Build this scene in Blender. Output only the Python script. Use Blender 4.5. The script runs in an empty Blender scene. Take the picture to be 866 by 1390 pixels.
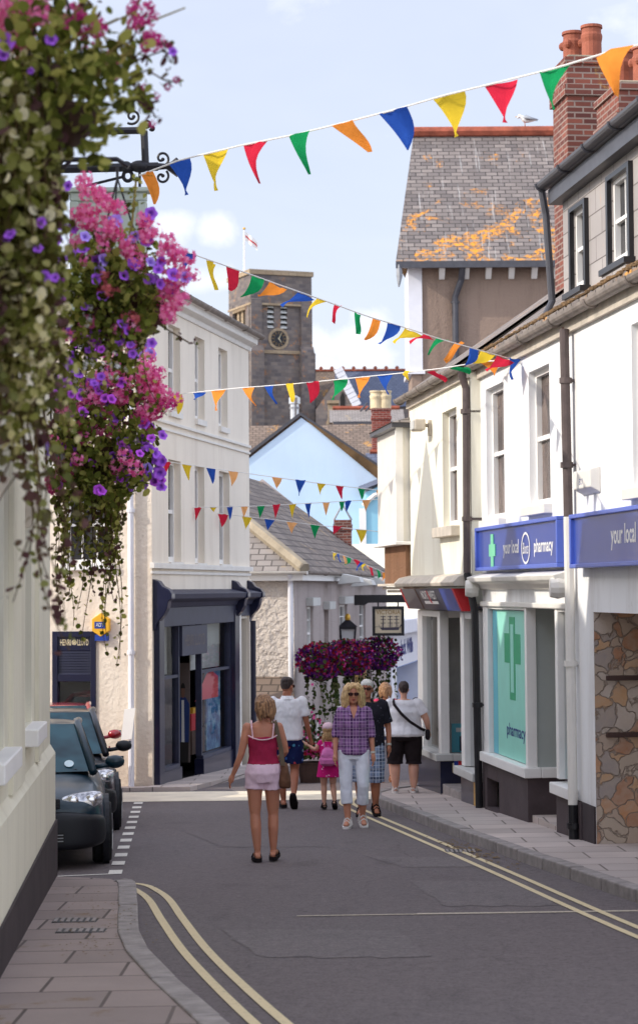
import bpy, bmesh, math, random
from math import radians as R, sin, cos, pi, atan, tan, sqrt, atan2
from mathutils import Vector as V, Matrix, noise
random.seed(11)
SC = bpy.context.scene
COL = SC.collection

# ------------------------------------------------------------------ camera
FPX, CX, CY, ROLL = 2900.0, 433.0, 650.0, .007
TH = atan(150/FPX)
EYE = V((0, 0, 2.0))
def ray(px, py):
    xi = (px-CX)/FPX; yi = -(py-CY)/FPX
    x = xi*cos(ROLL)+yi*sin(ROLL); y = -xi*sin(ROLL)+yi*cos(ROLL)
    return V((x, cos(TH)-y*sin(TH), sin(TH)+y*cos(TH)))
def at_y(px, py, Y):
    r = ray(px, py); return EYE + r*(Y/r.y)
def gz(x, y):
    return -.034*min(y, 75)+.012*max(-8, min(8, x))
def on_ground(px, py, h=0):
    r = ray(px, py); lo, hi = .5, 160
    for i in range(50):
        m = (lo+hi)/2
        p = EYE+r*m
        if p.z > gz(p.x, p.y)+h: lo = m
        else: hi = m
    return EYE+r*lo
cam = bpy.data.cameras.new('camera')
camo = bpy.data.objects.new('camera', cam); COL.objects.link(camo)
fwd = V((0, cos(TH), sin(TH))); up0 = V((0, -sin(TH), cos(TH))); x0 = V((1, 0, 0))
rt = x0*cos(ROLL)-up0*sin(ROLL); up = x0*sin(ROLL)+up0*cos(ROLL)
m = Matrix((rt, up, -fwd)).transposed().to_4x4(); m.translation = EYE
camo.matrix_world = m
cam.sensor_width = 36; cam.sensor_fit = 'AUTO'
cam.lens = FPX/1390*36
cam.shift_y = -45/1390
cam.clip_start = .1; cam.clip_end = 3000
cam.dof.use_dof = True; cam.dof.focus_distance = 24; cam.dof.aperture_fstop = 4.0
SC.camera = camo
SC.view_settings.view_transform = 'Standard'; SC.view_settings.look = 'None'
SC.view_settings.exposure = 0; SC.view_settings.gamma = 1

# ------------------------------------------------------------------ node helpers
def lin(r, g, b):
    f = lambda c: (c/255/12.92 if c/255 <= .04045 else ((c/255+.055)/1.055)**2.4)
    return (f(r), f(g), f(b))
class NT:
    def __init__(s, nt): s.t = nt; s.n = nt.nodes; s.l = nt.links
    def new(s, t, **k):
        n = s.n.new(t)
        for a, b in k.items(): setattr(n, a, b)
        return n
    def put(s, sock, v):
        if isinstance(v, bpy.types.NodeSocket): s.l.new(v, sock)
        elif isinstance(v, (tuple, list)) and len(v) == 3 and sock.type == 'RGBA': sock.default_value = (*v, 1)
        else: sock.default_value = v
    def math(s, op, a, b=0., c=0., clamp=False):
        n = s.new('ShaderNodeMath', operation=op, use_clamp=clamp)
        s.put(n.inputs[0], a); s.put(n.inputs[1], b); s.put(n.inputs[2], c)
        return n.outputs[0]
    def mix(s, f, a, b, mode='MIX'):
        n = s.new('ShaderNodeMix', data_type='RGBA', blend_type=mode)
        s.put(n.inputs[0], f); s.put(n.inputs[6], a); s.put(n.inputs[7], b)
        return n.outputs[2]
    def noise(s, vec, scale, detail=4, rough=.55, dist=0.):
        n = s.new('ShaderNodeTexNoise')
        if vec is not None: s.put(n.inputs['Vector'], vec)
        n.inputs['Scale'].default_value = scale; n.inputs['Detail'].default_value = detail
        n.inputs['Roughness'].default_value = rough; n.inputs['Distortion'].default_value = dist
        return n.outputs['Fac']
    def ramp(s, f, stops, interp='LINEAR'):
        n = s.new('ShaderNodeValToRGB'); n.color_ramp.interpolation = interp
        e = n.color_ramp.elements
        while len(e) < len(stops): e.new(.5)
        for q, (p, c) in zip(e, stops):
            q.position = p; q.color = (*c, 1) if isinstance(c, (tuple, list)) else (c, c, c, 1)
        s.put(n.inputs[0], f)
        return n.outputs[0]
    def coord(s, k='Object'):
        return s.new('ShaderNodeTexCoord').outputs[k]
    def pos(s): return s.new('ShaderNodeNewGeometry').outputs['Position']
    def scale(s, vec, sc, rot=(0, 0, 0)):
        n = s.new('ShaderNodeMapping'); s.put(n.inputs['Vector'], vec)
        n.inputs['Scale'].default_value = sc; n.inputs['Rotation'].default_value = rot
        return n.outputs[0]
    def sep(s, vec):
        n = s.new('ShaderNodeSeparateXYZ'); s.put(n.inputs[0], vec); return n.outputs
    def bump(s, h, strength=.4, dist=.01):
        n = s.new('ShaderNodeBump'); s.put(n.inputs['Height'], h)
        n.inputs['Strength'].default_value = strength; n.inputs['Distance'].default_value = dist
        return n.outputs[0]
MATS = {}
def mat(name):
    m = bpy.data.materials.new(name); m.use_nodes = True
    nt = NT(m.node_tree); b = m.node_tree.nodes['Principled BSDF']
    MATS[name] = m
    return m, nt, b
def plain(name, col, rough=.6, var=.12, scale=3., bump=0., bscale=60., metal=0., coat=0., spec=.4, emit=None):
    m, n, b = mat(name)
    p = n.pos()
    f = n.noise(p, scale, 5, .6)
    dark = tuple(c*(1-var) for c in col); lite = tuple(min(1, c*(1+var*.6)) for c in col)
    n.put(b.inputs['Base Color'], n.ramp(f, [(.3, dark), (.7, lite)]))
    b.inputs['Roughness'].default_value = rough; b.inputs['Metallic'].default_value = metal
    b.inputs['Coat Weight'].default_value = coat; b.inputs['Coat Roughness'].default_value = .04
    b.inputs['Specular IOR Level'].default_value = spec
    if bump: n.put(b.inputs['Normal'], n.bump(n.noise(p, bscale, 3), bump, .01))
    return m
def render_wall(name, col, stain, bump=.25, bscale=45., amt=.5, bdist=.01):
    """painted render: streaked dirt, patchy tone, slightly lumpy surface"""
    m, n, b = mat(name)
    p = n.pos()
    big = n.noise(p, .5, 4); streak = n.noise(n.scale(p, (1.5, 1.5, .2)), 1.4, 7, .7)
    fine = n.noise(p, 9, 5, .7)
    f = n.math('MULTIPLY', n.ramp(streak, [(.48, 0.), (.8, 1.)]), amt)
    c = n.mix(f, n.mix(n.ramp(big, [(.35, 0.), (.7, 1.)]), col, tuple(x*.9 for x in col)), stain)
    c = n.mix(n.math('MULTIPLY', n.ramp(fine, [(.62, 0.), (.75, 1.)]), amt*.45), c, stain)
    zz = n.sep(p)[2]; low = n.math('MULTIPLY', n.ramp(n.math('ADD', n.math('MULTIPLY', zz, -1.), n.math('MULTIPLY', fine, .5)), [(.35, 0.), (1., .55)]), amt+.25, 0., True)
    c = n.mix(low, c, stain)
    n.put(b.inputs['Base Color'], c)
    b.inputs['Roughness'].default_value = .85; b.inputs['Specular IOR Level'].default_value = .2
    n.put(b.inputs['Normal'], n.bump(n.math('ADD', n.noise(p, bscale, 4, .6), n.math('MULTIPLY', n.noise(p, 6, 2), .8)), bump, bdist))
    return m
def bricks(name, c1, c2, mortar, bw=.22, bh=.07, ms=.008, bump=.5, lichen=None, lich_amt=.5, off=.5, rough=.85, white=0., zb=None):
    m, n, b = mat(name)
    uv = n.coord('UV')
    t = n.new('ShaderNodeTexBrick'); n.put(t.inputs['Vector'], uv)
    t.offset = off
    t.inputs['Scale'].default_value = 1; t.inputs['Mortar Size'].default_value = ms
    t.inputs['Brick Width'].default_value = bw; t.inputs['Row Height'].default_value = bh
    t.inputs['Bias'].default_value = 0.; t.inputs['Mortar Smooth'].default_value = .2
    n.put(t.inputs['Color1'], c1); n.put(t.inputs['Color2'], c2); n.put(t.inputs['Mortar'], mortar)
    p = n.pos()
    c = n.mix(n.ramp(n.noise(p, 1.1, 5), [(.3, 0.), (.75, .55)]), t.outputs['Color'], tuple(x*.55 for x in c1))
    if white:
        st = n.noise(n.scale(uv, (9, .35, 1)), 1., 3, .6)
        c = n.mix(n.math('MULTIPLY', n.ramp(st, [(.6, 0.), (.72, 1.)]), white), c, (.6, .6, .58))
    if lichen:
        l = n.noise(uv, .8 if not zb else .55, 7, .72, .6); l2 = n.noise(uv, 5., 4, .7)
        if zb: l = n.math('ADD', l, n.math('MULTIPLY', n.ramp(n.math('DIVIDE', n.math('SUBTRACT', n.sep(p)[2], zb[0]), zb[1]-zb[0]), [(0., 1.), (.75, 0.)]), .13))
        f = n.math('MULTIPLY', n.ramp(l, [(.66-.2*lich_amt, 0.), (.72-.2*lich_amt, 1.)]), n.ramp(l2, [(.42, 0.), (.58, 1.)]))
        c = n.mix(f, c, n.ramp(l2, [(.4, lichen), (.75, tuple(min(1, x*1.7+.03) for x in lichen))]))
    n.put(b.inputs['Base Color'], c)
    b.inputs['Roughness'].default_value = rough; b.inputs['Specular IOR Level'].default_value = .3
    h = n.math('ADD', n.math('SUBTRACT', 1., t.outputs['Fac']), n.math('MULTIPLY', n.noise(p, 30, 4), .4))
    n.put(b.inputs['Normal'], n.bump(h, bump, .012))
    return m
def stones(name, cols, mortar, scale=4., bump=.8):
    m, n, b = mat(name)
    p = n.new('ShaderNodeVectorMath', operation='ADD')
    pos = n.pos(); n.put(p.inputs[0], pos)
    w = n.new('ShaderNodeTexNoise'); n.put(w.inputs['Vector'], pos); w.inputs['Scale'].default_value = 4.5; w.inputs['Detail'].default_value = 4
    sc = n.new('ShaderNodeVectorMath', operation='SCALE'); n.put(sc.inputs[0], w.outputs['Color']); sc.inputs['Scale'].default_value = .3
    n.put(p.inputs[1], sc.outputs[0])
    v = n.new('ShaderNodeTexVoronoi'); n.put(v.inputs['Vector'], p.outputs[0]); v.inputs['Scale'].default_value = scale
    e = n.new('ShaderNodeTexVoronoi', feature='DISTANCE_TO_EDGE'); n.put(e.inputs['Vector'], p.outputs[0]); e.inputs['Scale'].default_value = scale
    k = n.sep(v.outputs['Color'])[0]
    st = [(i/(len(cols)), c) for i, c in enumerate(cols)]
    c = n.ramp(k, st, 'CONSTANT')
    c = n.mix(n.ramp(n.noise(pos, 7, 6, .7), [(.35, 0.), (.75, .8)]), c, cols[-1])
    ed = n.ramp(n.math('ADD', e.outputs['Distance'], n.math('MULTIPLY', n.noise(pos, 20, 3), .05)), [(.035, 0.), (.075, 1.)])
    c = n.mix(ed, mortar, c)
    n.put(b.inputs['Base Color'], c); b.inputs['Roughness'].default_value = .8
    h = n.math('ADD', n.math('MULTIPLY', ed, 1.), n.math('MULTIPLY', n.noise(pos, 14, 5), .5))
    n.put(b.inputs['Normal'], n.bump(h, bump, .02))
    return m

# ------------------------------------------------------------------ materials
plain('white_paint', lin(238, 236, 232), .45, .05)
plain('off_white', lin(226, 222, 214), .5, .08)
plain('grey_paint', lin(196, 196, 192), .5, .08)
plain('sill_stone', lin(196, 186, 172), .85, .2, 5, .3)
plain('black_paint', lin(34, 33, 36), .35, .2)
plain('brown_pipe', lin(88, 76, 74), .5, .25, 6)
plain('grey_gutter', lin(140, 130, 122), .6, .35, 5, .3)
plain('dark_gutter', lin(74, 74, 80), .4, .2, 5)
plain('navy_paint', lin(24, 27, 54), .3, .2, 2, 0, 60, 0, .3)
plain('navy_dusty', lin(46, 48, 70), .5, .25, 5)
plain('boots_blue', lin(44, 70, 158), .3, .06, 2, 0, 60, 0, .3)
plain('boots_blue_rim', lin(86, 108, 196), .3, .05)
plain('mint', lin(120, 205, 165), .4, .05)
plain('teal_poster', lin(150, 220, 202), .4, .06, 3)
plain('green_mark', lin(52, 168, 120), .4, .08)
plain('aqua', lin(96, 184, 200), .4, .1)
plain('plum_plinth', lin(78, 66, 68), .8, .22, 3, .4, 40)
plain('dark_plinth', lin(62, 52, 54), .85, .3, 2.5, .4, 30)
plain('iron', lin(30, 28, 36), .45, .3, 8)
plain('sign_green', lin(176, 186, 176), .55, .1)
plain('gold', lin(214, 168, 70), .35, .15, 20, 0, 60, .5)
plain('pale_gold', lin(220, 206, 170), .5, .1)
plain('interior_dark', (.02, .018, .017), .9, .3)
plain('interior_mid', (.5, .47, .44), .9, .4, 1.5)
plain('brown_interior', lin(96, 74, 62), .8, .4, 2)
plain('blind', lin(205, 205, 200), .7, .06)
plain('red_accent', lin(206, 44, 50), .4, .08)
plain('terracotta', lin(150, 84, 62), .75, .3, 4, .3, 30)
plain('cream_pot', lin(214, 196, 160), .75, .2, 5, .3)
plain('ridge_tile', lin(158, 84, 62), .8, .4, 3, .3)
plain('lead', lin(150, 152, 156), .5, .25, 3)
plain('ply_grey', lin(170, 176, 172), .5, .05)
plain('jw_white', lin(226, 226, 232), .5, .05)
plain('jw_blue', lin(116, 146, 196), .5, .06)
plain('jw_letter', lin(38, 58, 128), .5, .05)
plain('steel', lin(188, 190, 192), .3, .1, 5, 0, 60, .8)
plain('barge', lin(112, 88, 60), .9, .5, 1.5, .5, 12)
plain('wood_dark', lin(70, 50, 44), .7, .3, 4)
plain('gull_white', lin(226, 224, 222), .6, .04)
plain('gull_grey', lin(160, 164, 170), .6, .06)
plain('tyre', (.012, .012, .013), .85, .3, 20)
plain('rim_metal', lin(150, 152, 156), .3, .1, 20, 0, 60, .9)
plain('chrome', (.7, .7, .7), .12, .05, 5, 0, 60, 1.)
plain('bumper_black', (.008, .009, .013), .5, .2, 8)
plain('golf_green', lin(8, 42, 56), .3, .05, 2, 0, 60, .0, .22)
plain('car_navy', lin(10, 13, 28), .3, .05, 2, 0, 60, .0, .3)
plain('car_red', lin(150, 26, 36), .25, .05, 2, 0, 60, .1, 1.)
plain('plate_white', lin(226, 226, 220), .4, .03)
plain('ridge_cement', lin(160, 148, 128), .9, .3, 3, .5, 20)
plain('kerb_granite', lin(150, 142, 138), .85, .3, 6, .5, 40)
plain('kerb_paler', lin(150, 142, 138), .85, .3, 6, .5, 40)
plain('drain_iron', (.03, .028, .03), .6, .3, 20)
plain('leaf_litter', lin(120, 96, 62), .9, .4, 30)
plain('sticker', lin(206, 226, 232), .4, .1, 30)
plain('alarm_yellow', lin(232, 176, 50), .4, .08)
plain('alarm_blue', lin(36, 66, 150), .4, .08)
plain('bark_basket', lin(70, 48, 36), .95, .4, 30, .6, 60)
plain('cord', lin(226, 224, 220), .8, .05)
render_wall('hl_render', lin(240, 230, 214), lin(170, 152, 132), .2, 40, .35)
render_wall('hl_rough', lin(230, 218, 202), lin(168, 140, 112), .9, 14, .35, .018)
render_wall('fg_render', lin(234, 229, 208), lin(160, 150, 128), .12, 30, .45)
render_wall('boots_render', lin(240, 240, 240), lin(170, 160, 150), .1, 30, .6)
render_wall('cream_render', lin(242, 238, 220), lin(186, 170, 140), .1, 30, .55)
render_wall('pub_render', lin(182, 170, 165), lin(130, 116, 110), .35, 26, .5, .35)
render_wall('pub_rough', lin(216, 206, 196), lin(166, 152, 138), 1., 9, .4, .09)
render_wall('blue_render', lin(200, 220, 240), lin(172, 198, 224), .12, 20, .25)
render_wall('turq_render', lin(150, 204, 226), lin(120, 176, 206), .12, 20, .25)
render_wall('roughcast', lin(150, 130, 116), lin(86, 70, 62), .8, 16, .5, .04)
render_wall('brown_cast', lin(140, 104, 80), lin(88, 64, 50), 1., 30, .7, .03)
bricks('red_brick', lin(140, 82, 68), lin(92, 54, 50), lin(150, 134, 124), .225, .075, .012, .6, lin(170, 130, 60), .12)
bricks('far_brick', lin(150, 66, 54), lin(116, 54, 48), lin(160, 140, 130), .3, .1, .012, .5)
bricks('slate_lichen', lin(146, 136, 130), lin(104, 97, 95), lin(46, 42, 41), .44, .235, .02, 1., lin(196, 128, 22), .36, .5, .6, .55, (13.6, 18.6))
bricks('slate_pub', lin(146, 134, 124), lin(108, 98, 92), lin(50, 45, 42), .4, .27, .022, 1., lin(160, 132, 90), .45, .5, .7)
bricks('slate_pale', lin(160, 152, 146), lin(138, 131, 126), lin(84, 78, 74), .32, .2, .016, .7, lin(176, 150, 96), .3, .5, .7)
bricks('slate_brown', lin(142, 124, 110), lin(116, 102, 92), lin(70, 62, 56), .35, .25, .02, .8, lin(176, 128, 60), .45, .5, .8)
bricks('slate_blue', lin(104, 112, 132), lin(90, 98, 120), lin(66, 70, 86), .4, .3, .02, .5, None, .5, .5, .6)
bricks('slate_near', lin(150, 140, 132), lin(118, 110, 106), lin(60, 55, 52), .34, .24, .02, 1., lin(186, 132, 60), .5, .5, .7)
bricks('slate_hung', lin(178, 172, 168), lin(160, 152, 150), lin(104, 96, 92), .5, .26, .008, .6, lin(190, 130, 60), .05, .5, .6)
bricks('church_stone', lin(136, 124, 116), lin(96, 90, 92), lin(116, 110, 108), .7, .34, .03, .7, lin(150, 104, 66), .5)
bricks('church_trim', lin(184, 164, 136), lin(160, 138, 112), lin(130, 116, 100), .8, .4, .02, .5)
bricks('paving', lin(202, 188, 180), lin(178, 166, 160), lin(116, 106, 100), .85, .62, .012, .5, None, .5, .5, .9)
bricks('paving_worn', lin(168, 152, 145), lin(146, 132, 126), lin(84, 74, 70), .85, .62, .012, .6, lin(110, 90, 66), .3, .5, .9)
stones('stone_clad', [lin(178, 156, 138), lin(194, 152, 112), lin(170, 120, 88), lin(192, 178, 166), lin(160, 148, 142), lin(190, 138, 98), lin(182, 164, 146)], lin(150, 134, 120), 5.4)
def asphalt(name, c, k=1.):
    m, n, b = mat(name)
    p = n.pos()
    a = n.noise(p, .35, 5, .6); g = n.noise(p, 55, 4, .85); s = n.noise(n.scale(p, (2.4, .25, 1)), 1., 5, .6)
    col = n.mix(n.ramp(a, [(.35, 0.), (.7, 1.)]), tuple(x*.88 for x in c), tuple(x*1.3 for x in c))
    col = n.mix(n.ramp(s, [(.5, 0.), (.75, .5)]), col, tuple(x*1.4 for x in c))
    md = n.noise(p, 7, 6, .75); col = n.mix(n.ramp(md, [(.4, 0.), (.7, .6)]), col, tuple(x*1.5 for x in c))
    sp = n.noise(p, 20, 4, .8); col = n.mix(n.ramp(sp, [(.42, .55), (.5, 0.)]), col, tuple(x*.55 for x in c)); col = n.mix(n.ramp(sp, [(.54, 0.), (.64, .6)]), col, tuple(x*1.9 for x in c))
    oil = n.noise(n.scale(p, (1.3, .5, 1)), 1.7, 3, .5); col = n.mix(n.ramp(oil, [(.6, 0.), (.72, .5)]), col, tuple(x*.5 for x in c))
    col = n.mix(n.ramp(g, [(.42, 0.), (.68, .8)]), col, tuple(x*2.1 for x in c))
    v = n.new('ShaderNodeTexVoronoi', feature='DISTANCE_TO_EDGE'); v.inputs['Scale'].default_value = .33
    dv = n.new('ShaderNodeVectorMath', operation='ADD'); n.put(dv.inputs[0], p)
    wn = n.new('ShaderNodeTexNoise'); wn.inputs['Scale'].default_value = 1.3; n.put(wn.inputs['Vector'], p); n.put(dv.inputs[1], wn.outputs['Color'])
    n.put(v.inputs['Vector'], dv.outputs[0])
    crack = n.math('MULTIPLY', n.ramp(v.outputs['Distance'], [(.0, 1.), (.004, 0.)]), .35)
    col = n.mix(crack, col, tuple(x*.4 for x in c))
    n.put(b.inputs['Base Color'], col)
    n.put(b.inputs['Roughness'], n.ramp(a, [(.3, .75), (.7, .92)]))
    n.put(b.inputs['Normal'], n.bump(g, .7, .012))
asphalt('asphalt', (.098, .08, .08)); asphalt('asphalt_pale', (.112, .094, .093))
def worn(name, c, under=(.09, .08, .09), amt=.5):
    m, n, b = mat(name)
    p = n.pos(); f = n.noise(p, 34, 5, .75)
    n.put(b.inputs['Base Color'], n.mix(n.ramp(f, [(.3+.25*amt, 0.), (.42+.25*amt, 1.)]), under, c) if False else n.mix(n.ramp(f, [(.66-.2*amt, 0.), (.74, .85)]), c, under))
    b.inputs['Roughness'].default_value = .8
worn('yellow_line', lin(214, 196, 156)); worn('white_line', lin(222, 216, 206)); worn('sun_sliver_paint', lin(200, 186, 166), (.1, .09, .095), 1.2)
# glass
def glass():
    m, n, b = mat('window_glass')           # house windows: opaque pane, darkness of the room painted into its colour
    p = n.pos()
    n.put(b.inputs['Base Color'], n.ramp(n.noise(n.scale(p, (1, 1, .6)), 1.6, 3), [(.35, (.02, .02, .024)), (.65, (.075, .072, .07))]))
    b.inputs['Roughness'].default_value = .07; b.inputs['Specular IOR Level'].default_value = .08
    m, n, b = mat('brown_pane'); n.put(b.inputs['Base Color'], n.ramp(n.noise(n.scale(n.pos(), (1, 1, .5)), 3., 3), [(.35, (.05, .035, .03)), (.65, (.2, .15, .13))])); b.inputs['Roughness'].default_value = .1; b.inputs['Specular IOR Level'].default_value = .1
    m, n, b = mat('car_glass')
    p = n.pos()
    n.put(b.inputs['Base Color'], n.ramp(n.noise(p, 2.5, 2), [(.35, (.008, .03, .045)), (.65, (.03, .1, .13))]))
    b.inputs['Roughness'].default_value = .04; b.inputs['Specular IOR Level'].default_value = .2
    for nm_, cap_ in (('shop_glass', .38), ('bright_glass', .62)):
        m, n, b = mat(nm_)
        nt = m.node_tree; out = nt.nodes['Material Output']; nt.nodes.remove(b)
        tr = n.new('ShaderNodeBsdfTransparent'); gl = n.new('ShaderNodeBsdfGlossy'); gl.inputs['Roughness'].default_value = .02
        tr.inputs['Color'].default_value = (.86, .89, .9, 1)
        fr = n.new('ShaderNodeFresnel'); fr.inputs['IOR'].default_value = 1.6
        mx = n.new('ShaderNodeMixShader')
        n.put(mx.inputs[0], n.math('MINIMUM', n.math('ADD', n.math('MULTIPLY', fr.outputs[0], .8), .04), cap_)); nt.links.new(tr.outputs[0], mx.inputs[1]); nt.links.new(gl.outputs[0], mx.inputs[2])
        nt.links.new(mx.outputs[0], out.inputs[0])
    m, n, b = mat('headlight_glass')
    n.put(b.inputs['Base Color'], n.ramp(n.noise(n.pos(), 16, 2), [(.35, (.2, .2, .22)), (.6, (.75, .75, .78))]))
    b.inputs['Roughness'].default_value = .08; b.inputs['Metallic'].default_value = .6; b.inputs['Coat Weight'].default_value = 1.
    m, n, b = mat('lantern_glass'); b.inputs['Base Color'].default_value = (.5, .5, .5, 1); b.inputs['Roughness'].default_value = .1
glass()
def leafmat(name, stops, trans=.35):
    m, n, b = mat(name)
    nt = m.node_tree; out = nt.nodes['Material Output']; nt.nodes.remove(b)
    g = n.new('ShaderNodeNewGeometry')
    c = n.ramp(g.outputs['Random Per Island'], stops)
    d = n.new('ShaderNodeBsdfDiffuse'); t = n.new('ShaderNodeBsdfTranslucent')
    n.put(d.inputs['Color'], c); n.put(t.inputs['Color'], n.mix(.5, c, (1, .95, .6), 'MULTIPLY'))
    mx = n.new('ShaderNodeMixShader'); mx.inputs[0].default_value = trans
    nt.links.new(d.outputs[0], mx.inputs[1]); nt.links.new(t.outputs[0], mx.inputs[2]); nt.links.new(mx.outputs[0], out.inputs[0])
    return m
leafmat('leaf_variegated', [(0, (.06, .045, .015)), (.25, (.15, .16, .035)), (.55, (.36, .36, .11)), (.8, (.64, .58, .28)), (1, (.92, .84, .6))], .5)
leafmat('leaf_green', [(0, (.05, .055, .015)), (.5, (.18, .21, .04)), (1, (.5, .47, .14))], .5)
leafmat('leaf_plum', [(0, (.09, .04, .045)), (.4, (.15, .08, .08)), (.7, (.12, .14, .04)), (1, (.3, .3, .11))], .4)
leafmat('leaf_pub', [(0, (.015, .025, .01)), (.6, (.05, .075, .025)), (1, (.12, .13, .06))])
leafmat('pink_petal', [(0, (.7, .08, .3)), (.5, (.9, .2, .5)), (1, (1., .5, .72))], .45)
leafmat('magenta_petal', [(0, (.42, .03, .18)), (.6, (.66, .06, .3)), (1, (.85, .18, .46))], .45)
leafmat('white_petal', [(0, (.55, .55, .58)), (1, (.85, .84, .85))], .3)
leafmat('salmon_petal', [(0, (.35, .06, .07)), (1, (.7, .2, .2))], .3)
leafmat('pub_purple', [(0, (.02, .006, .045)), (.55, (.075, .014, .12)), (1, (.26, .045, .28))], .2)
leafmat('pub_red', [(0, (.1, .006, .015)), (.6, (.3, .016, .035)), (1, (.45, .06, .13))], .2)
leafmat('stem_brown', [(0, (.06, .03, .025)), (1, (.14, .1, .04))], .1)
leafmat('stem_straw', [(0, (.22, .18, .05)), (1, (.4, .32, .12))], .1)
def petunia(name, a, bcol):
    m, n, b = mat(name)
    g = n.new('ShaderNodeVectorMath', operation='LENGTH'); n.put(g.inputs[0], n.coord())
    n.put(b.inputs['Base Color'], n.ramp(g.outputs['Value'], [(.006, (.75, .7, .25)), (.0105, bcol), (.022, a), (.04, tuple(min(1, x*1.15) for x in a))]))
    b.inputs['Roughness'].default_value = .7
petunia('petunia_violet', (.38, .1, .72), (.17, .03, .4)); petunia('petunia_blue', (.42, .28, .85), (.25, .13, .6)); petunia('petunia_purple', (.52, .08, .72), (.14, .01, .25))
def flagmat(name, c):
    m, n, b = mat(name)
    nt = m.node_tree; out = nt.nodes['Material Output']; nt.nodes.remove(b)
    d = n.new('ShaderNodeBsdfDiffuse'); t = n.new('ShaderNodeBsdfTranslucent')
    cc = n.mix(n.ramp(n.noise(n.pos(), 14, 3), [(.35, 0.), (.7, .25)]), c, tuple(x*.6 for x in c))
    n.put(d.inputs['Color'], cc); n.put(t.inputs['Color'], cc)
    mx = n.new('ShaderNodeMixShader'); mx.inputs[0].default_value = .45
    nt.links.new(d.outputs[0], mx.inputs[1]); nt.links.new(t.outputs[0], mx.inputs[2]); nt.links.new(mx.outputs[0], out.inputs[0])
for k, c in dict(yellow=(236, 204, 62), red=(218, 50, 74), green=(34, 154, 92), orange=(244, 152, 66), blue=(50, 90, 180), peach=(250, 186, 124)).items():
    flagmat('flag_'+k, lin(*c))

# ------------------------------------------------------------------ geometry helpers
class Frame:
    """a vertical facade: u runs along it, w out of it, z is height"""
    def __init__(s, o, deg, side=1):
        s.o = V((o[0], o[1], 0)); a = R(deg)
        s.d = V((sin(a), cos(a), 0)); s.n = V((cos(a), -sin(a), 0))*side; s.side = side
    def pt(s, u, w, z): return s.o+s.d*u+s.n*w+V((0, 0, z))
    def at(s, px, py, w=0):
        r = ray(px, py); q = s.o+s.n*w
        t = (q-EYE).dot(s.n)/r.dot(s.n); p = EYE+r*t
        return (p-s.o).dot(s.d), p.z
    def turn(s, u, w=0, inward=True):
        """frame of the return wall at u, running into the building"""
        f = Frame((0, 0), 0); f.o = s.pt(u, w, 0); f.d = -s.n if inward else s.n; f.n = -s.d; return f
WL = {}
def link(o, parent=None):
    COL.objects.link(o)
    if parent is not None: o.parent = parent
    return o
def thing(name, label, cat, loc=(0, 0, 0), group=None, rot=0, local=False):
    o = bpy.data.objects.new(name, None); COL.objects.link(o)
    o.empty_display_size = .2
    o.location = loc; o.rotation_euler = (0, 0, rot)
    o['label'] = label; o['category'] = cat
    if group: o['group'] = group
    WL[o] = V((0, 0, 0)) if local else V(loc)
    return o
def tag(o, label, cat, group=None):
    o['label'] = label; o['category'] = cat
    if group: o['group'] = group
    return o
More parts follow.
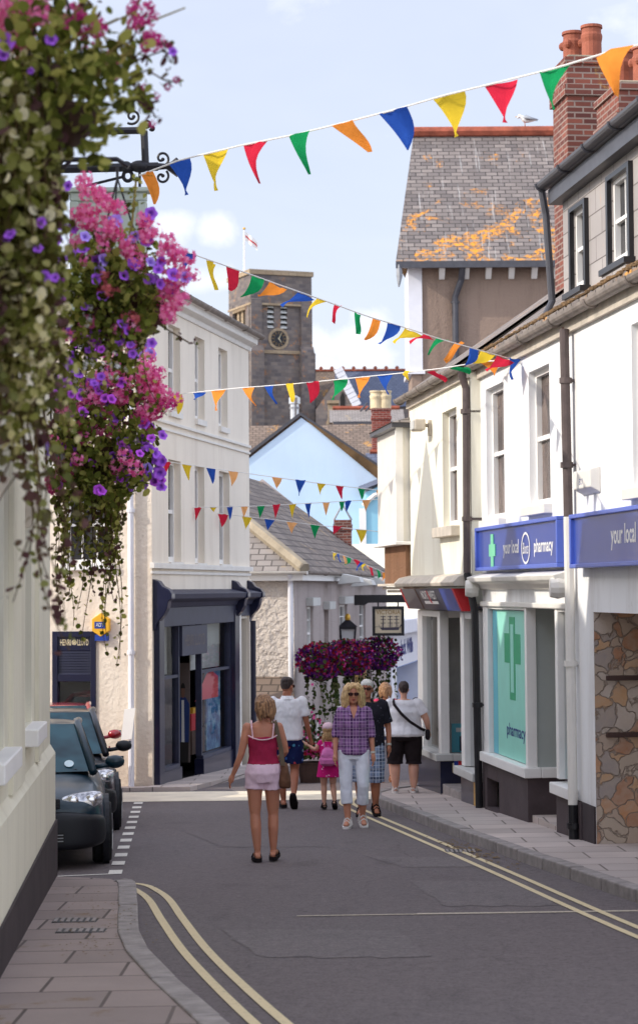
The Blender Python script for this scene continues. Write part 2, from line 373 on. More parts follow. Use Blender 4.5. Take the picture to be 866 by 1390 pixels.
class MB:
    def __init__(s, fr=None): s.v = []; s.f = []; s.mi = []; s.fr = fr; s.k = 0; s.cur = 0
    def P(s, p): return s.fr.pt(*p) if s.fr else V(p)
    def add(s, pts, faces):
        b = len(s.v); s.v += [s.P(p) for p in pts]
        s.f += [tuple(b+i for i in f) for f in faces]; s.mi += [s.cur]*len(faces)
        return s
    def quad(s, *p): return s.add(p, [tuple(range(len(p)))])
    def box(s, a0, a1, b0, b1, c0, c1):
        return s.add([(a0, b0, c0), (a1, b0, c0), (a1, b1, c0), (a0, b1, c0), (a0, b0, c1), (a1, b0, c1), (a1, b1, c1), (a0, b1, c1)],
                     [(0, 3, 2, 1), (4, 5, 6, 7), (0, 1, 5, 4), (1, 2, 6, 5), (2, 3, 7, 6), (3, 0, 4, 7)])
    def prism(s, poly, axis, lo, hi):
        """closed polygon in the two axes other than AXIS, extruded from lo to hi"""
        def q(p, t): p = list(p); p.insert(axis, t); return tuple(p)
        n = len(poly)
        return s.add([q(p, lo) for p in poly]+[q(p, hi) for p in poly],
                     [tuple(range(n))[::-1], tuple(range(n, 2*n))]+[(i, (i+1) % n, n+(i+1) % n, n+i) for i in range(n)])
    def tube(s, path, r, n=8, cap=True):
        P = [s.P(p) for p in path]; rs = r if isinstance(r, (list, tuple)) else [r]*len(P)
        b = len(s.v); prev = None
        for i, p in enumerate(P):
            t = (P[min(i+1, len(P)-1)]-P[max(i-1, 0)])
            t = t.normalized() if t.length > 1e-9 else V((0, 0, 1))
            if prev is None:
                a = V((0, 0, 1)) if abs(t.z) < .9 else V((1, 0, 0)); x = t.cross(a).normalized()
            else:
                x = prev-t*prev.dot(t); x = x.normalized() if x.length > 1e-6 else t.orthogonal().normalized()
            prev = x; y = t.cross(x)
            for k in range(n):
                a = 2*pi*k/n; s.v.append(p+(x*cos(a)+y*sin(a))*rs[i])
        fs = [(b+i*n+k, b+i*n+(k+1) % n, b+(i+1)*n+(k+1) % n, b+(i+1)*n+k) for i in range(len(P)-1) for k in range(n)]
        if cap: fs += [tuple(b+k for k in range(n))[::-1], tuple(b+(len(P)-1)*n+k for k in range(n))]
        s.f += fs; s.mi += [s.cur]*len(fs)
        return s
    def lathe(s, c, prof, n=16, axis=2):
        b = len(s.v); C = s.P(c)
        for r, z in prof:
            for k in range(n):
                a = 2*pi*k/n; q = [r*cos(a), r*sin(a)]; q.insert(axis, z); s.v.append(C+V(q))
        fs = [(b+i*n+k, b+i*n+(k+1) % n, b+(i+1)*n+(k+1) % n, b+(i+1)*n+k) for i in range(len(prof)-1) for k in range(n)]
        fs += [tuple(b+k for k in range(n))[::-1], tuple(b+(len(prof)-1)*n+k for k in range(n))]
        s.f += fs; s.mi += [s.cur]*len(fs)
        return s
    def rings(s, rings):
        """closed loft through rings of points"""
        n = len(rings[0]); b = len(s.v)
        for r in rings: s.v += [s.P(p) for p in r]
        fs = [(b+i*n+k, b+i*n+(k+1) % n, b+(i+1)*n+(k+1) % n, b+(i+1)*n+k) for i in range(len(rings)-1) for k in range(n)]
        fs += [tuple(b+k for k in range(n))[::-1], tuple(b+(len(rings)-1)*n+k for k in range(n))]
        s.f += fs; s.mi += [s.cur]*len(fs)
        return s
    def ball(s, c, rx, ry=None, rz=None, nu=14, nv=9, rot=None):
        ry = rx if ry is None else ry; rz = rx if rz is None else rz
        b = len(s.v); C = s.P(c)
        for j in range(nv+1):
            t = -pi/2+pi*(.03+.94*j/nv)
            for k in range(nu):
                a = 2*pi*k/nu; p = V((rx*cos(t)*cos(a), ry*cos(t)*sin(a), rz*sin(t)))
                s.v.append(C+(rot @ p if rot else p))
        fs = [(b+j*nu+k, b+j*nu+(k+1) % nu, b+(j+1)*nu+(k+1) % nu, b+(j+1)*nu+k) for j in range(nv) for k in range(nu)]
        fs += [tuple(b+k for k in range(nu))[::-1], tuple(b+nv*nu+k for k in range(nu))]
        s.f += fs; s.mi += [s.cur]*len(fs)
        return s
    def build(s, name, mats, parent=None, smooth=False, bevel=0., kind=None, fix=True, loc=None, uv=True):
        me = bpy.data.meshes.new(name)
        if parent is not None: off = WL[parent]
        elif loc is not None: off = V(loc)
        else:
            n = max(1, len(s.v)); off = V((sum(p.x for p in s.v)/n, sum(p.y for p in s.v)/n, min(p.z for p in s.v)))
        me.from_pydata([tuple(p-off) for p in s.v], [], s.f)
        for mm in (mats if isinstance(mats, (list, tuple)) else [mats]): me.materials.append(MATS[mm] if isinstance(mm, str) else mm)
        if len(me.materials) > 1:
            for p, i in zip(me.polygons, s.mi): p.material_index = i
        if fix:
            bm = bmesh.new(); bm.from_mesh(me); bmesh.ops.recalc_face_normals(bm, faces=bm.faces); bm.to_mesh(me); bm.free()
        if uv:
            L = me.uv_layers.new(name='uv').data
            for p in me.polygons:
                n = p.normal
                if abs(n.z) > .985: t, q = V((1, 0, 0)), V((0, 1, 0))
                else: t = V((0, 0, 1)).cross(n).normalized(); q = n.cross(t)
                for li in p.loop_indices:
                    c = me.vertices[me.loops[li].vertex_index].co+off; L[li].uv = (c.dot(t), c.dot(q))
        if smooth:
            for p in me.polygons: p.use_smooth = True
        o = bpy.data.objects.new(name, me); link(o, parent)
        if parent is None: o.location = off; WL[o] = off
        else: WL[o] = off
        if bevel:
            md = o.modifiers.new('bevel', 'BEVEL'); md.width = bevel; md.segments = 2; md.limit_method = 'ANGLE'; md.angle_limit = R(40)
        if kind: o['kind'] = kind
        return o
def part(name, m, parent, fr, *boxes, bevel=0.):
    b = MB(fr)
    for q in boxes: b.box(*q)
    return b.build(name, m, parent, bevel=bevel)
def wall(fr, u0, u1, z0, z1, holes, depth, m, name, parent, w=0.):
    """a facade sheet with real openings and their reveals; holes (u0,u1,z0,z1)"""
    b = MB(fr)
    us = sorted({u0, u1, *[h[0] for h in holes], *[h[1] for h in holes]}); zs = sorted({z0, z1, *[h[2] for h in holes], *[h[3] for h in holes]})
    us = [x for x in us if u0 <= x <= u1]; zs = [x for x in zs if z0 <= x <= z1]
    for a, c in zip(us, us[1:]):
        for e, g in zip(zs, zs[1:]):
            mu, mz = (a+c)/2, (e+g)/2
            if any(h[0] < mu < h[1] and h[2] < mz < h[3] for h in holes): continue
            b.quad((a, w, e), (c, w, e), (c, w, g), (a, w, g))
    for h in holes:
        a, c, e, g = h[:4]; d = w-depth
        b.quad((a, w, e), (a, d, e), (a, d, g), (a, w, g)); b.quad((c, w, e), (c, d, e), (c, d, g), (c, w, g))
        b.quad((a, w, g), (c, w, g), (c, d, g), (a, d, g)); b.quad((a, w, e), (c, w, e), (c, d, e), (a, d, e))
    return b.build(name, m, parent, fix=False)
def sash(fr, u0, u1, z0, z1, depth, parent, frame='white_paint', cols=1, rows=2, sill=None, sw=.1, blind=False, fw=.05, glass='window_glass', thick=None):
    """sash window set back in its opening: frame, pane, optional sill and half-drawn blind"""
    d = -depth; b = MB(fr)
    a, c = min(u0, u1), max(u0, u1)
    for q in ((a, a+fw, z0, z1), (c-fw, c, z0, z1), (a+fw, c-fw, z0, z0+fw*1.3), (a+fw, c-fw, z1-fw, z1)): b.box(q[0], q[1], d-.05, d+.03, q[2], q[3])
    zm = (z0+z1)/2
    if rows >= 2: b.box(a+fw, c-fw, d-.05, d+.018, zm-fw*.45, zm+fw*.45)
    for i in range(1, cols):
        x = a+(c-a)*i/cols; b.box(x-.012, x+.012, d-.045, d+.01, z0+fw, z1-fw)
    for i in range(1, rows):
        z = z0+(z1-z0)*i/rows
        if abs(z-zm) > .02: b.box(a+fw, c-fw, d-.044, d+.009, z-.012, z+.012)
    wdw = b.build('window', frame, parent)
    MB(fr).quad((a+.01, d-.03, z0+.01), (c-.01, d-.03, z0+.01), (c-.01, d-.03, z1-.01), (a+.01, d-.03, z1-.01)).build('pane', glass, wdw, fix=False)
    if blind: MB(fr).quad((a+fw, d-.022, zm+.1), (c-fw, d-.022, zm+.1), (c-fw, d-.022, z1-fw), (a+fw, d-.022, z1-fw)).build('blind', 'blind', wdw, fix=False)
    if sill: MB(fr).box(a-.08, c+.08, -depth, sw, z0-.11, z0-.003).build('sill', sill, wdw, bevel=.008)
    return wdw
def textmesh(txt, size, bold=0., ext=.004, shear=0., font=None):
    cu = bpy.data.curves.new('text', 'FONT'); cu.body = txt; cu.size = size; cu.align_x = 'CENTER'; cu.align_y = 'CENTER'
    cu.extrude = ext; cu.offset = bold; cu.shear = shear; cu.resolution_u = 3
    o = bpy.data.objects.new('text', cu); COL.objects.link(o)
    bpy.context.view_layer.update()
    me = bpy.data.meshes.new_from_object(o.evaluated_get(bpy.context.evaluated_depsgraph_get()))
    vs = [v.co.copy() for v in me.vertices]; fs = [tuple(p.vertices) for p in me.polygons]
    bpy.data.objects.remove(o); bpy.data.curves.remove(cu); bpy.data.meshes.remove(me)
    return vs, fs
def lettering(txt, fr, u, w, z, height, m, parent, width=None, sgn=1, bold=0., shear=0., arch=0., name='lettering'):
    vs, fs = textmesh(txt, 1., bold, 0., shear)
    xs = [v.x for v in vs]; ys = [v.y for v in vs]
    cx, cy = (min(xs)+max(xs))/2, (min(ys)+max(ys))/2; sx = (max(xs)-min(xs)); sy = max(ys)-min(ys)
    k = height/sy; kx = width/sx if width else k
    b = MB(fr); b.add([(u+sgn*(v.x-cx)*kx, w, z+(v.y-cy)*k+arch*(1-((v.x-cx)/(sx/2))**2)) for v in vs], fs)
    return b.build(name, m, parent, fix=False)
def downpipe(fr, pts, r, m, parent, name='downpipe', clips=()):
    b = MB(fr); b.tube(pts, r, 10)
    for (u, w, z) in clips: b.lathe((u, w, z), [(r*1.35, -.03), (r*1.35, .03)], 10); b.box(u-.03, u+.03, 0, w, z-.015, z+.015)
    return b.build(name, m, parent)
def gutter(fr, u0, u1, w, z, r, m, parent, joints=3, name='gutter'):
    b = MB(fr); prof = [(cos(pi+pi*i/8)*r, sin(pi+pi*i/8)*r) for i in range(9)]
    n = 10
    for i in range(n):
        a, c = u0+(u1-u0)*i/n, u0+(u1-u0)*(i+1)/n
        for (p, q) in zip(prof, prof[1:]): b.quad((a, w+p[0], z+p[1]), (c, w+p[0], z+p[1]), (c, w+q[0], z+q[1]), (a, w+q[0], z+q[1]))
        for e in (a, c): pass
    for i in range(joints+1):
        a = u0+(u1-u0)*i/max(1, joints)
        b.tube([(a, w+p[0]*1.12, z+p[1]*1.12) for p in prof], .016, 5)
    return b.build(name, m, parent, fix=False)
# ------------------------------------------------------------------ ground, road, pavements
def sheet(pts, name, m, dz=0., kind='structure'):
    b = MB(); b.quad(*[(x, y, gz(x, y)+dz) for x, y in pts])
    return b.build(name, m, kind=kind, fix=False)
def grid_sheet(xs, ys, name, m, dz):
    b = MB()
    for a, c in zip(xs, xs[1:]):
        for e, g in zip(ys, ys[1:]): b.quad(*[(x, y, gz(x, y)+dz) for x, y in ((a, e), (c, e), (c, g), (a, g))])
    return b.build(name, m, kind='structure', fix=False)
plain('earth', (.09, .085, .07), .95, .4, .3)
grid_sheet([-600, -8, 8, 600], [-60, 75, 1500], 'ground', 'earth', -.06)
grid_sheet([-30, -8, 8, 30], [-20, 75, 120], 'road', 'asphalt', 0)
def strip(path, w, name, m, dz=.006, dash=None):
    b = MB(); P = [V((x, y, 0)) for x, y in path]; L, Rr = [], []
    for i, p in enumerate(P):
        t = (P[min(i+1, len(P)-1)]-P[max(i-1, 0)]).normalized(); nn = V((-t.y, t.x, 0))*(w/2)
        L.append(p+nn); Rr.append(p-nn)
    for i in range(len(P)-1):
        b.quad(*[(q.x, q.y, gz(q.x, q.y)+dz) for q in (L[i], L[i+1], Rr[i+1], Rr[i])])
    return b.build(name, m, kind='structure', fix=False)
def slab(pts, name, m, h, kind='structure', bevel=0.):
    """raised pavement: top and sides"""
    b = MB(); n = len(pts)
    b.add([(x, y, gz(x, y)+h) for x, y in pts]+[(x, y, gz(x, y)-.15) for x, y in pts],
          [tuple(range(n))]+[(i, (i+1) % n, n+(i+1) % n, n+i) for i in range(n)])
    return b.build(name, m, kind=kind, bevel=bevel)
def offset(path, d):
    P = [V((x, y, 0)) for x, y in path]; o = []
    for i, p in enumerate(P):
        t = (P[min(i+1, len(P)-1)]-P[max(i-1, 0)]).normalized(); q = p+V((-t.y, t.x, 0))*d; o.append((q.x, q.y))
    return o
def smooth(path, n=5):
    P = [V((x, y, 0)) for x, y in path]; o = []
    for i in range(len(P)-1):
        p0, p1, p2, p3 = P[max(i-1, 0)], P[i], P[i+1], P[min(i+2, len(P)-1)]
        for k in range(n):
            t = k/n; q = .5*((2*p1)+(p2-p0)*t+(2*p0-5*p1+4*p2-p3)*t*t+(3*p1-p0-3*p2+p3)*t**3); o.append((q.x, q.y))
    return o+[path[-1]]
RK = [(5.6, 0.), (4.3, 7.), (3.2, 13.4), (2.54, 17.57), (1.93, 21.4), (1.4, 25.03), (.8, 29.66), (.7, 30.5), (.72, 31.2), (.9, 31.9), (1.25, 32.5), (1.7, 33.2)]
RI = offset(RK, -.15)
RO = offset(RK, -.005)
for i in range(len(RK)-1):      # kerb stones, laid end to end with a thin joint
    a, c, e, g = V((*RO[i], 0)), V((*RO[i+1], 0)), V((*RI[i+1], 0)), V((*RI[i], 0))
    n = max(1, round((c-a).length/.92))
    for k in range(n):
        f0, f1 = k/n+.006, (k+1)/n-.006
        p = [a.lerp(c, f0), a.lerp(c, f1), g.lerp(e, f1), g.lerp(e, f0)]
        h = .115+random.uniform(-.006, .006)
        slab([(q.x, q.y) for q in p], 'kerb', 'kerb_granite' if (i+k) % 3 else 'kerb_paler', h, bevel=.014)
slab(RI+[(2.6, 40), (6, 40), (9, 0)], 'pavement', 'paving', .1)
LK = [(.98, 5.2), (.5, 7.3), (-.24, 10.6), (-1.19, 14.82), (-1.5, 17.6), (-1.68, 19.45), (-1.8, 19.72)]
LK = smooth(LK, 3)
LI = offset(LK, .16)
for i in range(len(LK)-1):
    a, c, e, g = V((*LK[i], 0)), V((*LK[i+1], 0)), V((*LI[i+1], 0)), V((*LI[i], 0))
    n = max(1, round((c-a).length/.92))
    for k in range(n):
        f0, f1 = k/n+.005, (k+1)/n-.005
        p = [a.lerp(c, f0), a.lerp(c, f1), g.lerp(e, f1), g.lerp(e, f0)]
        slab([(q.x, q.y) for q in p], 'kerb', 'kerb_granite', .062+random.uniform(-.004, .004), bevel=.012)
slab(LI[::-1]+[(-.9, 5.2), (-2.35, 16.), (-2.52, 20.1)][0:0]+[(-1.2, 5.2), (-2.3, 16.), (-2.62, 20.25), (-1.95, 19.85)], 'pavement', 'paving_worn', .05)
# worn yellow and white lines
RYL = [(3.7, 8.2), (2.9, 12.3), (2.33, 15.91), (1.8, 19.95), (1.32, 23.53), (.67, 28.26), (.5, 29.7), (.44, 30.6), (.5, 31.6)]
RYL = smooth(RYL)
strip(RYL, .06, 'yellow_line', 'yellow_line'); strip(offset(RYL, .16), .06, 'yellow_line', 'yellow_line')
LYL = [(.95, 6.4), (.42, 9.3), (-.2, 12.), (-.74, 14.76), (-1.08, 16.9), (-1.3, 18.4), (-1.47, 19.2), (-1.62, 19.68), (-1.85, 19.92), (-2.4, 20.2)]
LYL = smooth(LYL)
strip(LYL, .065, 'yellow_line', 'yellow_line'); strip(offset(LYL, .17), .065, 'yellow_line', 'yellow_line')
strip([(-.2, 17.05), (.8, 17.02), (2.4, 16.98)], .05, 'sun_sliver', 'sun_sliver_paint', .005)  # thin sliver of sunlight across the road, painted as pale strips
strip([(.75, 17.04), (1.7, 17.), (2.9, 16.96)], .09, 'sun_sliver', 'sun_sliver_paint', .0045)
for k in range(12):
    t = k/11; x, y = -1.99-.66*t, 20.95+10.4*t
    strip([(x, y-.2), (x-.026, y+.2)], .13, 'parking_dash', 'white_line')
strip([(-2.6, 20.62), (-2.0, 20.78)], .06, 'parking_line', 'white_line', .0055)
for i, (x0_, x1_, y0_, y1_) in enumerate(((497, 662, 1163, 1177), (554, 730, 1196, 1230), (250, 420, 1128, 1150), (300, 560, 1262, 1300))):
    c = [on_ground(x0_, y0_), on_ground(x1_-20, y0_+1), on_ground(x1_+25, y1_), on_ground(x0_+50, y1_)]
    q = []
    for k in range(4):
        a, e = c[k], c[(k+1) % 4]
        for j in range(14): v = a.lerp(e, j/14); q.append((v.x+random.uniform(-.025, .025), v.y+random.uniform(-.05, .05)))
    sheet(q, 'road_patch', 'asphalt_pale' if i != 2 else 'asphalt', .003)
plain('pale_paving', lin(226, 214, 192), .9, .18, 2, .3, 30)
sheet([(-9, 32.2), (-1.5, 31.55), (.74, 31.25), (.95, 32.), (1.2, 32.6), (.5, 33.4), (-1.6, 33.9), (-9, 34.6)], 'crossing_paving', 'pale_paving', .004)
# small iron covers and a scatter of leaf litter
def cover(x, y, w, l, h, label):
    t = thing('drain_cover', label, 'drain cover', (x, y, gz(x, y)+h))
    b = MB(); b.box(x-w/2, x+w/2, y-l/2, y+l/2, gz(x, y)+h-.02, gz(x, y)+h+.006); b.build('frame', 'drain_iron', t)
    b = MB()
    n = 7
    for k in range(n): xx = x-w/2+w*(k+.5)/n; b.box(xx-w/n*.28, xx+w/n*.28, y-l*.42, y+l*.42, gz(x, y)+h+.007, gz(x, y)+h+.013)
    b.build('grate', 'kerb_granite', t)
p = on_ground(94, 1250, .05); cover(p.x+.05, p.y, .34, .22, .05, 'small grey iron drain cover beside the plinth of the cream wall')
p = on_ground(98, 1262, .05); cover(p.x+.08, p.y-.1, .36, .2, .05, 'second iron cover set next to the first in the narrow pavement')
p = on_ground(625, 1156); cover(p.x, p.y, .32, .3, .0, 'dark gully grate set in the road by the kerb outside the pharmacy')
b = MB()
for k in range(160):
    px = random.gauss(640, 26); py = 1156+(px-640)*.3+random.gauss(0, 4)
    p = on_ground(px, py); a = random.uniform(0, 6.28); s = random.uniform(.008, .03)
    if p.x > RK[4][0]+3: continue
    b.quad(*[(p.x+s*cos(a+q)*r, p.y+s*1.6*sin(a+q), gz(p.x, p.y)+.009+.004*(j % 2)) for j, (q, r) in enumerate(((0, 1), (1.57, .6), (3.14, 1), (4.7, .6)))])
for k in range(260):
    px = random.uniform(75, 215); py = random.uniform(1205, 1300)
    p = on_ground(px, py, .05); a = random.uniform(0, 6.28); s = random.uniform(.004, .014)
    if not (p.x < -1.0 and p.x > -2.2): continue
    b.quad(*[(p.x+s*cos(a+q)*r, p.y+s*1.6*sin(a+q), gz(p.x, p.y)+(.062 if p.x < -1.4 else .02)) for j, (q, r) in enumerate(((0, 1), (1.57, .6), (3.14, 1), (4.7, .6)))])
lo = b.build('leaf_litter', 'leaf_litter', kind='stuff', fix=False)

# ------------------------------------------------------------------ right-hand row
FR = Frame((2.74, 22.46), -6.9, -1)
def U(px, py, w=0): return FR.at(px, py, w)[0]
def Z(px, py, w=0): return FR.at(px, py, w)[1]
def opening(fr, xa, xb, ya, yb):
    xm, ym = (xa+xb)/2, (ya+yb)/2
    u = sorted((fr.at(xa, ym)[0], fr.at(xb, ym)[0])); return u[0], u[1], fr.at(xm, yb)[1], fr.at(xm, ya)[1]
GB = -1.6
ph = thing('pharmacy_building', 'white rendered pharmacy building with blue fascia boards and dark slate-hung dormer', 'building', FR.pt(0, 0, -.75))
WA, WB_ = opening(FR, 660, 684, 523, 705), opening(FR, 718, 746, 499, 686)
WCn = (-4.4, U(858, 570), WB_[2], WB_[3])
SF = (.3, U(659, 930), GB, Z(700, 818))
ST = (-6.5, U(807, 1000), GB, Z(836, 832))
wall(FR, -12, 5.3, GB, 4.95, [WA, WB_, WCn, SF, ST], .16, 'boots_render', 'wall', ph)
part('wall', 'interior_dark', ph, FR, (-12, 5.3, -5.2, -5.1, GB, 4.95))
for q in (WA, WB_, WCn):
    sash(FR, q[0], q[1], q[2], q[3], .11, ph, 'white_paint', 1, 2, 'off_white', .1, False, .06, 'brown_pane')
# shopfront: far section, recessed door, near section
uf0, uf1 = U(718, 940), SF[1]
un0, un1 = SF[0], U(757, 940)
zs = Z(690, 1033)      # top of the far sill
zt = SF[3]
sf = MB(FR)
for (a, c) in ((un1-.12, un1), (un0, un0+.06)): sf.box(a, c, -.09, .03, zs+.02, zt)
sf.box(un0+.06, un1-.12, -.085, .02, zt-.09, zt); sf.build('shopfront', 'white_paint', ph, bevel=.008)
sf = MB(FR)
for (a, c) in ((uf0, uf0+.1), (uf1-.3, uf1-.12), (uf1-.08, uf1)): sf.box(a, c, -.09, .03, zs+.02, zt)
sf.box(uf0+.1, uf1-.3, -.085, .02, zt-.09, zt)
sf.box(uf0+.002, uf0+.09, -1.1, -.95, zs+.02, zt)
shop = sf.build('shopfront', 'white_paint', ph, bevel=.008)
MB(FR).quad((uf0+.1, -.04, zs), (uf1-.12, -.04, zs), (uf1-.12, -.04, zt), (uf0+.1, -.04, zt)).build('glass_pane', 'shop_glass', shop, fix=False)
MB(FR).quad((un0+.06, -.04, zs), (un1-.1, -.04, zs), (un1-.1, -.04, zt), (un0+.06, -.04, zt)).build('glass_pane', 'shop_glass', shop, fix=False)
part('side_panel', 'ply_grey', shop, FR, (uf0+.03, uf0+.06, -.95, -.09, zs+.02, zt))
b = MB(FR); b.box(uf0-.07, uf1+.02, -.12, .09, zs-.1, zs+.02); b.box(uf0-.072, uf0+.1, -1.0, -.12, zs-.1, zs+.019)
b.build('sill', 'white_paint', ph, bevel=.012)
part('sill', 'white_paint', ph, FR, (un0-.05, un1+.06, -.12, .1, zs-.14, zs-.02), bevel=.012)
b = MB(FR); b.box(uf0, 4.22, -.1, .03, GB, zs-.101); b.box(4.98, uf1+.12, -.1, .031, GB, zs-.101); b.box(4.22, 4.98, -.1, .03, zs-.3, zs-.101); b.box(4.22, 4.98, -.1, .06, GB, -.78)
b.box(uf0+.002, uf0+.1, -1.0, -.1, GB, zs-.101)
b.build('stallriser', 'plum_plinth', ph)
part('cellar_light', 'grey_paint', ph, FR, (4.24, 4.5, -.22, -.12, -.8, zs-.3)); part('cellar_pane', 'interior_dark', ph, FR, (4.22, 4.98, -.35, -.3, -1, zs-.28))
part('stallriser', 'plum_plinth', ph, FR, (un0-.3, un1, -.1, .035, GB, zs-.141))
part('step', 'paving', ph, FR, (un1, uf0, -1.2, -.02, GB, gz(2.6, 24.4)+.16))
part('door', 'grey_paint', ph, FR, (un1, uf0, -1.2, -1.1, -.6, 1.6))
# interior with posters
b = MB(FR); b.box(un0, uf1, -2.6, -2.55, GB, 2.); b.box(un0, uf1, -2.6, -.1, 1.76, 1.8); b.box(un0-.02, un0, -2.6, -.1, GB, 2); b.box(uf1, uf1+.02, -2.6, -.1, GB, 2)
b.build('interior', 'interior_mid', ph)
po = thing('pharmacy_poster', 'tall mint green poster with a green cross hung inside the pharmacy window', 'poster', FR.pt(uf0+1, -.1, zs))
part('sheet', 'teal_poster', po, FR, (uf0+.12, uf1-.62, -.036, -.03, zs+.03, zt-.1))
part('border', 'aqua', po, FR, (uf1-.6, uf1-.33, -.037, -.031, zs+.03, zt-.1))
uc = U(692, 900)
zc1, zc0 = Z(700, 838), Z(700, 952)
b = MB(FR); hw = .16
b.box(uc-hw, uc+hw, -.03, -.026, zc0, zc1); b.box(uc-.46, uc+.46, -.0305, -.0265, (zc0+zc1)/2+.06-.12, (zc0+zc1)/2+.3)
b.build('cross', 'green_mark', po)
b = MB(FR); b.box(uc-hw*.55, uc+hw*.55, -.0255, -.023, zc0+.09, zc1-.09); b.build('cross_inset', 'teal_poster', po)
lettering('pharmacy', FR, U(697, 993), -.027, Z(697, 995), .2, 'jw_letter', po, U(685, 993)-U(710, 993), -1, .012)
po2 = thing('window_poster', 'blue leaflet poster low in the narrow pharmacy window beside the white drainpipe', 'poster', FR.pt(.7, -.12, zs))
part('sheet', 'aqua', po2, FR, (un0+.1, un1-.16, -.2, -.17, zs+.02, zs+.42)); part('price_strip', 'white_paint', po2, FR, (un0+.2, un1-.3, -.168, -.165, zs+.2, zs+.26))
ds = thing('window_display', 'grey and white display cards standing behind the narrow pharmacy window', 'display', FR.pt(.7, -.4, zs))
part('card', 'off_white', ds, FR, (un0+.1, un0+.5, -.5, -.46, zs+.9, zs+1.35)); part('card', 'brown_interior', ds, FR, (un0+.12, un1-.2, -.55, -.52, zs+.45, zs+.8)); part('backboard', 'off_white', ds, FR, (un0+.1, un1-.2, -.7, -.66, zs+1.4, zt))
# cornice with scrolled ends, plaster frieze
b = MB(FR); b.prism([(.0, 1.98), (.05, 1.99), (.09, 2.05), (.2, 2.08), (.22, 2.14), (.0, 2.2)], 0, .34, 5.28)
b.prism([(.0, 1.76), (.06, 1.77), (.06, 1.83), (.0, 1.83)], 0, .3, 5.2)
b.build('cornice', 'off_white', ph, bevel=.012)
for u in (.4, 5.2): MB(FR).lathe((u, .16, 2.0), [(.0, -.08), (.1, -.08), (.12, 0), (.1, .08), (0, .08)], 12, 0).build('scroll_bracket', 'off_white', ph)
# stone-lined entrance
fs = FR.turn(ST[1])
part('stone_wall', 'stone_clad', ph, fs, (.004, 4.2, -.05, .006, GB, ST[3]+.0))
part('stone_wall', 'stone_clad', ph, FR, (ST[0], ST[1], -4.3, -4.2, GB, ST[3]+.2))
part('ceiling', 'off_white', ph, FR, (ST[0], ST[1], -4.2, -.165, ST[3]+.005, ST[3]+.1))
for (py, nm) in ((920, 'handrail'), (997, 'handrail')):
    zz = fs.at(840, py)[1]; u0 = fs.at(821, py)[0]
    b = MB(fs); b.box(u0, 3.6, .02, .07, zz-.025, zz+.025); b.box(u0+.05, u0+.08, .0, .03, zz-.02, zz+.02); b.box(3.4, 3.43, .0, .03, zz-.02, zz+.02)
    b.build(nm, 'wood_dark', ph, bevel=.006)
b = MB(FR); b.box(ST[1]-.9, ST[1]-.35, -2.2, -1.9, ST[3]-.09, ST[3]-.02)
ml, nl, bl_ = mat('lamp_warm'); bl_.inputs['Base Color'].default_value = (1, .75, .35, 1); bl_.inputs['Emission Color'].default_value = (1, .72, .3, 1); bl_.inputs['Emission Strength'].default_value = 1.2
tag(b.build('ceiling_lamp', 'lamp_warm', bevel=.01), 'small warm lit lamp under the ceiling of the stone-lined entrance', 'lamp')
part('plinth', 'dark_plinth', ph, FR, (ST[1]-.0, un0, .0, .02, GB, -.14-.1))
# drainpipes and eaves
downpipe(FR, [(.2, .1, 4.75), (.2, .08, 2.75)], .05, 'brown_pipe', ph, clips=((.2, .09, 4.2), (.2, .09, 3.3)))
downpipe(FR, [(.2, .08, 2.749), (.16, .08, -.28)], .052, 'off_white', ph, clips=((.18, .08, 1.2),))
downpipe(FR, [(.16, .08, -.281), (.14, .08, -.72)], .053, 'black_paint', ph, clips=((.15, .08, -.5),))
downpipe(FR, [(.42, .05, 4.8), (.42, .05, 2.9)], .02, 'red_brick', ph, name='cable_pipe')
b = MB(FR); pts = [(.35, .03, 2.75), (.3, .05, 2.6), (.28, .09, 2.45), (.33, .06, 2.38)]; b.tube(pts, .012, 6); b.build('cable', 'off_white', ph)
gutter(FR, -9, 5.3, .12, 4.9, .075, 'grey_gutter', ph, 9)
part('soffit', 'sill_stone', ph, FR, (-9, 5.3, .0, .05, 4.72, 4.9))
b = MB(FR); b.quad((-9, .16, 4.95), (5.25, .16, 4.95), (5.25, -4.2, 8.05), (-9, -4.2, 8.05)); b.quad((-9, .16, 4.91), (5.25, .16, 4.91), (5.25, -4.2, 8.0), (-9, -4.2, 8.0)); b.quad((-9, .16, 4.91), (5.25, .16, 4.91), (5.25, .16, 4.95), (-9, .16, 4.95))
b.quad((-9, -8.4, 4.95), (5.25, -8.4, 4.95), (5.25, -4.2, 8.05), (-9, -4.2, 8.05))
b.build('roof', 'slate_near', ph, fix=False)
# moss and debris along the eave
b = MB(FR)
for k in range(260):
    u = random.uniform(-4.5, 5.2); s = random.uniform(.02, .05); w = random.uniform(.0, .16)
    z = 4.95+(.16-w)*.71+.01; b.ball((u, w, z), s, s, s*.5, 6, 3)
b.build('moss', 'barge', ph)['kind'] = 'stuff'
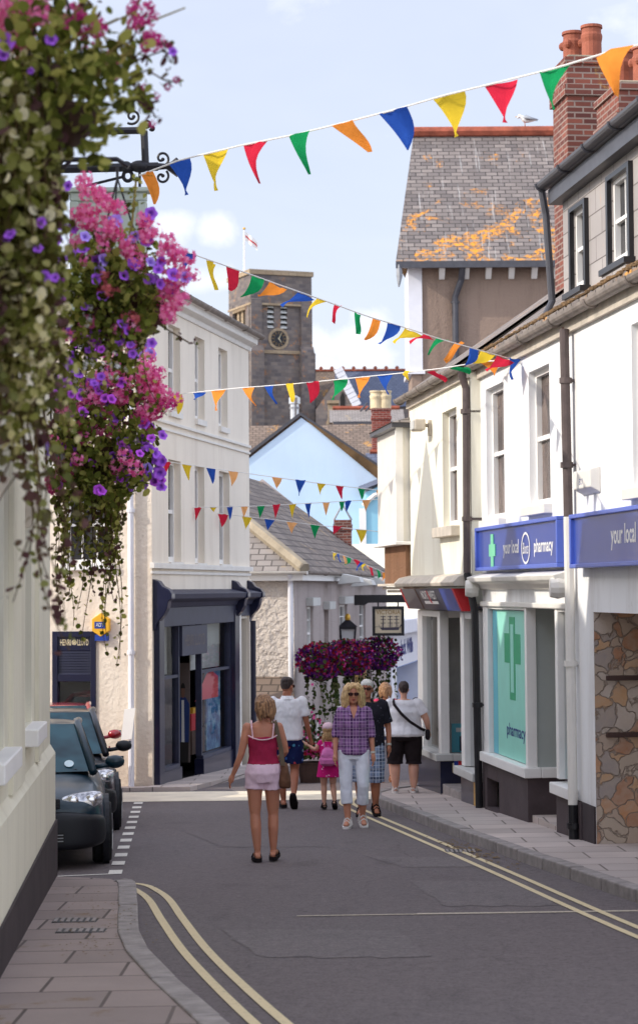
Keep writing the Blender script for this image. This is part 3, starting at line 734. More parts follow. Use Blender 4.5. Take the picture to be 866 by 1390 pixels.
# signs
def shop_sign(u0, u1, z0, z1, label):
    t = thing('shop_sign', label, 'sign', FR.pt((u0+u1)/2, .1, z0))
    part('board', 'boots_blue', t, FR, (u0+.05, u1-.05, .03, .115, z0+.04, z1-.04))
    b = MB(FR)
    b.box(u0, u1, .03, .15, z0, z0+.045); b.box(u0, u1, .03, .15, z1-.045, z1); b.box(u0, u0+.06, .03, .149, z0+.045, z1-.045); b.box(u1-.06, u1, .03, .149, z0+.045, z1-.045)
    b.build('frame', 'boots_blue_rim', t, bevel=.008)
    return t
wS = .117
s1 = shop_sign(.45, 5.03, 2.22, 2.77, 'blue fascia sign reading your local pharmacy with oval logo and green cross')
def su(px): return U(px, 742, wS)
def sz(px, py): return Z(px, py, wS)
lettering('your local', FR, su(692.8), wS, sz(692.8, 745), .21, 'white_paint', s1, su(682.4)-su(703.3), -1, .02)
lettering('pharmacy', FR, su(737), wS, sz(737, 742.5), .2, 'white_paint', s1, su(724)-su(750), -1, .02)
uo, zo = su(713.3), sz(713.3, 744); rw, rh = (su(707.6)-su(719.2))/2, .185
b = MB(FR)
N = 36
for k in range(N):
    a, c = 2*pi*k/N, 2*pi*(k+1)/N
    b.quad(*[(uo+cos(t)*rw*r, wS+.004, zo+sin(t)*rh*r) for t, r in ((a, 1), (c, 1), (c, .86), (a, .86))])
b.build('logo_ring', 'white_paint', s1, fix=False)
lettering('Boots', FR, uo, wS+.004, zo, .13, 'white_paint', s1, rw*1.35, -1, .0, .35, name='logo')
ucx, zcx = su(668), sz(668, 747)
hx = (su(664)-su(672.3))/2
b = MB(FR); b.box(ucx-hx, ucx+hx, wS, wS+.008, zcx-.075, zcx+.075); b.box(ucx-hx*.42, ucx+hx*.42, wS, wS+.0075, zcx-.2, zcx+.2)
b.build('cross', 'mint', s1)
s2 = shop_sign(-4.6, -.1, 2.2, 2.76, 'blue fascia sign above the stone-lined entrance reading your local')
lettering('your local', FR, U(845, 728, wS), wS, Z(845, 728, wS), .25, 'white_paint', s2, U(828, 728, wS)-U(862, 728, wS), -1, .02)
# alarm box
a0, a1 = U(803, 655, .09), U(789, 655, .0)
t = thing('alarm_box', 'white burglar alarm box on the white wall above the drainpipe elbow', 'alarm box', FR.pt(-.2, 0, 3.1))
za, zb = Z(796, 672), Z(796, 636)
b = MB(FR); b.prism([(0, za), (.11, za+.06), (.11, zb-.03), (0, zb)], 0, a0, a1-.08); b.build('cover', 'off_white', t, bevel=.012)
lettering('ECY', FR, (a0+a1)/2-.02, .112, za+.13, .06, 'boots_blue', t, None, -1)
# dormer
WD = -.22
def du(px, py): return FR.at(px, py, WD)
d_far = du(764, 330)[0]; zb0 = du(764, 392)[1]; zt0 = du(764, 272)[1]
dz0, dz1 = 5.05, zt0-.02
w1 = (du(797, 340)[0], du(779, 340)[0], du(788, 388)[1], du(788, 282)[1])
w2 = (du(857, 300)[0], du(830, 300)[0], du(843, 352)[1], du(843, 236)[1])
w3 = (-4.6, -3.4, w2[2], w2[3])
wall(FR, -7, d_far, dz0, dz1, [w1, w2, w3], .1, 'slate_hung', 'dormer_wall', ph, WD)
b = MB(FR); b.quad((d_far, WD, dz0), (d_far, WD-3.2, dz0), (d_far, WD-3.2, dz1+.6), (d_far, WD, dz1)); b.build('dormer_cheek', 'slate_hung', ph, fix=False)
for q in (w1, w2, w3):
    wd = sash(FR, q[0], q[1], q[2], q[3], .05-WD, ph, 'white_paint', 2, 2, None, .1, False, .045)
    b = MB(FR); a, c, e, g = q
    for bx in ((a-.07, a, e-.06, g+.05), (c, c+.07, e-.06, g+.05), (a, c, g, g+.05)): b.box(bx[0], bx[1], WD, WD+.05, bx[2], bx[3])
    b.box(a-.12, c+.12, WD, WD+.12, e-.11, e-.05)
    b.build('window_surround', 'black_paint', wd)
    MB(FR).box(a-.1, c+.1, WD, WD+.09, e-.16, e-.111).build('sill', 'slate_hung', wd)
b = MB(FR); b.box(-7, d_far+.12, WD-.02, WD+.14, dz1-.01, dz1+.16); b.build('dormer_fascia', 'dark_gutter', ph)
gutter(FR, -7, d_far+.16, WD+.2, dz1+.24, .07, 'dark_gutter', ph, 8)
b = MB(FR); b.quad((-7, WD+.18, dz1+.17), (d_far+.14, WD+.18, dz1+.17), (d_far+.14, WD-3.4, dz1+.75), (-7, WD-3.4, dz1+.75)); b.build('dormer_roof', 'lead', ph, fix=False)
downpipe(FR, [(d_far+.2, WD+.2, dz1+.2), (d_far+.2, WD+.15, dz1-.1), (d_far+.16, WD+.1, dz0+.2), (d_far-.05, WD+.28, 4.95)], .042, 'dark_gutter', ph)
# cream shop
cr = thing('cream_shop_building', 'cream rendered corner building with one tall window over a glazed shopfront', 'building', FR.pt(7.6, 0, -1))
WJ = .13
C1 = 10.2
W4 = opening(FR, 601, 620, 556, 712)
W4 = (FR.at(620, 640, WJ)[0], FR.at(601, 640, WJ)[0], FR.at(610, 714, WJ)[1], FR.at(610, 556, WJ)[1])
wall(FR, 5.3, C1, 2.02, 4.92, [W4], .18, 'cream_render', 'wall', cr, WJ)
b = MB(FR); b.quad((C1, WJ, 2.02), (C1, -6, 2.02), (C1, -6, 4.92), (C1, WJ, 4.92)); b.quad((C1, WJ, 4.92), (C1, -8.4, 4.92), (C1, -4.2, 8.)); b.quad((C1, 0, GB), (C1, -6, GB), (C1, -6, 2.02), (C1, 0, 2.02))
b.quad((5.3, WJ, 2.02), (C1, WJ, 2.02), (C1, -.1, 2.02), (5.3, -.1, 2.02)); b.quad((5.3, WJ, 2.02), (5.3, 0, 2.02), (5.3, 0, 4.92), (5.3, WJ, 4.92))
b.build('wall', 'cream_render', cr, fix=False)
sash(FR, W4[0], W4[1], W4[2], W4[3], .12-WJ, cr, 'white_paint', 1, 2, None, .1, False, .06, 'brown_pane')
part('sill', 'sill_stone', cr, FR, (W4[0]-.15, W4[1]+.3, .0, WJ+.12, W4[2]-.15, W4[2]-.01), bevel=.01)
b = MB(FR); b.quad((5.25, .3, 4.93), (C1+.15, .3, 4.9), (C1+.15, -4.2, 8.02), (5.25, -4.2, 8.05)); b.quad((5.25, .3, 4.89), (C1+.15, .3, 4.86), (C1+.15, -4.2, 7.96), (5.25, -4.2, 8.0)); b.quad((5.25, -8.4, 4.93), (C1+.15, -8.4, 4.9), (C1+.15, -4.2, 8.02), (5.25, -4.2, 8.05)); b.build('roof', 'slate_near', cr, fix=False)
gutter(FR, 5.3, C1+.1, .27, 4.9, .075, 'grey_gutter', cr, 5)
part('soffit', 'sill_stone', cr, FR, (5.3, C1, WJ, WJ+.05, 4.74, 4.9))
downpipe(FR, [(5.32, .26, 4.85), (5.34, .18, 4.6), (5.3, .2, 2.2)], .05, 'brown_pipe', cr, clips=((5.33, .19, 4.3), (5.31, .19, 2.9)))
downpipe(FR, [(5.3, .2, 2.199), (5.22, .12, 1.7), (5.2, .09, -.9)], .05, 'black_paint', cr, clips=((5.2, .1, .5),))
# leaning fascia sign under a thin ledge
b = MB(FR); b.prism([(WJ, 2.03), (.36, 2.03), (.38, 2.08), (.3, 2.16), (WJ, 2.2)], 0, 5.36, C1+.1); b.build('ledge', 'sill_stone', cr, bevel=.01)
sg = thing('shop_sign', 'navy and blue leaning fascia sign with red edges above the corner shopfront', 'sign', FR.pt(7.7, .2, 1.75))
zA, zB = 2.0, 1.7
def fas(u0, u1, m, nm, dw=0.):
    b = MB(FR); b.add([(u0, .2+dw, zB), (u1, .2+dw, zB), (u1, .33+dw, zA), (u0, .33+dw, zA), (u0, .1, zB), (u1, .1, zB), (u1, .1, zA), (u0, .1, zA)], [(0, 1, 2, 3), (0, 4, 5, 1), (3, 2, 6, 7), (1, 5, 6, 2), (0, 3, 7, 4)])
    return b.build(nm, m, sg)
sq = [5.62, 5.74, 5.95, 6.7, 7.2, 8.3, 8.75, 9.9, 10.05]
fas(sq[0], sq[1], 'red_accent', 'edge_strip'); fas(sq[1], sq[3], 'boots_blue', 'panel'); fas(sq[3], sq[7], 'navy_paint', 'panel'); fas(sq[7], sq[8], 'red_accent', 'edge_strip')
def fq(u, t, o=.004): return (u, .2+.13*t+o, zB+(zA-zB)*t)
b = MB(FR); b.quad(fq(7.15, .28), fq(8.25, .28), fq(8.25, .42), fq(7.15, .42)); b.build('stripe', 'white_paint', sg, fix=False)
b = MB(FR); b.quad(fq(7.62, .3, .006), fq(7.74, .34, .006), fq(7.78, .9, .006), fq(7.7, .9, .006)); b.build('needle', 'red_accent', sg, fix=False)
b = MB(FR); b.quad(fq(8.5, .02), fq(8.62, .02), fq(8.72, .98), fq(8.6, .98)); b.build('stripe', 'brown_interior', sg, fix=False)
vs, fx = textmesh('NORTHWEST', 1., .02, 0)
xs = [v.x for v in vs]; cxx = (min(xs)+max(xs))/2; ww = max(xs)-min(xs); hh = max(v.y for v in vs)-min(v.y for v in vs); y0 = min(v.y for v in vs)
b = MB(FR); b.add([fq(7.7-(v.x-cxx)/ww*1.15, .5+.4*(v.y-y0)/hh, .005) for v in vs], fx); b.build('lettering', 'white_paint', sg, fix=False)
# shopfront
g0, g1 = U(601, 930), C1-.02
n0, n1 = 5.36, U(630, 930)
zq, zr = Z(585, 1016), 1.68
zn = Z(640, 1042)
b = MB(FR)
for (a, c) in ((g0, g0+.2), (g1-.42, g1)): b.box(a, c, -.09, .04, zq, zr)
b.box(g0, g1, -.085, .035, zr-.09, zr)
b.box(g0+.002, g0+.12, -1.0, -.86, zq, zr); b.box(g0+.003, g0+.12, -.86, -.09, zr-.1, zr)
sf2 = b.build('shopfront', 'white_paint', cr, bevel=.008)
b = MB(FR)
for (a, c) in ((n1-.24, n1), (n0, n0+.1)): b.box(a, c, -.09, .05, zn, zr)
b.box(n0+.1, n1-.24, -.085, .036, zr-.09, zr); b.build('shopfront', 'white_paint', cr, bevel=.008)
MB(FR).quad((g0+.15, -.03, zq), (g1-.3, -.03, zq), (g1-.3, -.03, zr), (g0+.15, -.03, zr)).build('glass_pane', 'shop_glass', sf2, fix=False)
MB(FR).quad((n0+.1, -.03, zn), (n1-.2, -.03, zn), (n1-.2, -.03, zr), (n0+.1, -.03, zr)).build('glass_pane', 'shop_glass', sf2, fix=False)
MB(FR).quad((g0+.05, -.09, zq), (g0+.05, -.9, zq), (g0+.05, -.9, zr), (g0+.05, -.09, zr)).build('glass_pane', 'shop_glass', sf2, fix=False)
b = MB(FR); b.box(g0-.08, g1+.1, -.12, .13, zq-.1, zq); b.box(g0-.081, g0+.12, -1.0, -.12, zq-.1, zq-.001); b.build('sill', 'grey_paint', cr, bevel=.012)
part('sill', 'grey_paint', cr, FR, (n0, n1+.08, -.12, .15, zn-.12, zn-.01), bevel=.012)
b = MB(FR); b.box(g0, g1+.02, -.1, .05, GB, zq-.101); b.box(g0+.002, g0+.1, -.5, -.1, GB, zq-.101); b.build('stallriser', 'navy_paint', cr)
part('stallriser', 'navy_paint', cr, FR, (n0, n1, -.1, .06, GB, zn-.121))
part('letter_plate', 'gold', cr, FR, (n0+.2, n0+.32, .061, .07, zn-.5, zn-.15))
part('step', 'kerb_paler', cr, FR, (n1, g0, -1.2, .02, GB, -.78), bevel=.01)
part('door', 'navy_paint', cr, FR, (n1, g0, -1.2, -1.1, -.78, -.1))
part('door_glass', 'interior_mid', cr, FR, (n1+.1, g0-.1, -1.1, -1.09, -.1, 1.5))
b = MB(FR); b.box(n0, g1, -2.4, -2.35, GB, 2.); b.box(n0, g1, -2.4, -.1, 1.72, 1.76); b.box(g1-.05, g1-.02, -2.4, -.1, GB, 1.7); b.build('interior', 'interior_mid', cr)
ds = thing('window_display', 'white clothes rail and folded stock behind the corner shop window', 'display', FR.pt(8.7, -.6, zq))
part('column', 'white_paint', ds, FR, (g0+.5, g0+.68, -.6, -.45, zq, zr)); part('shelf', 'off_white', ds, FR, (g0+.2, g1-.4, -1.2, -.7, zq+.9, zq+.95)); part('shelf', 'brown_pipe', ds, FR, (g0+.2, g1-.4, -1.2, -.7, zq+1.5, zq+1.55))
ps = thing('window_poster', 'teal card with a white ship standing on the sill of the corner shop window', 'poster', FR.pt(g0, -.4, zq))
part('card', 'aqua', ps, FR, (g0-.0+.1, g0+.14, -.7, -.14, zq+.01, zq+.42)); part('picture', 'navy_paint', ps, FR, (g0+.09, g0+.099, -.6, -.25, zq+.03, zq+.24)); part('band', 'off_white', ps, FR, (g0+.089, g0+.098, -.66, -.2, zq+.3, zq+.36))
ps = thing('door_poster', 'colourful sailing poster in the low panel beside the corner shop step', 'poster', FR.pt(g0, -.5, -.7))
part('sheet', 'pale_gold', ps, FR, (g0-.05, g0-.03, -.55, -.12, -.62, zq-.13)); part('sea', 'boots_blue', ps, FR, (g0-.06, g0-.051, -.52, -.14, -.6, -.42)); part('hull', 'red_accent', ps, FR, (g0-.065, g0-.061, -.4, -.2, -.52, -.45))
# floodlight on the cream wall
uL, zL = FR.at(585, 578, WJ)
t = thing('wall_floodlight', 'small tan floodlight and sensor fixed high on the cream wall', 'floodlight', FR.pt(uL, WJ, zL))
b = MB(FR); b.box(uL-.06, uL+.06, WJ, WJ+.04, zL-.14, zL+.08); b.tube([(uL, WJ+.03, zL), (uL+.05, WJ+.12, zL+.02)], .025, 8); b.build('bracket', 'sill_stone', t)
b = MB(FR); b.box(uL-.12, uL+.22, WJ+.1, WJ+.26, zL-.07, zL+.09); b.build('housing', 'sill_stone', t, bevel=.02)
MB(FR).box(uL-.1, uL+.2, WJ+.261, WJ+.275, zL-.05, zL+.07).build('lens', 'grey_paint', t)
# oriel on the far end
ob = thing('oriel_window', 'white boarded oriel bay with hipped slate roof and brown base past the cream wall', 'oriel bay', FR.pt(C1+.8, .2, 2))
OW = .3; o0, o1 = C1+.02, C1+2.2
zo0, zo1 = 2.72, 4.5
b = MB(FR); b.box(o0, o1, -1.2, OW-.0, zo0, zo1)
b.build('bay', 'off_white', ob, bevel=.01)
fo = FR.turn(o0, OW)
b = MB(fo); b.box(-.05, .06, .0, .05, zo0, zo1+.02); b.box(.28, .34, .0, .06, zo0+.1, zo1); b.box(.56, .62, .0, .06, zo0+.1, zo1); b.box(.34, .56, .0, .05, zo0+.1, zo0+.18); b.box(.34, .56, .0, .05, zo1-.08, zo1)
for k in range(1, 4): zz = zo0+.18+(zo1-.26-zo0)*k/4; b.box(.34, .56, .0, .04, zz-.014, zz+.014)
b.build('window', 'white_paint', ob)
MB(fo).quad((.34, .01, zo0+.18), (.56, .01, zo0+.18), (.56, .01, zo1-.08), (.34, .01, zo1-.08)).build('pane', 'window_glass', ob, fix=False)
MB(FR).box(o0-.06, o1+.06, -1.2, OW+.07, zo0-.05, zo0+.0).build('sill', 'white_paint', ob, bevel=.01)
MB(FR).box(o0+.03, o1-.03, -1.2, OW-.1, 2.08, zo0-.051).build('apron', 'brown_cast', ob)
b = MB(FR)
for k in range(3): b.box(o0-.03+.03*k, o1, -1.2, OW+.02-.08*k, 2.04-.05*k, 2.08-.05*k+.005*0)
b.build('corbel', 'sill_stone', ob, bevel=.008)
b = MB(FR); e = OW+.14
b.quad((o0-.16, e, zo1+.03), (o1+.1, e, zo1+.03), (o1-.4, -1.2, zo1+.5), (o0+.5, -1.2, zo1+.5)); b.quad((o0-.16, e, zo1+.03), (o0-.16, -1.2, zo1+.03), (o0+.5, -1.2, zo1+.5)); b.quad((o0-.16, e, zo1+.03), (o1+.1, e, zo1+.03), (o1+.1, -1.2, zo1+.03), (o0-.16, -1.2, zo1+.03))
b.build('roof', 'slate_pale', ob, fix=False)
MB(FR).box(o0-.14, o1, -1.2, OW+.12, zo1-.04, zo1+.025).build('fascia', 'dark_gutter', ob)
# chimneys above the roof
def chimney(fr, u0, u1, w0, w1, z0, z1, label, pots, m='red_brick', cap=True, potm='terracotta', group=None, ph_=.45, pr=.13):
    t = thing('chimney', label, 'chimney', fr.pt((u0+u1)/2, (w0+w1)/2, z0), group)
    b = MB(fr); b.box(u0, u1, w0, w1, z0, z1)
    if cap: b.box(u0-.04, u1+.04, w0-.04, w1+.04, z1-.42, z1-.27); b.box(u0-.03, u1+.03, w0-.03, w1+.03, z1-.001, z1+.09)
    b.build('stack', m, t, bevel=.006)
    if cap: MB(fr).box(u0+.02, u1-.02, w0+.02, w1-.02, z1+.09, z1+.13).build('flaunching', 'ridge_cement', t, bevel=.02)
    for (pu, pw, sc, crown) in pots:
        b = MB(fr); r = pr*sc; h = ph_*sc
        b.lathe((pu, pw, z1+.1), [(r*.9, 0), (r*1.02, .02), (r, h*.5), (r*1.08, h*.62), (r*1.1, h*.7), (r*.98, h*.78), (r*.98, h*.9), (r*1.12, h*.92), (r*1.1, h), (r*.8, h*1.0), (r*.75, h*.7)], 16)
        if crown:
            for k in range(5): a = k*2*pi/5+.3; q = fr.pt(pu, pw, z1+.1+h*.62)+V((cos(a)*r*1.08, sin(a)*r*1.08, 0)); bb = MB(); bb.ball(q, .05, .05, .06, 8, 5); b.v += [p for p in bb.v]; o_ = len(b.v)-len(bb.v); b.f += [tuple(o_+i for i in f) for f in bb.f]; b.mi += [0]*len(bb.f)
        b.build('chimney_pot', potm, t, smooth=False)
    return t
uu = 5.2
p1 = FR.at(800, 240, -1.4)
chimney(FR, 4.95, 5.75, -1.72, -1.12, 5.6, FR.at(800, 84, -1.4)[1]-.0, 'tall red brick chimney with lichen and two terracotta pots beside the gull roof', [(5.55, -1.36, 1.05, True), (5.12, -1.5, 1., False)])
v2 = 3.2
chimney(FR, 2.7, 3.75, -2.0, -1.2, 5.6, FR.at(850, 122, -1.3)[1], 'nearer red brick chimney with stepped shoulder and orange pot above the dormer', [(3.45, -1.45, 1.25, False), (2.95, -1.6, 1.1, True)])
b = MB(FR)
# ------------------------------------------------------------------ near cream building on the left
FW = Frame((-2.555, 20.29), -3.9, 1)
fg = thing('cream_street_building', 'pale cream painted building with white sills and dark plinth along the narrow pavement', 'building', FW.pt(-3, -.5, -.7))
h1, h2, h3 = (-6.75, -5.55, .93, 3.1), (-3.45, -2.65, .93, 3.1), (-11.2, -10., .93, 3.1)
up = [(a, c, 3.95, 5.5) for a, c, *_ in (h1, h2, h3)]
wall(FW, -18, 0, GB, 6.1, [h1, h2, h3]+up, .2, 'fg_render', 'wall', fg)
for q in (h1, h2, h3): sash(FW, q[0], q[1], q[2], q[3], .16, fg, 'white_paint', 2, 2, None, .1, False, .06)
for q in up: sash(FW, q[0], q[1], q[2], q[3], .16, fg, 'white_paint', 2, 2, 'white_paint', .1, True, .06)
for q in (h1, h2, h3):
    MB(FW).box(q[0]-.17, q[1]+.15, -.2, .12, .79, .925).build('sill', 'white_paint', fg, bevel=.01)
    b = MB(FW); b.prism([(0, 2.5), (.05, 2.5), (.14, 2.72), (.0, 2.72)], 0, q[0]-.16, q[0]-.04); b.build('console', 'sill_stone', fg)
b = MB(FW)
for a, c in ((-18, -11.6), (-9.6, -7.2), (-5.1, -3.9), (-2.2, -1.9)): b.box(a, c, .0, .035, .56, 6.05)
b.build('pilaster', 'fg_render', fg)
b = MB(FW); b.prism([(0, GB), (.05, GB), (.05, .48), (0, .56)], 0, -18, .0); b.build('lower_wall', 'fg_render', fg)
b = MB(FW); b.box(-18, .002, .04, .07, GB, -.15); b.build('plinth', 'dark_plinth', fg)
b = MB(FW); b.quad((0, 0, GB), (0, -7, GB), (0, -7, 6.1), (0, 0, 6.1)); b.quad((-18, -7, GB), (0, -7, GB), (0, -7, 6.1), (-18, -7, 6.1)); b.quad((-18, 0, GB), (-18, -7, GB), (-18, -7, 6.1), (-18, 0, 6.1)); b.build('wall', 'fg_render', fg, fix=False)
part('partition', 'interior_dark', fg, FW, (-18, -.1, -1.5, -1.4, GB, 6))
b = MB(FW); e = .03
b.quad((-18.2, e, 6.1), (.05, e, 6.1), (-4, -3.5, 8.), (-14, -3.5, 8.)); b.quad((.05, e, 6.1), (.05, -7.3, 6.1), (-4, -3.5, 8.)); b.quad((.05, -7.3, 6.1), (-18.2, -7.3, 6.1), (-14, -3.5, 8.), (-4, -3.5, 8.)); b.quad((-18.2, e, 6.1), (-18.2, -7.3, 6.1), (-14, -3.5, 8.)); b.quad((-18.2, e, 6.09), (.05, e, 6.09), (.05, -7.3, 6.09), (-18.2, -7.3, 6.09))
b.build('roof', 'slate_near', fg, fix=False)
gutter(FW, -18, -.2, .07, 6.1, .06, 'dark_gutter', fg, 9)

# ------------------------------------------------------------------ terrace across the side street (throws the gabled shade)
FK = Frame((-8, 0), 0, 1)
kt = thing('gabled_terrace', 'cream gabled terrace standing back across the side street beyond the parked cars', 'building', (-8, 22, -.8))
kh = [(u, u+1, z, z+1.5) for u in (13.5, 16.5, 19.5, 22.5, 25.5, 27.7) for z in (1., 4.2)]
wall(FK, 12, 29.6, -2, 7.7, kh, .15, 'cream_render', 'wall', kt)
for q in kh: sash(FK, *q, .12, kt, 'white_paint', 2, 2, 'off_white', .08)
b = MB(FK)
gab = [(19.6, 2., 8.9), (22.3, 1.55, 9.6), (24.9, 1.3, 9.5), (28.25, 2.0, 10.35)]
for c, hw, zp in gab:
    z0_ = 7.7
    b.prism([(c-hw, z0_), (c+hw, z0_), (c, zp)] if c < 28 else [(c-hw, z0_), (29.6, z0_), (29.6, z0_+(zp-z0_)*(1-(29.6-c)/hw)), (c, zp)], 1, -.25, 0)
b.build('gable', 'cream_render', kt)
b = MB(FK)
for c, hw, zp in gab:
    for s in (-1, 1): b.quad((min(29.65, c+s*(hw+.1)), .08, 7.65 if c+s*hw < 29.6 else 8.5), (c, .08, zp+.05), (c, -2, zp+.05), (min(29.65, c+s*(hw+.1)), -2, 7.65 if c+s*hw < 29.6 else 8.5))
b.quad((12, .1, 7.68), (29.65, .1, 7.68), (29.65, -1.1, 8.2), (12, -1.1, 8.2)); b.quad((12, -2.2, 7.7), (29.65, -2.2, 7.7), (29.65, -1.1, 8.2), (12, -1.1, 8.2))
b.build('roof', 'slate_brown', kt, fix=False)
b = MB(FK); b.quad((29.6, 0, -2), (29.6, -2.2, -2), (29.6, -2.2, 7.7), (29.6, 0, 7.7)); b.quad((12, 0, -2), (12, -2.2, -2), (12, -2.2, 7.7), (12, 0, 7.7)); b.quad((29.6, 0, 7.7), (29.6, -2.2, 7.7), (29.6, -1.1, 8.2)); b.quad((12, -2.2, -2), (29.6, -2.2, -2), (29.6, -2.2, 7.7), (12, -2.2, 7.7)); b.build('wall', 'cream_render', kt, fix=False)

# ------------------------------------------------------------------ three-storey white building
FL = Frame((-2.72, 34.72), 10.6, 1)
FE = FL.turn(0); FE.n = -FL.d
ZT = 6.95
UE = 7.35
hl = thing('three_storey_building', 'white three-storey rendered building with navy shopfront on the corner', 'building', (-2.72, 34.72, -1.2))
def HO(xa, xb, ya, yb): return opening(FL, xa, xb, ya, yb)
hw_ = [HO(229, 245, 443, 560), HO(265, 278, 459, 571), HO(297, 309, 474, 578), HO(229, 246, 629, 763), HO(265, 278, 633, 764), HO(298, 312, 637, 766)]
zu = (hw_[0][2]+hw_[1][2]+hw_[2][2])/3, (hw_[0][3]+hw_[1][3]+hw_[2][3])/3
zl = (hw_[3][2]+hw_[4][2]+hw_[5][2])/3, (hw_[3][3]+hw_[4][3]+hw_[5][3])/3
hw_ = [(q[0], q[1], *(zu if i < 3 else zl)) for i, q in enumerate(hw_)]
SH = (.12, 6.0, -2.2, 1.95)
SD = (6.35, 7.05, -2.2, 1.45)
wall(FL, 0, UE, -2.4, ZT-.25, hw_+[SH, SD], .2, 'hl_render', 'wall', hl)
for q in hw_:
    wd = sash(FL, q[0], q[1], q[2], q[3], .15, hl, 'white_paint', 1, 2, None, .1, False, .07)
    MB(FL).box(q[0]-.0, q[1]+.0, -.2, .05, q[2]-.1, q[2]-.002).build('sill', 'off_white', wd)
EW = (2.3, 3.9, -.35, 2.0)
ew_u = sorted((FE.at(131, 900)[0], FE.at(72, 900)[0])); ew = (ew_u[0], ew_u[1], -1.1, FE.at(100, 857)[1])
ew2 = (FE.at(150, 740)[0], FE.at(90, 740)[0], FE.at(120, 765)[1], FE.at(120, 660)[1]); ew2 = (min(ew2[:2]), max(ew2[:2]), ew2[2], ew2[3])
wall(FE, .0, 4.2, -2.4, ZT-.25, [ew, ew2, (1.2, 2.2, 4., 5.6)], .15, 'hl_rough', 'wall', hl)
sash(FE, *ew2, .1, hl, 'white_paint', 3, 2, 'white_paint', .08); sash(FE, 1.2, 2.2, 4., 5.6, .1, hl, 'white_paint', 2, 2, 'white_paint', .08)
b = MB(FL); b.quad((UE, 0, -2.4), (UE, -4.2, -2.4), (UE, -4.2, ZT-.25), (UE, 0, ZT-.25)); b.quad((0, -4.2, -2.4), (UE, -4.2, -2.4), (UE, -4.2, ZT-.25), (0, -4.2, ZT-.25)); b.build('wall', 'hl_render', hl, fix=False)
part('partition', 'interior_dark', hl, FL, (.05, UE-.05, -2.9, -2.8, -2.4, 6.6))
b = MB(FL); b.prism([(-4.3, ZT-.25), (.03, ZT-.25), (.05, ZT-.17), (.16, ZT-.12), (.17, ZT-.02), (.22, ZT), (-4.3, ZT)], 0, -.1, UE+.1); b.build('cornice', 'off_white', hl, bevel=.01)
gutter(FL, -.1, UE+.1, .24, ZT+.06, .07, 'grey_gutter', hl, 5)
b = MB(FL); b.quad((-.15, .25, ZT+.04), (UE+.1, .25, ZT+.04), (UE-2.5, -2.1, ZT+.75), (2.5, -2.1, ZT+.75)); b.quad((-.15, .25, ZT+.04), (-.15, -4.4, ZT+.04), (2.5, -2.1, ZT+.75)); b.quad((UE+.1, .25, ZT+.04), (UE+.1, -4.4, ZT+.04), (UE-2.5, -2.1, ZT+.75)); b.quad((-.15, -4.4, ZT+.04), (UE+.1, -4.4, ZT+.04), (UE-2.5, -2.1, ZT+.75), (2.5, -2.1, ZT+.75)); b.build('roof', 'slate_brown', hl, fix=False)
b = MB(FL)
for zz, hh, ww in ((4.78, .05, .045), (4.66, .04, .03), (2.36, .09, .07), (2.27, .05, .03)): b.box(-.02-ww, UE+.01, -.01, ww, zz, zz+hh)
b.build('string_course', 'off_white', hl, bevel=.006)
b = MB(FL); b.box(UE-.16, UE+.0, 0, .03, -2.4, 2.2); b.build('quoin', 'hl_render', hl)
# shopfront
gb = -2.2
b = MB(FL)
b.box(.1, .42, -.1, .1, gb, 1.62); b.build('pilaster', 'navy_paint', hl, bevel=.01)
part('pilaster', 'navy_paint', hl, FL, (5.62, 6.0, -.1, .1, gb, 1.62), bevel=.01)
part('pilaster', 'off_white', hl, FL, (6.1, 6.32, .0, .06, gb, 1.62), bevel=.01); part('pilaster', 'hl_render', hl, FL, (7.06, 7.3, .0, .05, gb, 1.62))
b = MB(FL); b.box(.3, 6.1, -.2, .08, 1.4, 1.72); b.prism([(.0, 1.72), (.1, 1.72), (.14, 1.8), (.28, 1.86), (.3, 1.95), (.0, 2.02)], 0, .3, 7.1); b.box(6.1, 7.1, 0, .06, 1.5, 1.72)
b.build('fascia', 'navy_dusty', hl, bevel=.008)
for u, m in ((.04, 'navy_paint'), (5.75, 'navy_paint'), (7.08, 'navy_paint')):
    prof = [(0, 1.32), (.06, 1.34), (.07, 1.42), (.12, 1.5), (.22, 1.6), (.3, 1.74), (.33, 1.88), (.4, 1.92), (.4, 2.02), (.34, 2.1), (.2, 2.16), (.12, 2.26), (0, 2.3)]
    prof = [(w_*.8, 1.5+(z_-1.5)*.86) for w_, z_ in prof]
    MB(FL).prism(prof, 0, u, u+.22).build('console', m, hl, bevel=.012)
downpipe(FL, [(7.2, .09, 1.4), (7.2, .09, -1.7)], .06, 'navy_paint', hl)
# panes, risers, recessed door
pl0, pl1, pr0, pr1 = .42, 1.75, 3.3, 5.62
zt_, zm_ = 1.4, .55
zsl = -.92
for a, c in ((pl0, pl1), (pr0, pr1)):
    b = MB(FL); b.box(a+.05, c-.06, -.1, .0, zm_-.025, zm_+.025); b.box(a, a+.05, -.1, .01, zsl, zt_); b.box(c-.06, c, -.1, .01, zsl, zt_); b.box(a+.05, c-.06, -.1, .03, zsl-.06, zsl)
    fr_ = b.build('shop_window_frame', 'navy_dusty', hl)
    MB(FL).quad((a, -.05, zsl), (c, -.05, zsl), (c, -.05, zm_), (a, -.05, zm_)).build('pane', 'bright_glass', fr_, fix=False)
    MB(FL).quad((a, -.05, zm_), (c, -.05, zm_), (c, -.05, zt_), (a, -.05, zt_)).build('pane', 'bright_glass', fr_, fix=False)
    part('blind', 'blind', fr_, FL, (a+.05, c-.05, -.22, -.2, zm_+.03, zt_))
    part('stallriser', 'navy_paint', hl, FL, (a, c, -.12, .05, gb, zsl-.061))
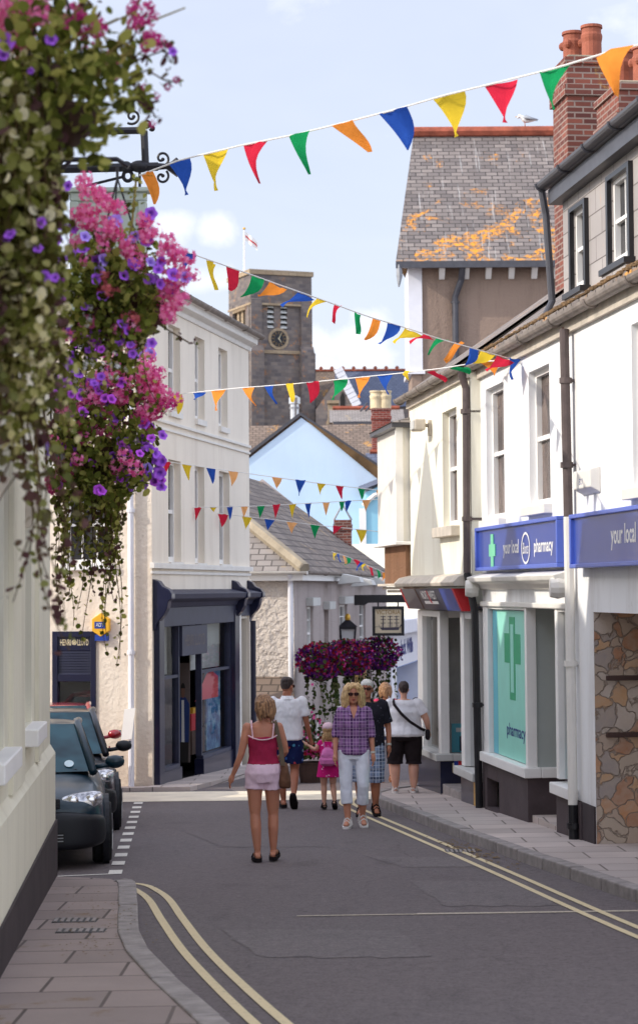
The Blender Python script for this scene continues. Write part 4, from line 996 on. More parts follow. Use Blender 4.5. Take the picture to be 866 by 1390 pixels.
b = MB(FL); b.quad((pl1, -.06, zsl), (pl1+.1, -1.1, zsl), (pl1+.1, -1.1, zt_), (pl1, -.06, zt_)); b.build('return_pane', 'shop_glass', fr_, fix=False)
part('door', 'interior_dark', hl, FL, (pl1+.1, pr0-.1, -1.2, -1.1, gb, 1.0)); part('door_frame', 'navy_paint', hl, FL, (pl1+.05, pl1+.16, -1.15, -1.0, gb, zt_), (pr0-.16, pr0-.05, -1.15, -1.0, gb, zt_), (pl1+.16, pr0-.16, -1.15, -1.0, 1.0, 1.1))
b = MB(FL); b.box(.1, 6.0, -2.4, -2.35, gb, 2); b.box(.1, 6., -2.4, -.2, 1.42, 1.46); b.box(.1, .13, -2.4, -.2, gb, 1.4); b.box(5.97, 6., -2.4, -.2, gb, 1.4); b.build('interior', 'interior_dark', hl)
hb = thing('hanging_sign_board', 'small navy sign board hung in the mouth of the navy shop doorway', 'sign', FL.pt(2.9, -.1, .8))
u0_, u1_ = FL.at(244, 865)[0], FL.at(278, 865)[0]
part('board', 'navy_dusty', hb, FL, (u0_, u1_, .0, .05, .88, 1.39), bevel=.005)
lettering('HENRI LLOYD', FL, (u0_+u1_)/2, .052, 1.14, .2, 'brown_pipe', hb, (u1_-u0_)*.8, 1, .01)
# posters seen through the glass
mp = thing('fashion_poster', 'tall poster of a man in a blue jacket standing inside the dark shop doorway', 'poster', FL.pt(2.7, -1, -1))
mu = 2.62; fw = .32
FP = FL.turn(3.16)
pe0, pe1 = FP.at(258, 970)[0], FP.at(240, 970)[0]; pz0, pz1 = FP.at(249, 1035)[1], FP.at(249, 900)[1]; pm, pw, pz_ = (pe0+pe1)/2, (pe1-pe0)/.72, (pz1-pz0)/2.2
plain('poster_dark', lin(96, 84, 80), .6, .2, 2); plain('jacket_blue', lin(30, 52, 106), .6, .2); plain('skin_dark', lin(120, 84, 70), .6, .1)
def pshape(m, nm, pts, w): MB(FP).quad(*[(pm+u*pw, w, pz0+(z+1.2)*pz_) for u, z in pts]).build(nm, m, mp, fix=False)
MB(FP).box(pe0, pe1, -.02, 0, pz0, pz1).build('board', 'poster_dark', mp)
pshape('jacket_blue', 'jacket', [(-.3, -.75), (.3, -.75), (.33, .1), (.14, .24), (-.14, .24), (-.33, .1)], .004); pshape('blind', 'shirt', [(-.07, -.75), (.09, -.75), (.08, .18), (-.05, .18)], .007)
pshape('interior_dark', 'trousers', [(-.26, -1.2), (.26, -1.2), (.28, -.75), (-.28, -.75)], .005)
pshape('skin_dark', 'face', [(.1*cos(a*.524), .37+.15*sin(a*.524)) for a in range(12)], .006); pshape('interior_dark', 'hair', [(.115*cos(a*.35), .44+.12*sin(a*.35)) for a in range(10)], .008)
dp = thing('window_display', 'blue seascape display with a painted pink awning reflection behind the navy shop window', 'display', FL.pt(4.6, -.5, -1))
m, n, bs = mat('seascape')
pp = n.pos(); n.put(bs.inputs['Base Color'], n.ramp(n.noise(pp, 3.2, 5, .65), [(.3, lin(20, 30, 60)), (.45, lin(40, 110, 170)), (.58, lin(120, 180, 210)), (.68, lin(220, 226, 230)), (.8, lin(60, 70, 110))]))
part('panel', 'seascape', dp, FL, (4.4, 5.5, -.2, -.17, zsl, .5)); MB(FL).quad((3.5, -.16, .02), (5.3, -.16, .02), (5.3, -.16, .4), (4.8, -.16, .52), (4.4, -.16, .48)).build('reflection', 'pink_reflection' if plain('pink_reflection', lin(255, 104, 112), .6, .06) else 0, dp, fix=False)  # pink awning reflection in the pane, painted as a flat shape
part('counter', 'brown_interior', dp, FL, (3.45, 4.5, -.5, -.2, zsl, -.5)); part('bag', 'red_accent', dp, FL, (3.5, 3.9, -.4, -.22, -.5, -.2)); part('bag', 'alarm_yellow', dp, FL, (3.6, 4.0, -.3, -.22, -.2, -.1))
dq = thing('window_display', 'display stands and a painted pale reflection behind the left-hand navy shop pane'.replace('left-hand ', 'narrower '), 'display', FL.pt(1.2, -.5, -1))
part('reflection_panel', 'ply_grey', dq, FL, (.45, 1.7, -.32, -.3, zsl+.35, .5)); part('plinth', 'off_white', dq, FL, (.6, 1.3, -.28, -.15, zsl, -.55)); part('panel', 'seascape', dq, FL, (.9, 1.9, -1.0, -.96, -.6, .45)); part('mannequin', 'blind', dq, FL, (1.6, 1.85, -.8, -.6, zsl, .3)); part('box', 'red_accent', dq, FL, (1.2, 1.5, -.5, -.35, -.9, -.65))  # pale panel behind the glass added to imitate the pane's reflection
# louvred window on the end wall
lw = thing('louvred_shop_window', 'navy louvred panel and window with gold lettering on the rough white end wall', 'window', FE.pt(ew[0], 0, -.5))
zb_ = FE.at(100, 965)[1]-.3
b = MB(FE); a, c, e, g = ew
b.box(a-.0, a+.09, -.1, .03, e, g); b.box(c-.09, c, -.1, .03, e, g); b.box(a+.09, c-.09, -.1, .03, g-.09, g)
zz0 = FE.at(100, 920)[1]; b.box(a+.09, c-.09, -.1, .025, zz0-.06, zz0+.06); zz1 = FE.at(100, 883)[1]
b.build('frame', 'navy_paint', lw, bevel=.006)
MB(FE).box(a+.09, c-.09, -.1, .0, zz1, g-.09).build('sign_panel', 'navy_paint', lw)
b = MB(FE); n = 9
for k in range(n): z = zz0+.06+(zz1-zz0-.06)*k/n; b.prism([(-.08, z+.0), (.0, z), (-.02, z+(zz1-zz0)/n*.9), (-.08, z+(zz1-zz0)/n*.9)], 0, a+.09, c-.09)
b.build('louvre', 'navy_paint', lw)
MB(FE).box(a+.05, c-.05, -.14, -.12, zz0-.1, zz1).build('louvre_back', 'interior_dark', lw)
zl_ = FE.at(100, 872)[1]
lettering('HENRI', FE, c-(c-a)*.3, .004, zl_, .1, 'pale_gold', lw, (c-a)*.25, -1, .01); lettering('LLOYD', FE, a+(c-a)*.3, .004, zl_, .1, 'pale_gold', lw, (c-a)*.25, -1, .01)
b = MB(FE); um = (a+c)/2
for k in range(20):
    t0, t1 = k*.314, (k+1)*.314; b.quad(*[(um+cos(t)*r, .004, zl_+sin(t)*r) for t, r in ((t0, .042), (t1, .042), (t1, .032), (t0, .032))])
for k in range(5): t0 = k*1.257+1.57; b.quad((um, .004, zl_), (um+.02*cos(t0-.5), .004, zl_+.02*sin(t0-.5)), (um+.042*cos(t0), .004, zl_+.042*sin(t0)), (um+.02*cos(t0+.5), .004, zl_+.02*sin(t0+.5)))
b.build('crest', 'pale_gold', lw, fix=False)
MB(FE).quad((a+.09, -.05, e), (c-.09, -.05, e), (c-.09, -.05, zz0-.06), (a+.09, -.05, zz0-.06)).build('pane', 'shop_glass', lw, fix=False)
m, n, bs = mat('pleat_sea'); pp = n.pos(); zs_ = n.sep(pp)
wv = n.math('SINE', n.math('MULTIPLY', zs_[0], 52.)); sea = n.ramp(n.math('ADD', n.math('ADD', zs_[2], .75), n.math('MULTIPLY', n.noise(pp, 3, 3), .3)), [(.0, lin(40, 60, 70)), (.18, lin(60, 130, 140)), (.3, lin(90, 170, 186)), (.55, lin(150, 200, 214))])
n.put(bs.inputs['Base Color'], n.mix(n.ramp(wv, [(.55, 0.), (.95, .75)]), sea, (.75, .75, .73)))
MB(FE).quad((a+.05, -.14, e), (c-.05, -.14, e), (c-.05, -.14, zz0-.06), (a+.05, -.14, zz0-.06)).build('printed_blind', 'pleat_sea', lw, fix=False)
b = MB(FE); xx = c-.32; zz = FE.at(84, 950)[1]
b.quad(*[(xx+.17*q, -.11, zz+r*.2) for q, r in ((-1, -1.2), (1, -1.2), (1.05, .2), (.4, .55), (-.4, .55), (-1.05, .2))]); b.build('printed_shirt', 'red_accent', lw, fix=False)
b = MB(FE); b.quad(*[(xx+.075*cos(k*.524), -.105, zz+.2+.1*sin(k*.524)) for k in range(12)]); b.build('printed_face', 'skin_dark', lw, fix=False)
# alarm and pipes on the end wall
ua, zA_ = FE.at(139, 848); t = thing('alarm_box', 'yellow hexagonal alarm box with blue label on the rough white wall', 'alarm box', FE.pt(ua, 0, zA_))
b = MB(FE); r = .17
b.prism([(ua+r*cos(k*pi/3+pi/6), zA_+r*1.15*sin(k*pi/3+pi/6)) for k in range(6)], 1, 0, .09); b.build('case', 'alarm_yellow', t, bevel=.012)
MB(FE).box(ua-.08, ua+.1, .09, .095, zA_-.06, zA_+.05).build('badge', 'alarm_blue', t); MB(FE).box(ua-.12, ua+.1, .0, .08, zA_-.26, zA_-.16).build('base', 'alarm_blue', t)
lettering('ADT', FE, ua+.01, .097, zA_, .06, 'white_paint', t, .13, -1)
up_ = FE.at(180, 800)[0]
downpipe(FE, [(up_, .08, 6.6), (up_, .08, -1.3), (up_-.02, .16, -1.38)], .05, 'jw_white', hl, clips=((up_, .08, 1.0), (up_, .08, 3.3)))
us_, zs2 = FE.at(178, 982); t = thing('notice_board', 'small blank white notice tilted on the pipe by the shop corner', 'notice', FE.pt(us_, .14, zs2))
b = MB(FE); b.add([(us_+q[0], .15, zs2+q[1]) for q in ((.12, -.26), (-.06, -.24), (-.12, .26), (.06, .24))]+[(us_+q[0], .165, zs2+q[1]) for q in ((.12, -.26), (-.06, -.24), (-.12, .26), (.06, .24))], [(0, 1, 2, 3), (4, 5, 6, 7), (0, 1, 5, 4), (1, 2, 6, 5), (2, 3, 7, 6), (3, 0, 4, 7)]); b.build('plate', 'white_paint', t); MB(FE).box(us_-.03, us_+.03, .06, .15, zs2-.02, zs2+.02).build('clip', 'grey_paint', t)
slab([FL.pt(-.5, 0, 0)[:2], FL.pt(-.5, .75, 0)[:2], FL.pt(9.5, .8, 0)[:2], FL.pt(9.5, 0, 0)[:2]], 'pavement', 'paving', .07)
slab([FE.pt(-.1, 0, 0)[:2], FE.pt(-.1, .45, 0)[:2], FE.pt(4.2, .5, 0)[:2], FE.pt(4.2, 0, 0)[:2]], 'pavement', 'paving', .06)

# ------------------------------------------------------------------ the inn
q = at_y(399, 780, 44.6)
FV = Frame((q.x, 44.6), 8.2, 1); FVE = FV.turn(0); FVE.n = -FV.d
ZE = at_y(399, 779, 44.6).z
LV = 17.2
iv = thing('inn_building', 'grey rough-rendered inn with slate roof, floodlights and flower baskets along its street front', 'building', (q.x, 44.6, -1.5))
def V_(px, py): return FV.at(px, py)
vw = []
for xa, xb, ya, yb in ((417, 425, 828, 905), (461, 471, 814, 880), (488, 496, 822, 880)):
    o_ = opening(FV, xa, xb, ya, yb); vw.append(o_)
zz_ = (sum(o_[2] for o_ in vw)/3, sum(o_[3] for o_ in vw)/3)
vw = [(o_[0], o_[1], zz_[0], zz_[1]) for o_ in vw]
rec = opening(FV, 440, 446, 838, 890); rec = (rec[0], rec[1], zz_[0], zz_[1]-.1)
wall(FV, 0, LV, -.75, ZE, vw+[rec], .16, 'pub_render', 'wall', iv)
for o_ in vw: sash(FV, *o_, .09, iv, 'white_paint', 2, 4, 'off_white', .07)
part('blocked_window', 'pub_render', iv, FV, (rec[0], rec[1], -.15, -.1, rec[2], rec[3]))
b = MB(FV)
for o_ in vw+[rec]: MB(FV).box(o_[0]-.12, o_[1]+.12, .0, .16, o_[3]+.02, o_[3]+.2).build('window_hood', 'grey_paint', iv, bevel=.01)
wall(FVE, 0, 7, -3, ZE, [], .1, 'pub_rough', 'wall', iv)
b = MB(FV); b.quad((LV, 0, -3), (LV, -7.2, -3), (LV, -7.2, ZE), (LV, 0, ZE)); b.quad((LV, 0, ZE), (LV, -7.2, ZE), (LV, -3.6, ZE+2.9)); b.quad((0, -7.2, -3), (LV, -7.2, -3), (LV, -7.2, ZE), (0, -7.2, ZE)); b.quad((0, 0, -.75), (LV, 0, -.75), (LV, -.25, -.75), (0, -.25, -.75))
b.build('wall', 'pub_render', iv, fix=False)
e = .22; RZ = ZE+2.75
b = MB(FV); b.quad((-e, e, ZE+.06), (LV+.1, e, ZE+.06), (LV+.1, -3.6, RZ+.06), (3.3, -3.6, RZ+.06)); b.quad((LV+.1, -7.4, ZE+.06), (-e, -7.4, ZE+.06), (3.3, -3.6, RZ+.06), (LV+.1, -3.6, RZ+.06)); b.build('roof', 'slate_pub', iv, fix=False)
b = MB(FV); b.quad((-e, e, ZE+.06), (-e, -7.4, ZE+.06), (3.3, -3.6, RZ+.06)); b.build('hip_roof', 'slate_pale', iv, fix=False)
b = MB(FV); b.tube([(-e-.05, e+.05, ZE+.1), (3.3, -3.6, RZ+.1)], .13, 6); b.build('hip_ridge', 'ridge_cement', iv)
b = MB(FV); b.box(-e, LV, e-.03, e, ZE-.14, ZE+.055); b.box(-e, -e+.03, -7, e-.03, ZE-.14, ZE+.055); b.build('fascia', 'white_paint', iv)
gutter(FV, -e, LV+.1, e+.07, ZE+.05, .06, 'grey_gutter', iv, 6); gutter(FVE, -e-.1, 7, e+.07, ZE+.05, .06, 'off_white', iv, 3)
downpipe(FVE, [(.05, .25, ZE), (.06, .1, ZE-.2), (.06, .1, -1.6)], .055, 'jw_white', iv)
# ground floor front
b = MB(FV); b.box(.0, LV, -.3, -.24, -3, -.75); b.build('ground_front', 'pub_render', iv)
for k, u in enumerate((.5, 3.2, 7.5, 9.2, 12.2, 14.6)):
    if k in (0, 2, 4): sash(FV, u, u+1.4, -1.6, -.85, .17, iv, 'white_paint', 3, 4, None, .1, False, .06)
    else:
        d_ = part('door', 'wood_dark', iv, FV, (u, u+1.0, -.24, -.19, -3, -.85)); part('door_frame', 'white_paint', iv, FV, (u-.12, u, -.24, -.14, -3, -.78), (u+1., u+1.12, -.24, -.14, -3, -.78))
part('fascia_board', 'wood_dark', iv, FV, (9.2, 12.8, .0, .08, -.72, .02))
uh, zh = V_(485, 915)
b = lettering('HOTEL', FV, uh, .1, zh, .52, 'gold', iv, 2.5, 1, .02, 0, .06)
# floodlights along the eave
for k, (px, py) in enumerate(((443, 785), (461, 789), (488, 788), (508, 788))):
    u, z = V_(px, py); t = thing('eave_floodlight', 'pale hooded floodlight on a short arm under the eave of the inn', 'floodlight', FV.pt(u, 0, z), 'floodlights under the eave of the inn')
    b = MB(FV); b.tube([(u-.3, 0, z), (u-.05, .5, z+.02)], .02, 6); b.build('arm', 'grey_paint', t)
    b = MB(FV); b.prism([(.3, z-.14), (.85, z-.1), (.8, z+.02), (.42, z+.1)], 0, u-.32, u+.32); b.build('hood', 'grey_paint', t, bevel=.01)
# lamp bracket, lantern, hanging sign
ul, zl2 = V_(462, 850)
t = thing('wall_lantern', 'black four-sided lantern with gold finial on a scrolled bracket over the flower baskets', 'lantern', FV.pt(ul, .6, zl2))
qa = at_y(472, 860, FV.pt(ul, .0, 0).y); cx_ = qa.x; cy_ = qa.y
S_ = .34
px2m = cy_/2900
zb2, zt2 = at_y(472, 873, cy_).z, at_y(472, 853, cy_).z
b = MB(); hw2 = 10.5*px2m
for sx in (-1, 1):
    for sy in (-1, 1): b.tube([(cx_+sx*hw2*.82, cy_+sy*hw2*.82, zb2), (cx_+sx*hw2, cy_+sy*hw2, zt2)], .025, 5)
b.box(cx_-hw2*.85, cx_+hw2*.85, cy_-hw2*.85, cy_+hw2*.85, zb2-.04, zb2+.03); b.box(cx_-hw2*1.1, cx_+hw2*1.1, cy_-hw2*1.1, cy_+hw2*1.1, zt2-.02, zt2+.04)
b.build('frame', 'iron', t)
b = MB(); zr2 = zt2+.2
b.add([(cx_-hw2*1.25, cy_-hw2*1.25, zt2+.04), (cx_+hw2*1.25, cy_-hw2*1.25, zt2+.04), (cx_+hw2*1.25, cy_+hw2*1.25, zt2+.04), (cx_-hw2*1.25, cy_+hw2*1.25, zt2+.04), (cx_-.06, cy_-.06, zr2), (cx_+.06, cy_-.06, zr2), (cx_+.06, cy_+.06, zr2), (cx_-.06, cy_+.06, zr2)], [(0, 1, 2, 3), (4, 5, 6, 7), (0, 1, 5, 4), (1, 2, 6, 5), (2, 3, 7, 6), (3, 0, 4, 7)]); b.build('roof', 'iron', t)
MB().ball((cx_, cy_, zr2+.06), .07, .07, .1).build('finial', 'gold', t, smooth=True)
MB().box(cx_-hw2*.8, cx_+hw2*.8, cy_-hw2*.8, cy_+hw2*.8, zb2+.03, zt2-.02).build('glass', 'lantern_glass', t)
b = MB(); w0 = FV.pt(ul, 0, 0); x0_ = cx_-.66
b.tube([(x0_, cy_, zb2-.1), (x0_, cy_, zt2+.06)], .03, 6); b.tube([(x0_, cy_, zt2), (cx_, cy_, zt2)], .022, 6); b.tube([(x0_, cy_, zb2), (cx_, cy_, zb2)], .022, 6)
for s in (-1, 1): b.tube([(x0_+.24+.17*(1-k/26)*cos(k*.5+s), cy_, (zb2+zt2)/2+s*.1+.15*(1-k/26)*sin(k*.5+s)) for k in range(22)], .014, 5)
b.build('bracket', 'iron', t)
ub, zb3 = V_(481, 813)
bw_ = FV.pt(ub, 0, 0)
k_ = bw_.y/2900
hs = thing('hanging_inn_sign', 'black framed inn sign lettered victoria with a sailing ship, hung from a dark beam', 'sign', (bw_.x, bw_.y, zb3))
FH = Frame((bw_.x, bw_.y), 90, 1)
b = MB(FH); L_ = 73*k_
b.prism([(0, zb3-.16), (.25, zb3-.16), (.36, zb3-.1), (L_, zb3-.1), (L_, zb3+.1), (0, zb3+.1)], 1, -.05, .05); b.build('beam', 'black_paint', hs)
s0, s1_ = 24*k_, 67*k_; z0_, z1_ = at_y(520, 863, bw_.y).z, at_y(520, 823, bw_.y).z
b = MB(FH); f_ = .07
b.box(s0, s1_, -.06, .06, z0_, z0_+f_); b.box(s0, s1_, -.06, .06, z1_-f_, z1_); b.box(s0, s0+f_, -.06, .06, z0_+f_, z1_-f_); b.box(s1_-f_, s1_, -.06, .06, z0_+f_, z1_-f_); b.build('frame', 'black_paint', hs)
b = MB(FH)
for s in (s0+.15, s1_-.15): b.tube([(s, 0, z1_), (s, 0, zb3-.08)], .02, 5)
b.build('chain', 'iron', hs)
plain('sign_cream', lin(206, 190, 160), .6, .12, 2); plain('ship_ink', lin(70, 64, 76), .6, .1); plain('ship_pale', lin(150, 140, 130), .6, .1); plain('sign_gold', lin(150, 118, 70), .5, .1)
MB(FH).box(s0+f_, s1_-f_, -.03, .03, z0_+f_, z1_-f_).build('panel', 'sign_cream', hs)
sm, sw_, zh_ = (s0+s1_)/2, s1_-s0, z1_-z0_
lettering('VICTORIA', FH, sm, .034, z1_-.2*zh_, .15*zh_, 'sign_gold', hs, sw_*.76, 1, .012)
b = MB(FH); zk = z0_+.22*zh_
b.quad((sm-.28*sw_, .034, zk+.06*zh_), (sm+.36*sw_, .034, zk+.07*zh_), (sm+.32*sw_, .034, zk-.03*zh_), (sm-.2*sw_, .034, zk-.03*zh_))
for k in (-.16, .06, .26): b.box(sm+k*sw_-.012, sm+k*sw_+.012, .033, .036, zk+.06*zh_, zk+.46*zh_)
for k in (-.16, .06, .26):
    for zq_ in (.2, .32, .42): b.box(sm+(k-.08)*sw_, sm+(k+.08)*sw_, .033, .0355, zk+zq_*zh_, zk+(zq_+.022)*zh_)
b.tube([(sm+.36*sw_, .035, zk+.07*zh_), (sm+.42*sw_, .035, zk+.16*zh_)], .012, 4)
b.build('ship', 'ship_ink', hs)
b = MB(FH); b.box(sm-.42*sw_, sm-.2*sw_, .032, .0345, zk+.08*zh_, zk+.1*zh_)
for k in range(8): b.box(sm-(.4-.1*k)*sw_, sm-(.38-.1*k)*sw_, .032, .0348, zk+.07*zh_, zk+(.1+.06*((k*37) % 3))*zh_)
b.build('harbour', 'ship_pale', hs)
# brick chimney at the far end, with a small cowl frame
uc_ = LV-.55
ya = FV.pt(uc_, -1.5, 0).y; ca = at_y(465, 700, ya); 
kx = ya/2900
t = thing('chimney', 'slim dark brick chimney with a triangular lead cap at the end of the inn roof', 'chimney', (ca.x, ya, ZE+.8))
b = MB(); b.box(ca.x-12*kx, ca.x+12*kx, ya-.3, ya+.3, ZE-.3, at_y(465, 706, ya).z); b.box(ca.x-13*kx, ca.x+13*kx, ya-.33, ya+.33, at_y(465, 720, ya).z, at_y(465, 712, ya).z); b.build('stack', 'red_brick', t)
b = MB(); zt3 = at_y(465, 706, ya).z; zt4 = at_y(465, 698, ya).z; zt5 = at_y(465, 690, ya).z
b.tube([(ca.x-12*kx, ya, zt3), (ca.x, ya, zt5+.12), (ca.x+12*kx, ya, zt3)], .035, 5); b.build('cap', 'lead', t)
MB().box(ca.x-16*kx, ca.x-10*kx, ya-.4, ya-.2, at_y(465, 755, ya).z, at_y(465, 745, ya).z).build('flashing', 'lead', t)
slab([FV.pt(-1, -.3, 0)[:2], FV.pt(-1, .9, 0)[:2], FV.pt(30, 1., 0)[:2], FV.pt(30, -.3, 0)[:2]], 'pavement', 'paving', .08)
# slate canopy on the rough end wall
uq, zq2 = FVE.at(352, 938)
t = thing('door_canopy', 'small grey slate canopy jutting from the rough sunlit end wall', 'canopy', FVE.pt(uq, 0, zq2))
b = MB(FVE); b.quad((uq-.7, .02, zq2+.3), (uq+.7, .02, zq2+.3), (uq+.85, .7, zq2-.1), (uq-.85, .7, zq2-.1)); b.quad((uq-.7, .02, zq2+.24), (uq+.7, .02, zq2+.24), (uq+.85, .7, zq2-.16), (uq-.85, .7, zq2-.16)); b.quad((uq-.85, .7, zq2-.16), (uq+.85, .7, zq2-.16), (uq+.85, .7, zq2-.1), (uq-.85, .7, zq2-.1)); b.build('hood', 'slate_brown', t, fix=False)
b = MB(FVE)
for s in (-.6, .6): b.prism([(.02, zq2-.5), (.06, zq2-.5), (.6, zq2-.14), (.02, zq2-.14)], 0, uq+s-.05, uq+s+.05)
b.build('bracket', 'wood_dark', t)

# ------------------------------------------------------------------ shop beyond the inn
FJ = Frame(FV.pt(LV+.05, .12, 0)[:2], 8.2, 1)
jw = thing('blue_shop_building', 'low white shop with pale blue doorway and dark blue lettering beyond the inn', 'shop', FJ.pt(6, 0, -2))
j0, j1 = 0., FJ.at(574, 900)[0]
zj = [FJ.at(558, y)[1] for y in (838, 856, 899)]
b = MB(FJ); b.box(j0, j1, -3, .0, zj[2], zj[1]); b.box(j0, j0+.9, -3, .0, -4, zj[2]); b.box(j1-.7, j1, -3, .0, -4, zj[2]); b.build('wall', 'jw_white', jw)
MB(FJ).box(j0-.1, j1+.3, -3, .35, zj[1], zj[0]).build('cornice', 'jw_white', jw, bevel=.03)
MB(FJ).box(j0+.9, j1-.7, -1.2, -1.1, -4, zj[2]).build('door_wall', 'jw_blue', jw); MB(FJ).box(j0+.9, j1-.7, -1.2, .0, zj[2]-.02, zj[2]-.0).build('lintel', 'jw_blue', jw)
b = MB(FJ); b.box(j0+.7, j0+.9, .0, .05, -4, zj[2]); b.box(j1-.7, j1-.45, .0, .05, -4, zj[2]); b.build('pilaster', 'white_paint', jw)
uj0, uj1 = FJ.at(543, 880)[0], FJ.at(560, 878)[0]
lettering('Jack Wills', FJ, (uj0+uj1)/2, .01, FJ.at(552, 880)[1], .62, 'jw_letter', jw, (uj1-uj0), 1, .03)
downpipe(FJ, [(j1+.15, .1, zj[0]+1), (j1+.15, .1, -3)], .07, 'dark_gutter', jw, clips=((j1+.15, .1, .3),))
part('wall', 'cream_render', jw, FJ, (j1+.02, j1+2.4, -3, -.05, -4, 3.5))

# ------------------------------------------------------------------ blue gabled houses behind
FB = Frame((0, 82), 90, 1)       # u = world X, looking toward the camera
def B_(px, py): return FB.at(px, py)
pk = B_(409, 567); el = B_(300, 652); er = B_(548, 662)
bh = thing('pale_blue_house', 'pale blue gable-ended house with mossy brown bargeboard above the inn roof', 'house', (pk[0], 82, 0))
b = MB(FB); b.quad((el[0], 0, -4), (er[0], 0, -4), (er[0], 0, er[1]), (pk[0], 0, pk[1]), (el[0], 0, el[1])); b.build('gable_wall', 'blue_render', bh, fix=False)
b = MB(FB); b.quad((pk[0], .04, pk[1]+.12), (er[0]+.3, .04, er[1]-.1), (er[0]+.3, -9, er[1]-.1), (pk[0], -9, pk[1]+.12)); b.quad((pk[0], .04, pk[1]+.12), (el[0]-.3, .04, el[1]-.1), (el[0]-.3, -9, el[1]-.1), (pk[0], -9, pk[1]+.12)); b.build('roof', 'slate_brown', bh, fix=False)
b = MB(FB); b.prism([(pk[0]-.05, pk[1]+.14), (er[0]+.3, er[1]-.06), (er[0]+.3, er[1]-.75), (pk[0]+.3, pk[1]-.2)], 1, .012, .07); b.build('bargeboard', 'barge', bh)
b = MB(FB); b.prism([(pk[0]-.05, pk[1]+.2), (er[0]+.35, er[1]+.02), (er[0]+.35, er[1]-.08), (pk[0]-.05, pk[1]+.1)], 1, .01, .09); b.prism([(pk[0]-.05, pk[1]+.2), (el[0]-.35, el[1]+.02), (el[0]-.35, el[1]-.12), (pk[0]-.05, pk[1]+.06)], 1, .01, .09); b.build('verge', 'dark_gutter', bh)
FT = Frame((0, 78), 90, 1)
ta, tb, tz0, tz1 = FT.at(497, 720)[0], FT.at(560, 700)[0], FT.at(497, 668)[1], FT.at(545, 640)[1]
th = thing('turquoise_house', 'stronger blue house wall with white edge strip tucked beside the oriel bay', 'house', ((ta+tb)/2, 78, 0))
b = MB(FT); b.quad((ta, 0, -4), (tb, 0, -4), (tb, 0, tz1), (ta, 0, tz0)); b.quad((ta, 0, -4), (ta, -4, -4), (ta, -4, tz0), (ta, 0, tz0)); b.build('wall', 'turq_render', th, fix=False)
b = MB(FT); b.box(ta-.25, ta+.0, -.1, .06, -4, FT.at(497, 690)[1]); b.tube([(ta-.1, .05, FT.at(0, 690)[1]), (ta+.3, .05, FT.at(0, 676)[1]), (ta+1., .05, FT.at(0, 668)[1])], .1, 6); b.build('edge_strip', 'white_paint', th)
wz = (FT.at(540, 790)[1], FT.at(540, 752)[1]); sash(FT, FT.at(548, 800)[0], FT.at(556, 800)[0], FT.at(0, 905)[1], FT.at(0, 815)[1], -.02, th, 'white_paint', 1, 2, None)
b = MB(FT); b.quad((ta-.2, .2, tz0+.05), (tb, .2, tz1+.05), (tb, -4, tz1+.4), (ta-.2, -4, tz0+.4)); b.build('roof', 'slate_blue', th, fix=False)

# ------------------------------------------------------------------ middle-distance roofs
def far_block(name, label, cat, Y, x0, x1, ye, yr, depth, m, wm, base=-6, hip=0, wall_y=None):
    F_ = Frame((0, Y), 90, 1); a, ze = F_.at(x0, ye); c, _ = F_.at(x1, ye)
    k = (Y+depth); zr = at_y(x0, yr, k).z
    t = thing(name, label, cat, ((a+c)/2, Y, ze))
    b = MB(F_); b.quad((a, 0, base), (c, 0, base), (c, 0, ze), (a, 0, ze)); b.quad((a, 0, base), (a, -2*depth, base), (a, -2*depth, ze), (a, 0, ze)); b.quad((c, 0, base), (c, -2*depth, base), (c, -2*depth, ze), (c, 0, ze)); b.quad((a, 0, ze), (a, -2*depth, ze), (a+hip, -depth, zr)); b.quad((c, 0, ze), (c, -2*depth, ze), (c-hip, -depth, zr)); b.build('wall', wm, t, fix=False)
    b = MB(F_); b.quad((a-.2, .25, ze), (c+.2, .25, ze), (c+.2-hip, -depth, zr), (a-.2+hip, -depth, zr)); b.quad((a-.2, -2*depth, ze), (c+.2, -2*depth, ze), (c+.2-hip, -depth, zr), (a-.2+hip, -depth, zr)); b.build('roof', m, t, fix=False)
    return t, F_, a, c, ze, zr, depth
r1 = far_block('brown_roofed_house', 'house with brown slate roof below the church tower', 'house', 110, 300, 470, 640, 578, 4, 'slate_brown', 'pub_render')
r2 = far_block('grey_roofed_house', 'house with pale grey roof and red ridge tiles beside the pale chimney pots', 'house', 120, 452, 545, 574, 556, 3, 'slate_pale', 'roughcast')
t, F_, a, c, ze, zr, dp_ = r2
b = MB(F_); b.tube([(a, -dp_, zr+.08), (c, -dp_, zr+.08)], .14, 6); b.build('ridge_tile', 'ridge_tile', t)
MB(F_).box(a, c, .25, .32, ze-.1, ze+.05).build('gutter', 'dark_gutter', t)
b = MB(F_)
for xp in (490, 497): u_ = F_.at(xp, 568)[0]; b.tube([(u_, -1., ze+.75), (u_+.4, -1.6, ze+1.25)], .06, 5)
b.build('roof_light', 'dark_gutter', t)
r3 = far_block('lichen_roofed_house', 'house with orange-lichened slate roof just above the blue gable', 'house', 105, 452, 560, 640, 576, 4.5, 'slate_brown', 'roughcast')
r5 = far_block('low_tiled_house', 'low grey slate roof with pinkish ridge beside the oriel bay', 'house', 95, 505, 560, 668, 615, 3.5, 'slate_blue', 'roughcast')
t, F_, a, c, ze, zr, dp_ = r5
b = MB(F_); b.tube([(a, -dp_, zr+.06), (c, -dp_, zr+.06)], .12, 6); b.tube([(a-.2, .2, ze), (a+1.6, -dp_, zr+.06)], .1, 6); b.build('ridge_tile', 'ridge_tile', t)
FC = Frame((0, 100), 90, 1)
ca_, cb_ = FC.at(505, 600)[0], FC.at(530, 600)[0]
uA, uB = FC.at(511, 600)[0], FC.at(523, 600)[0]
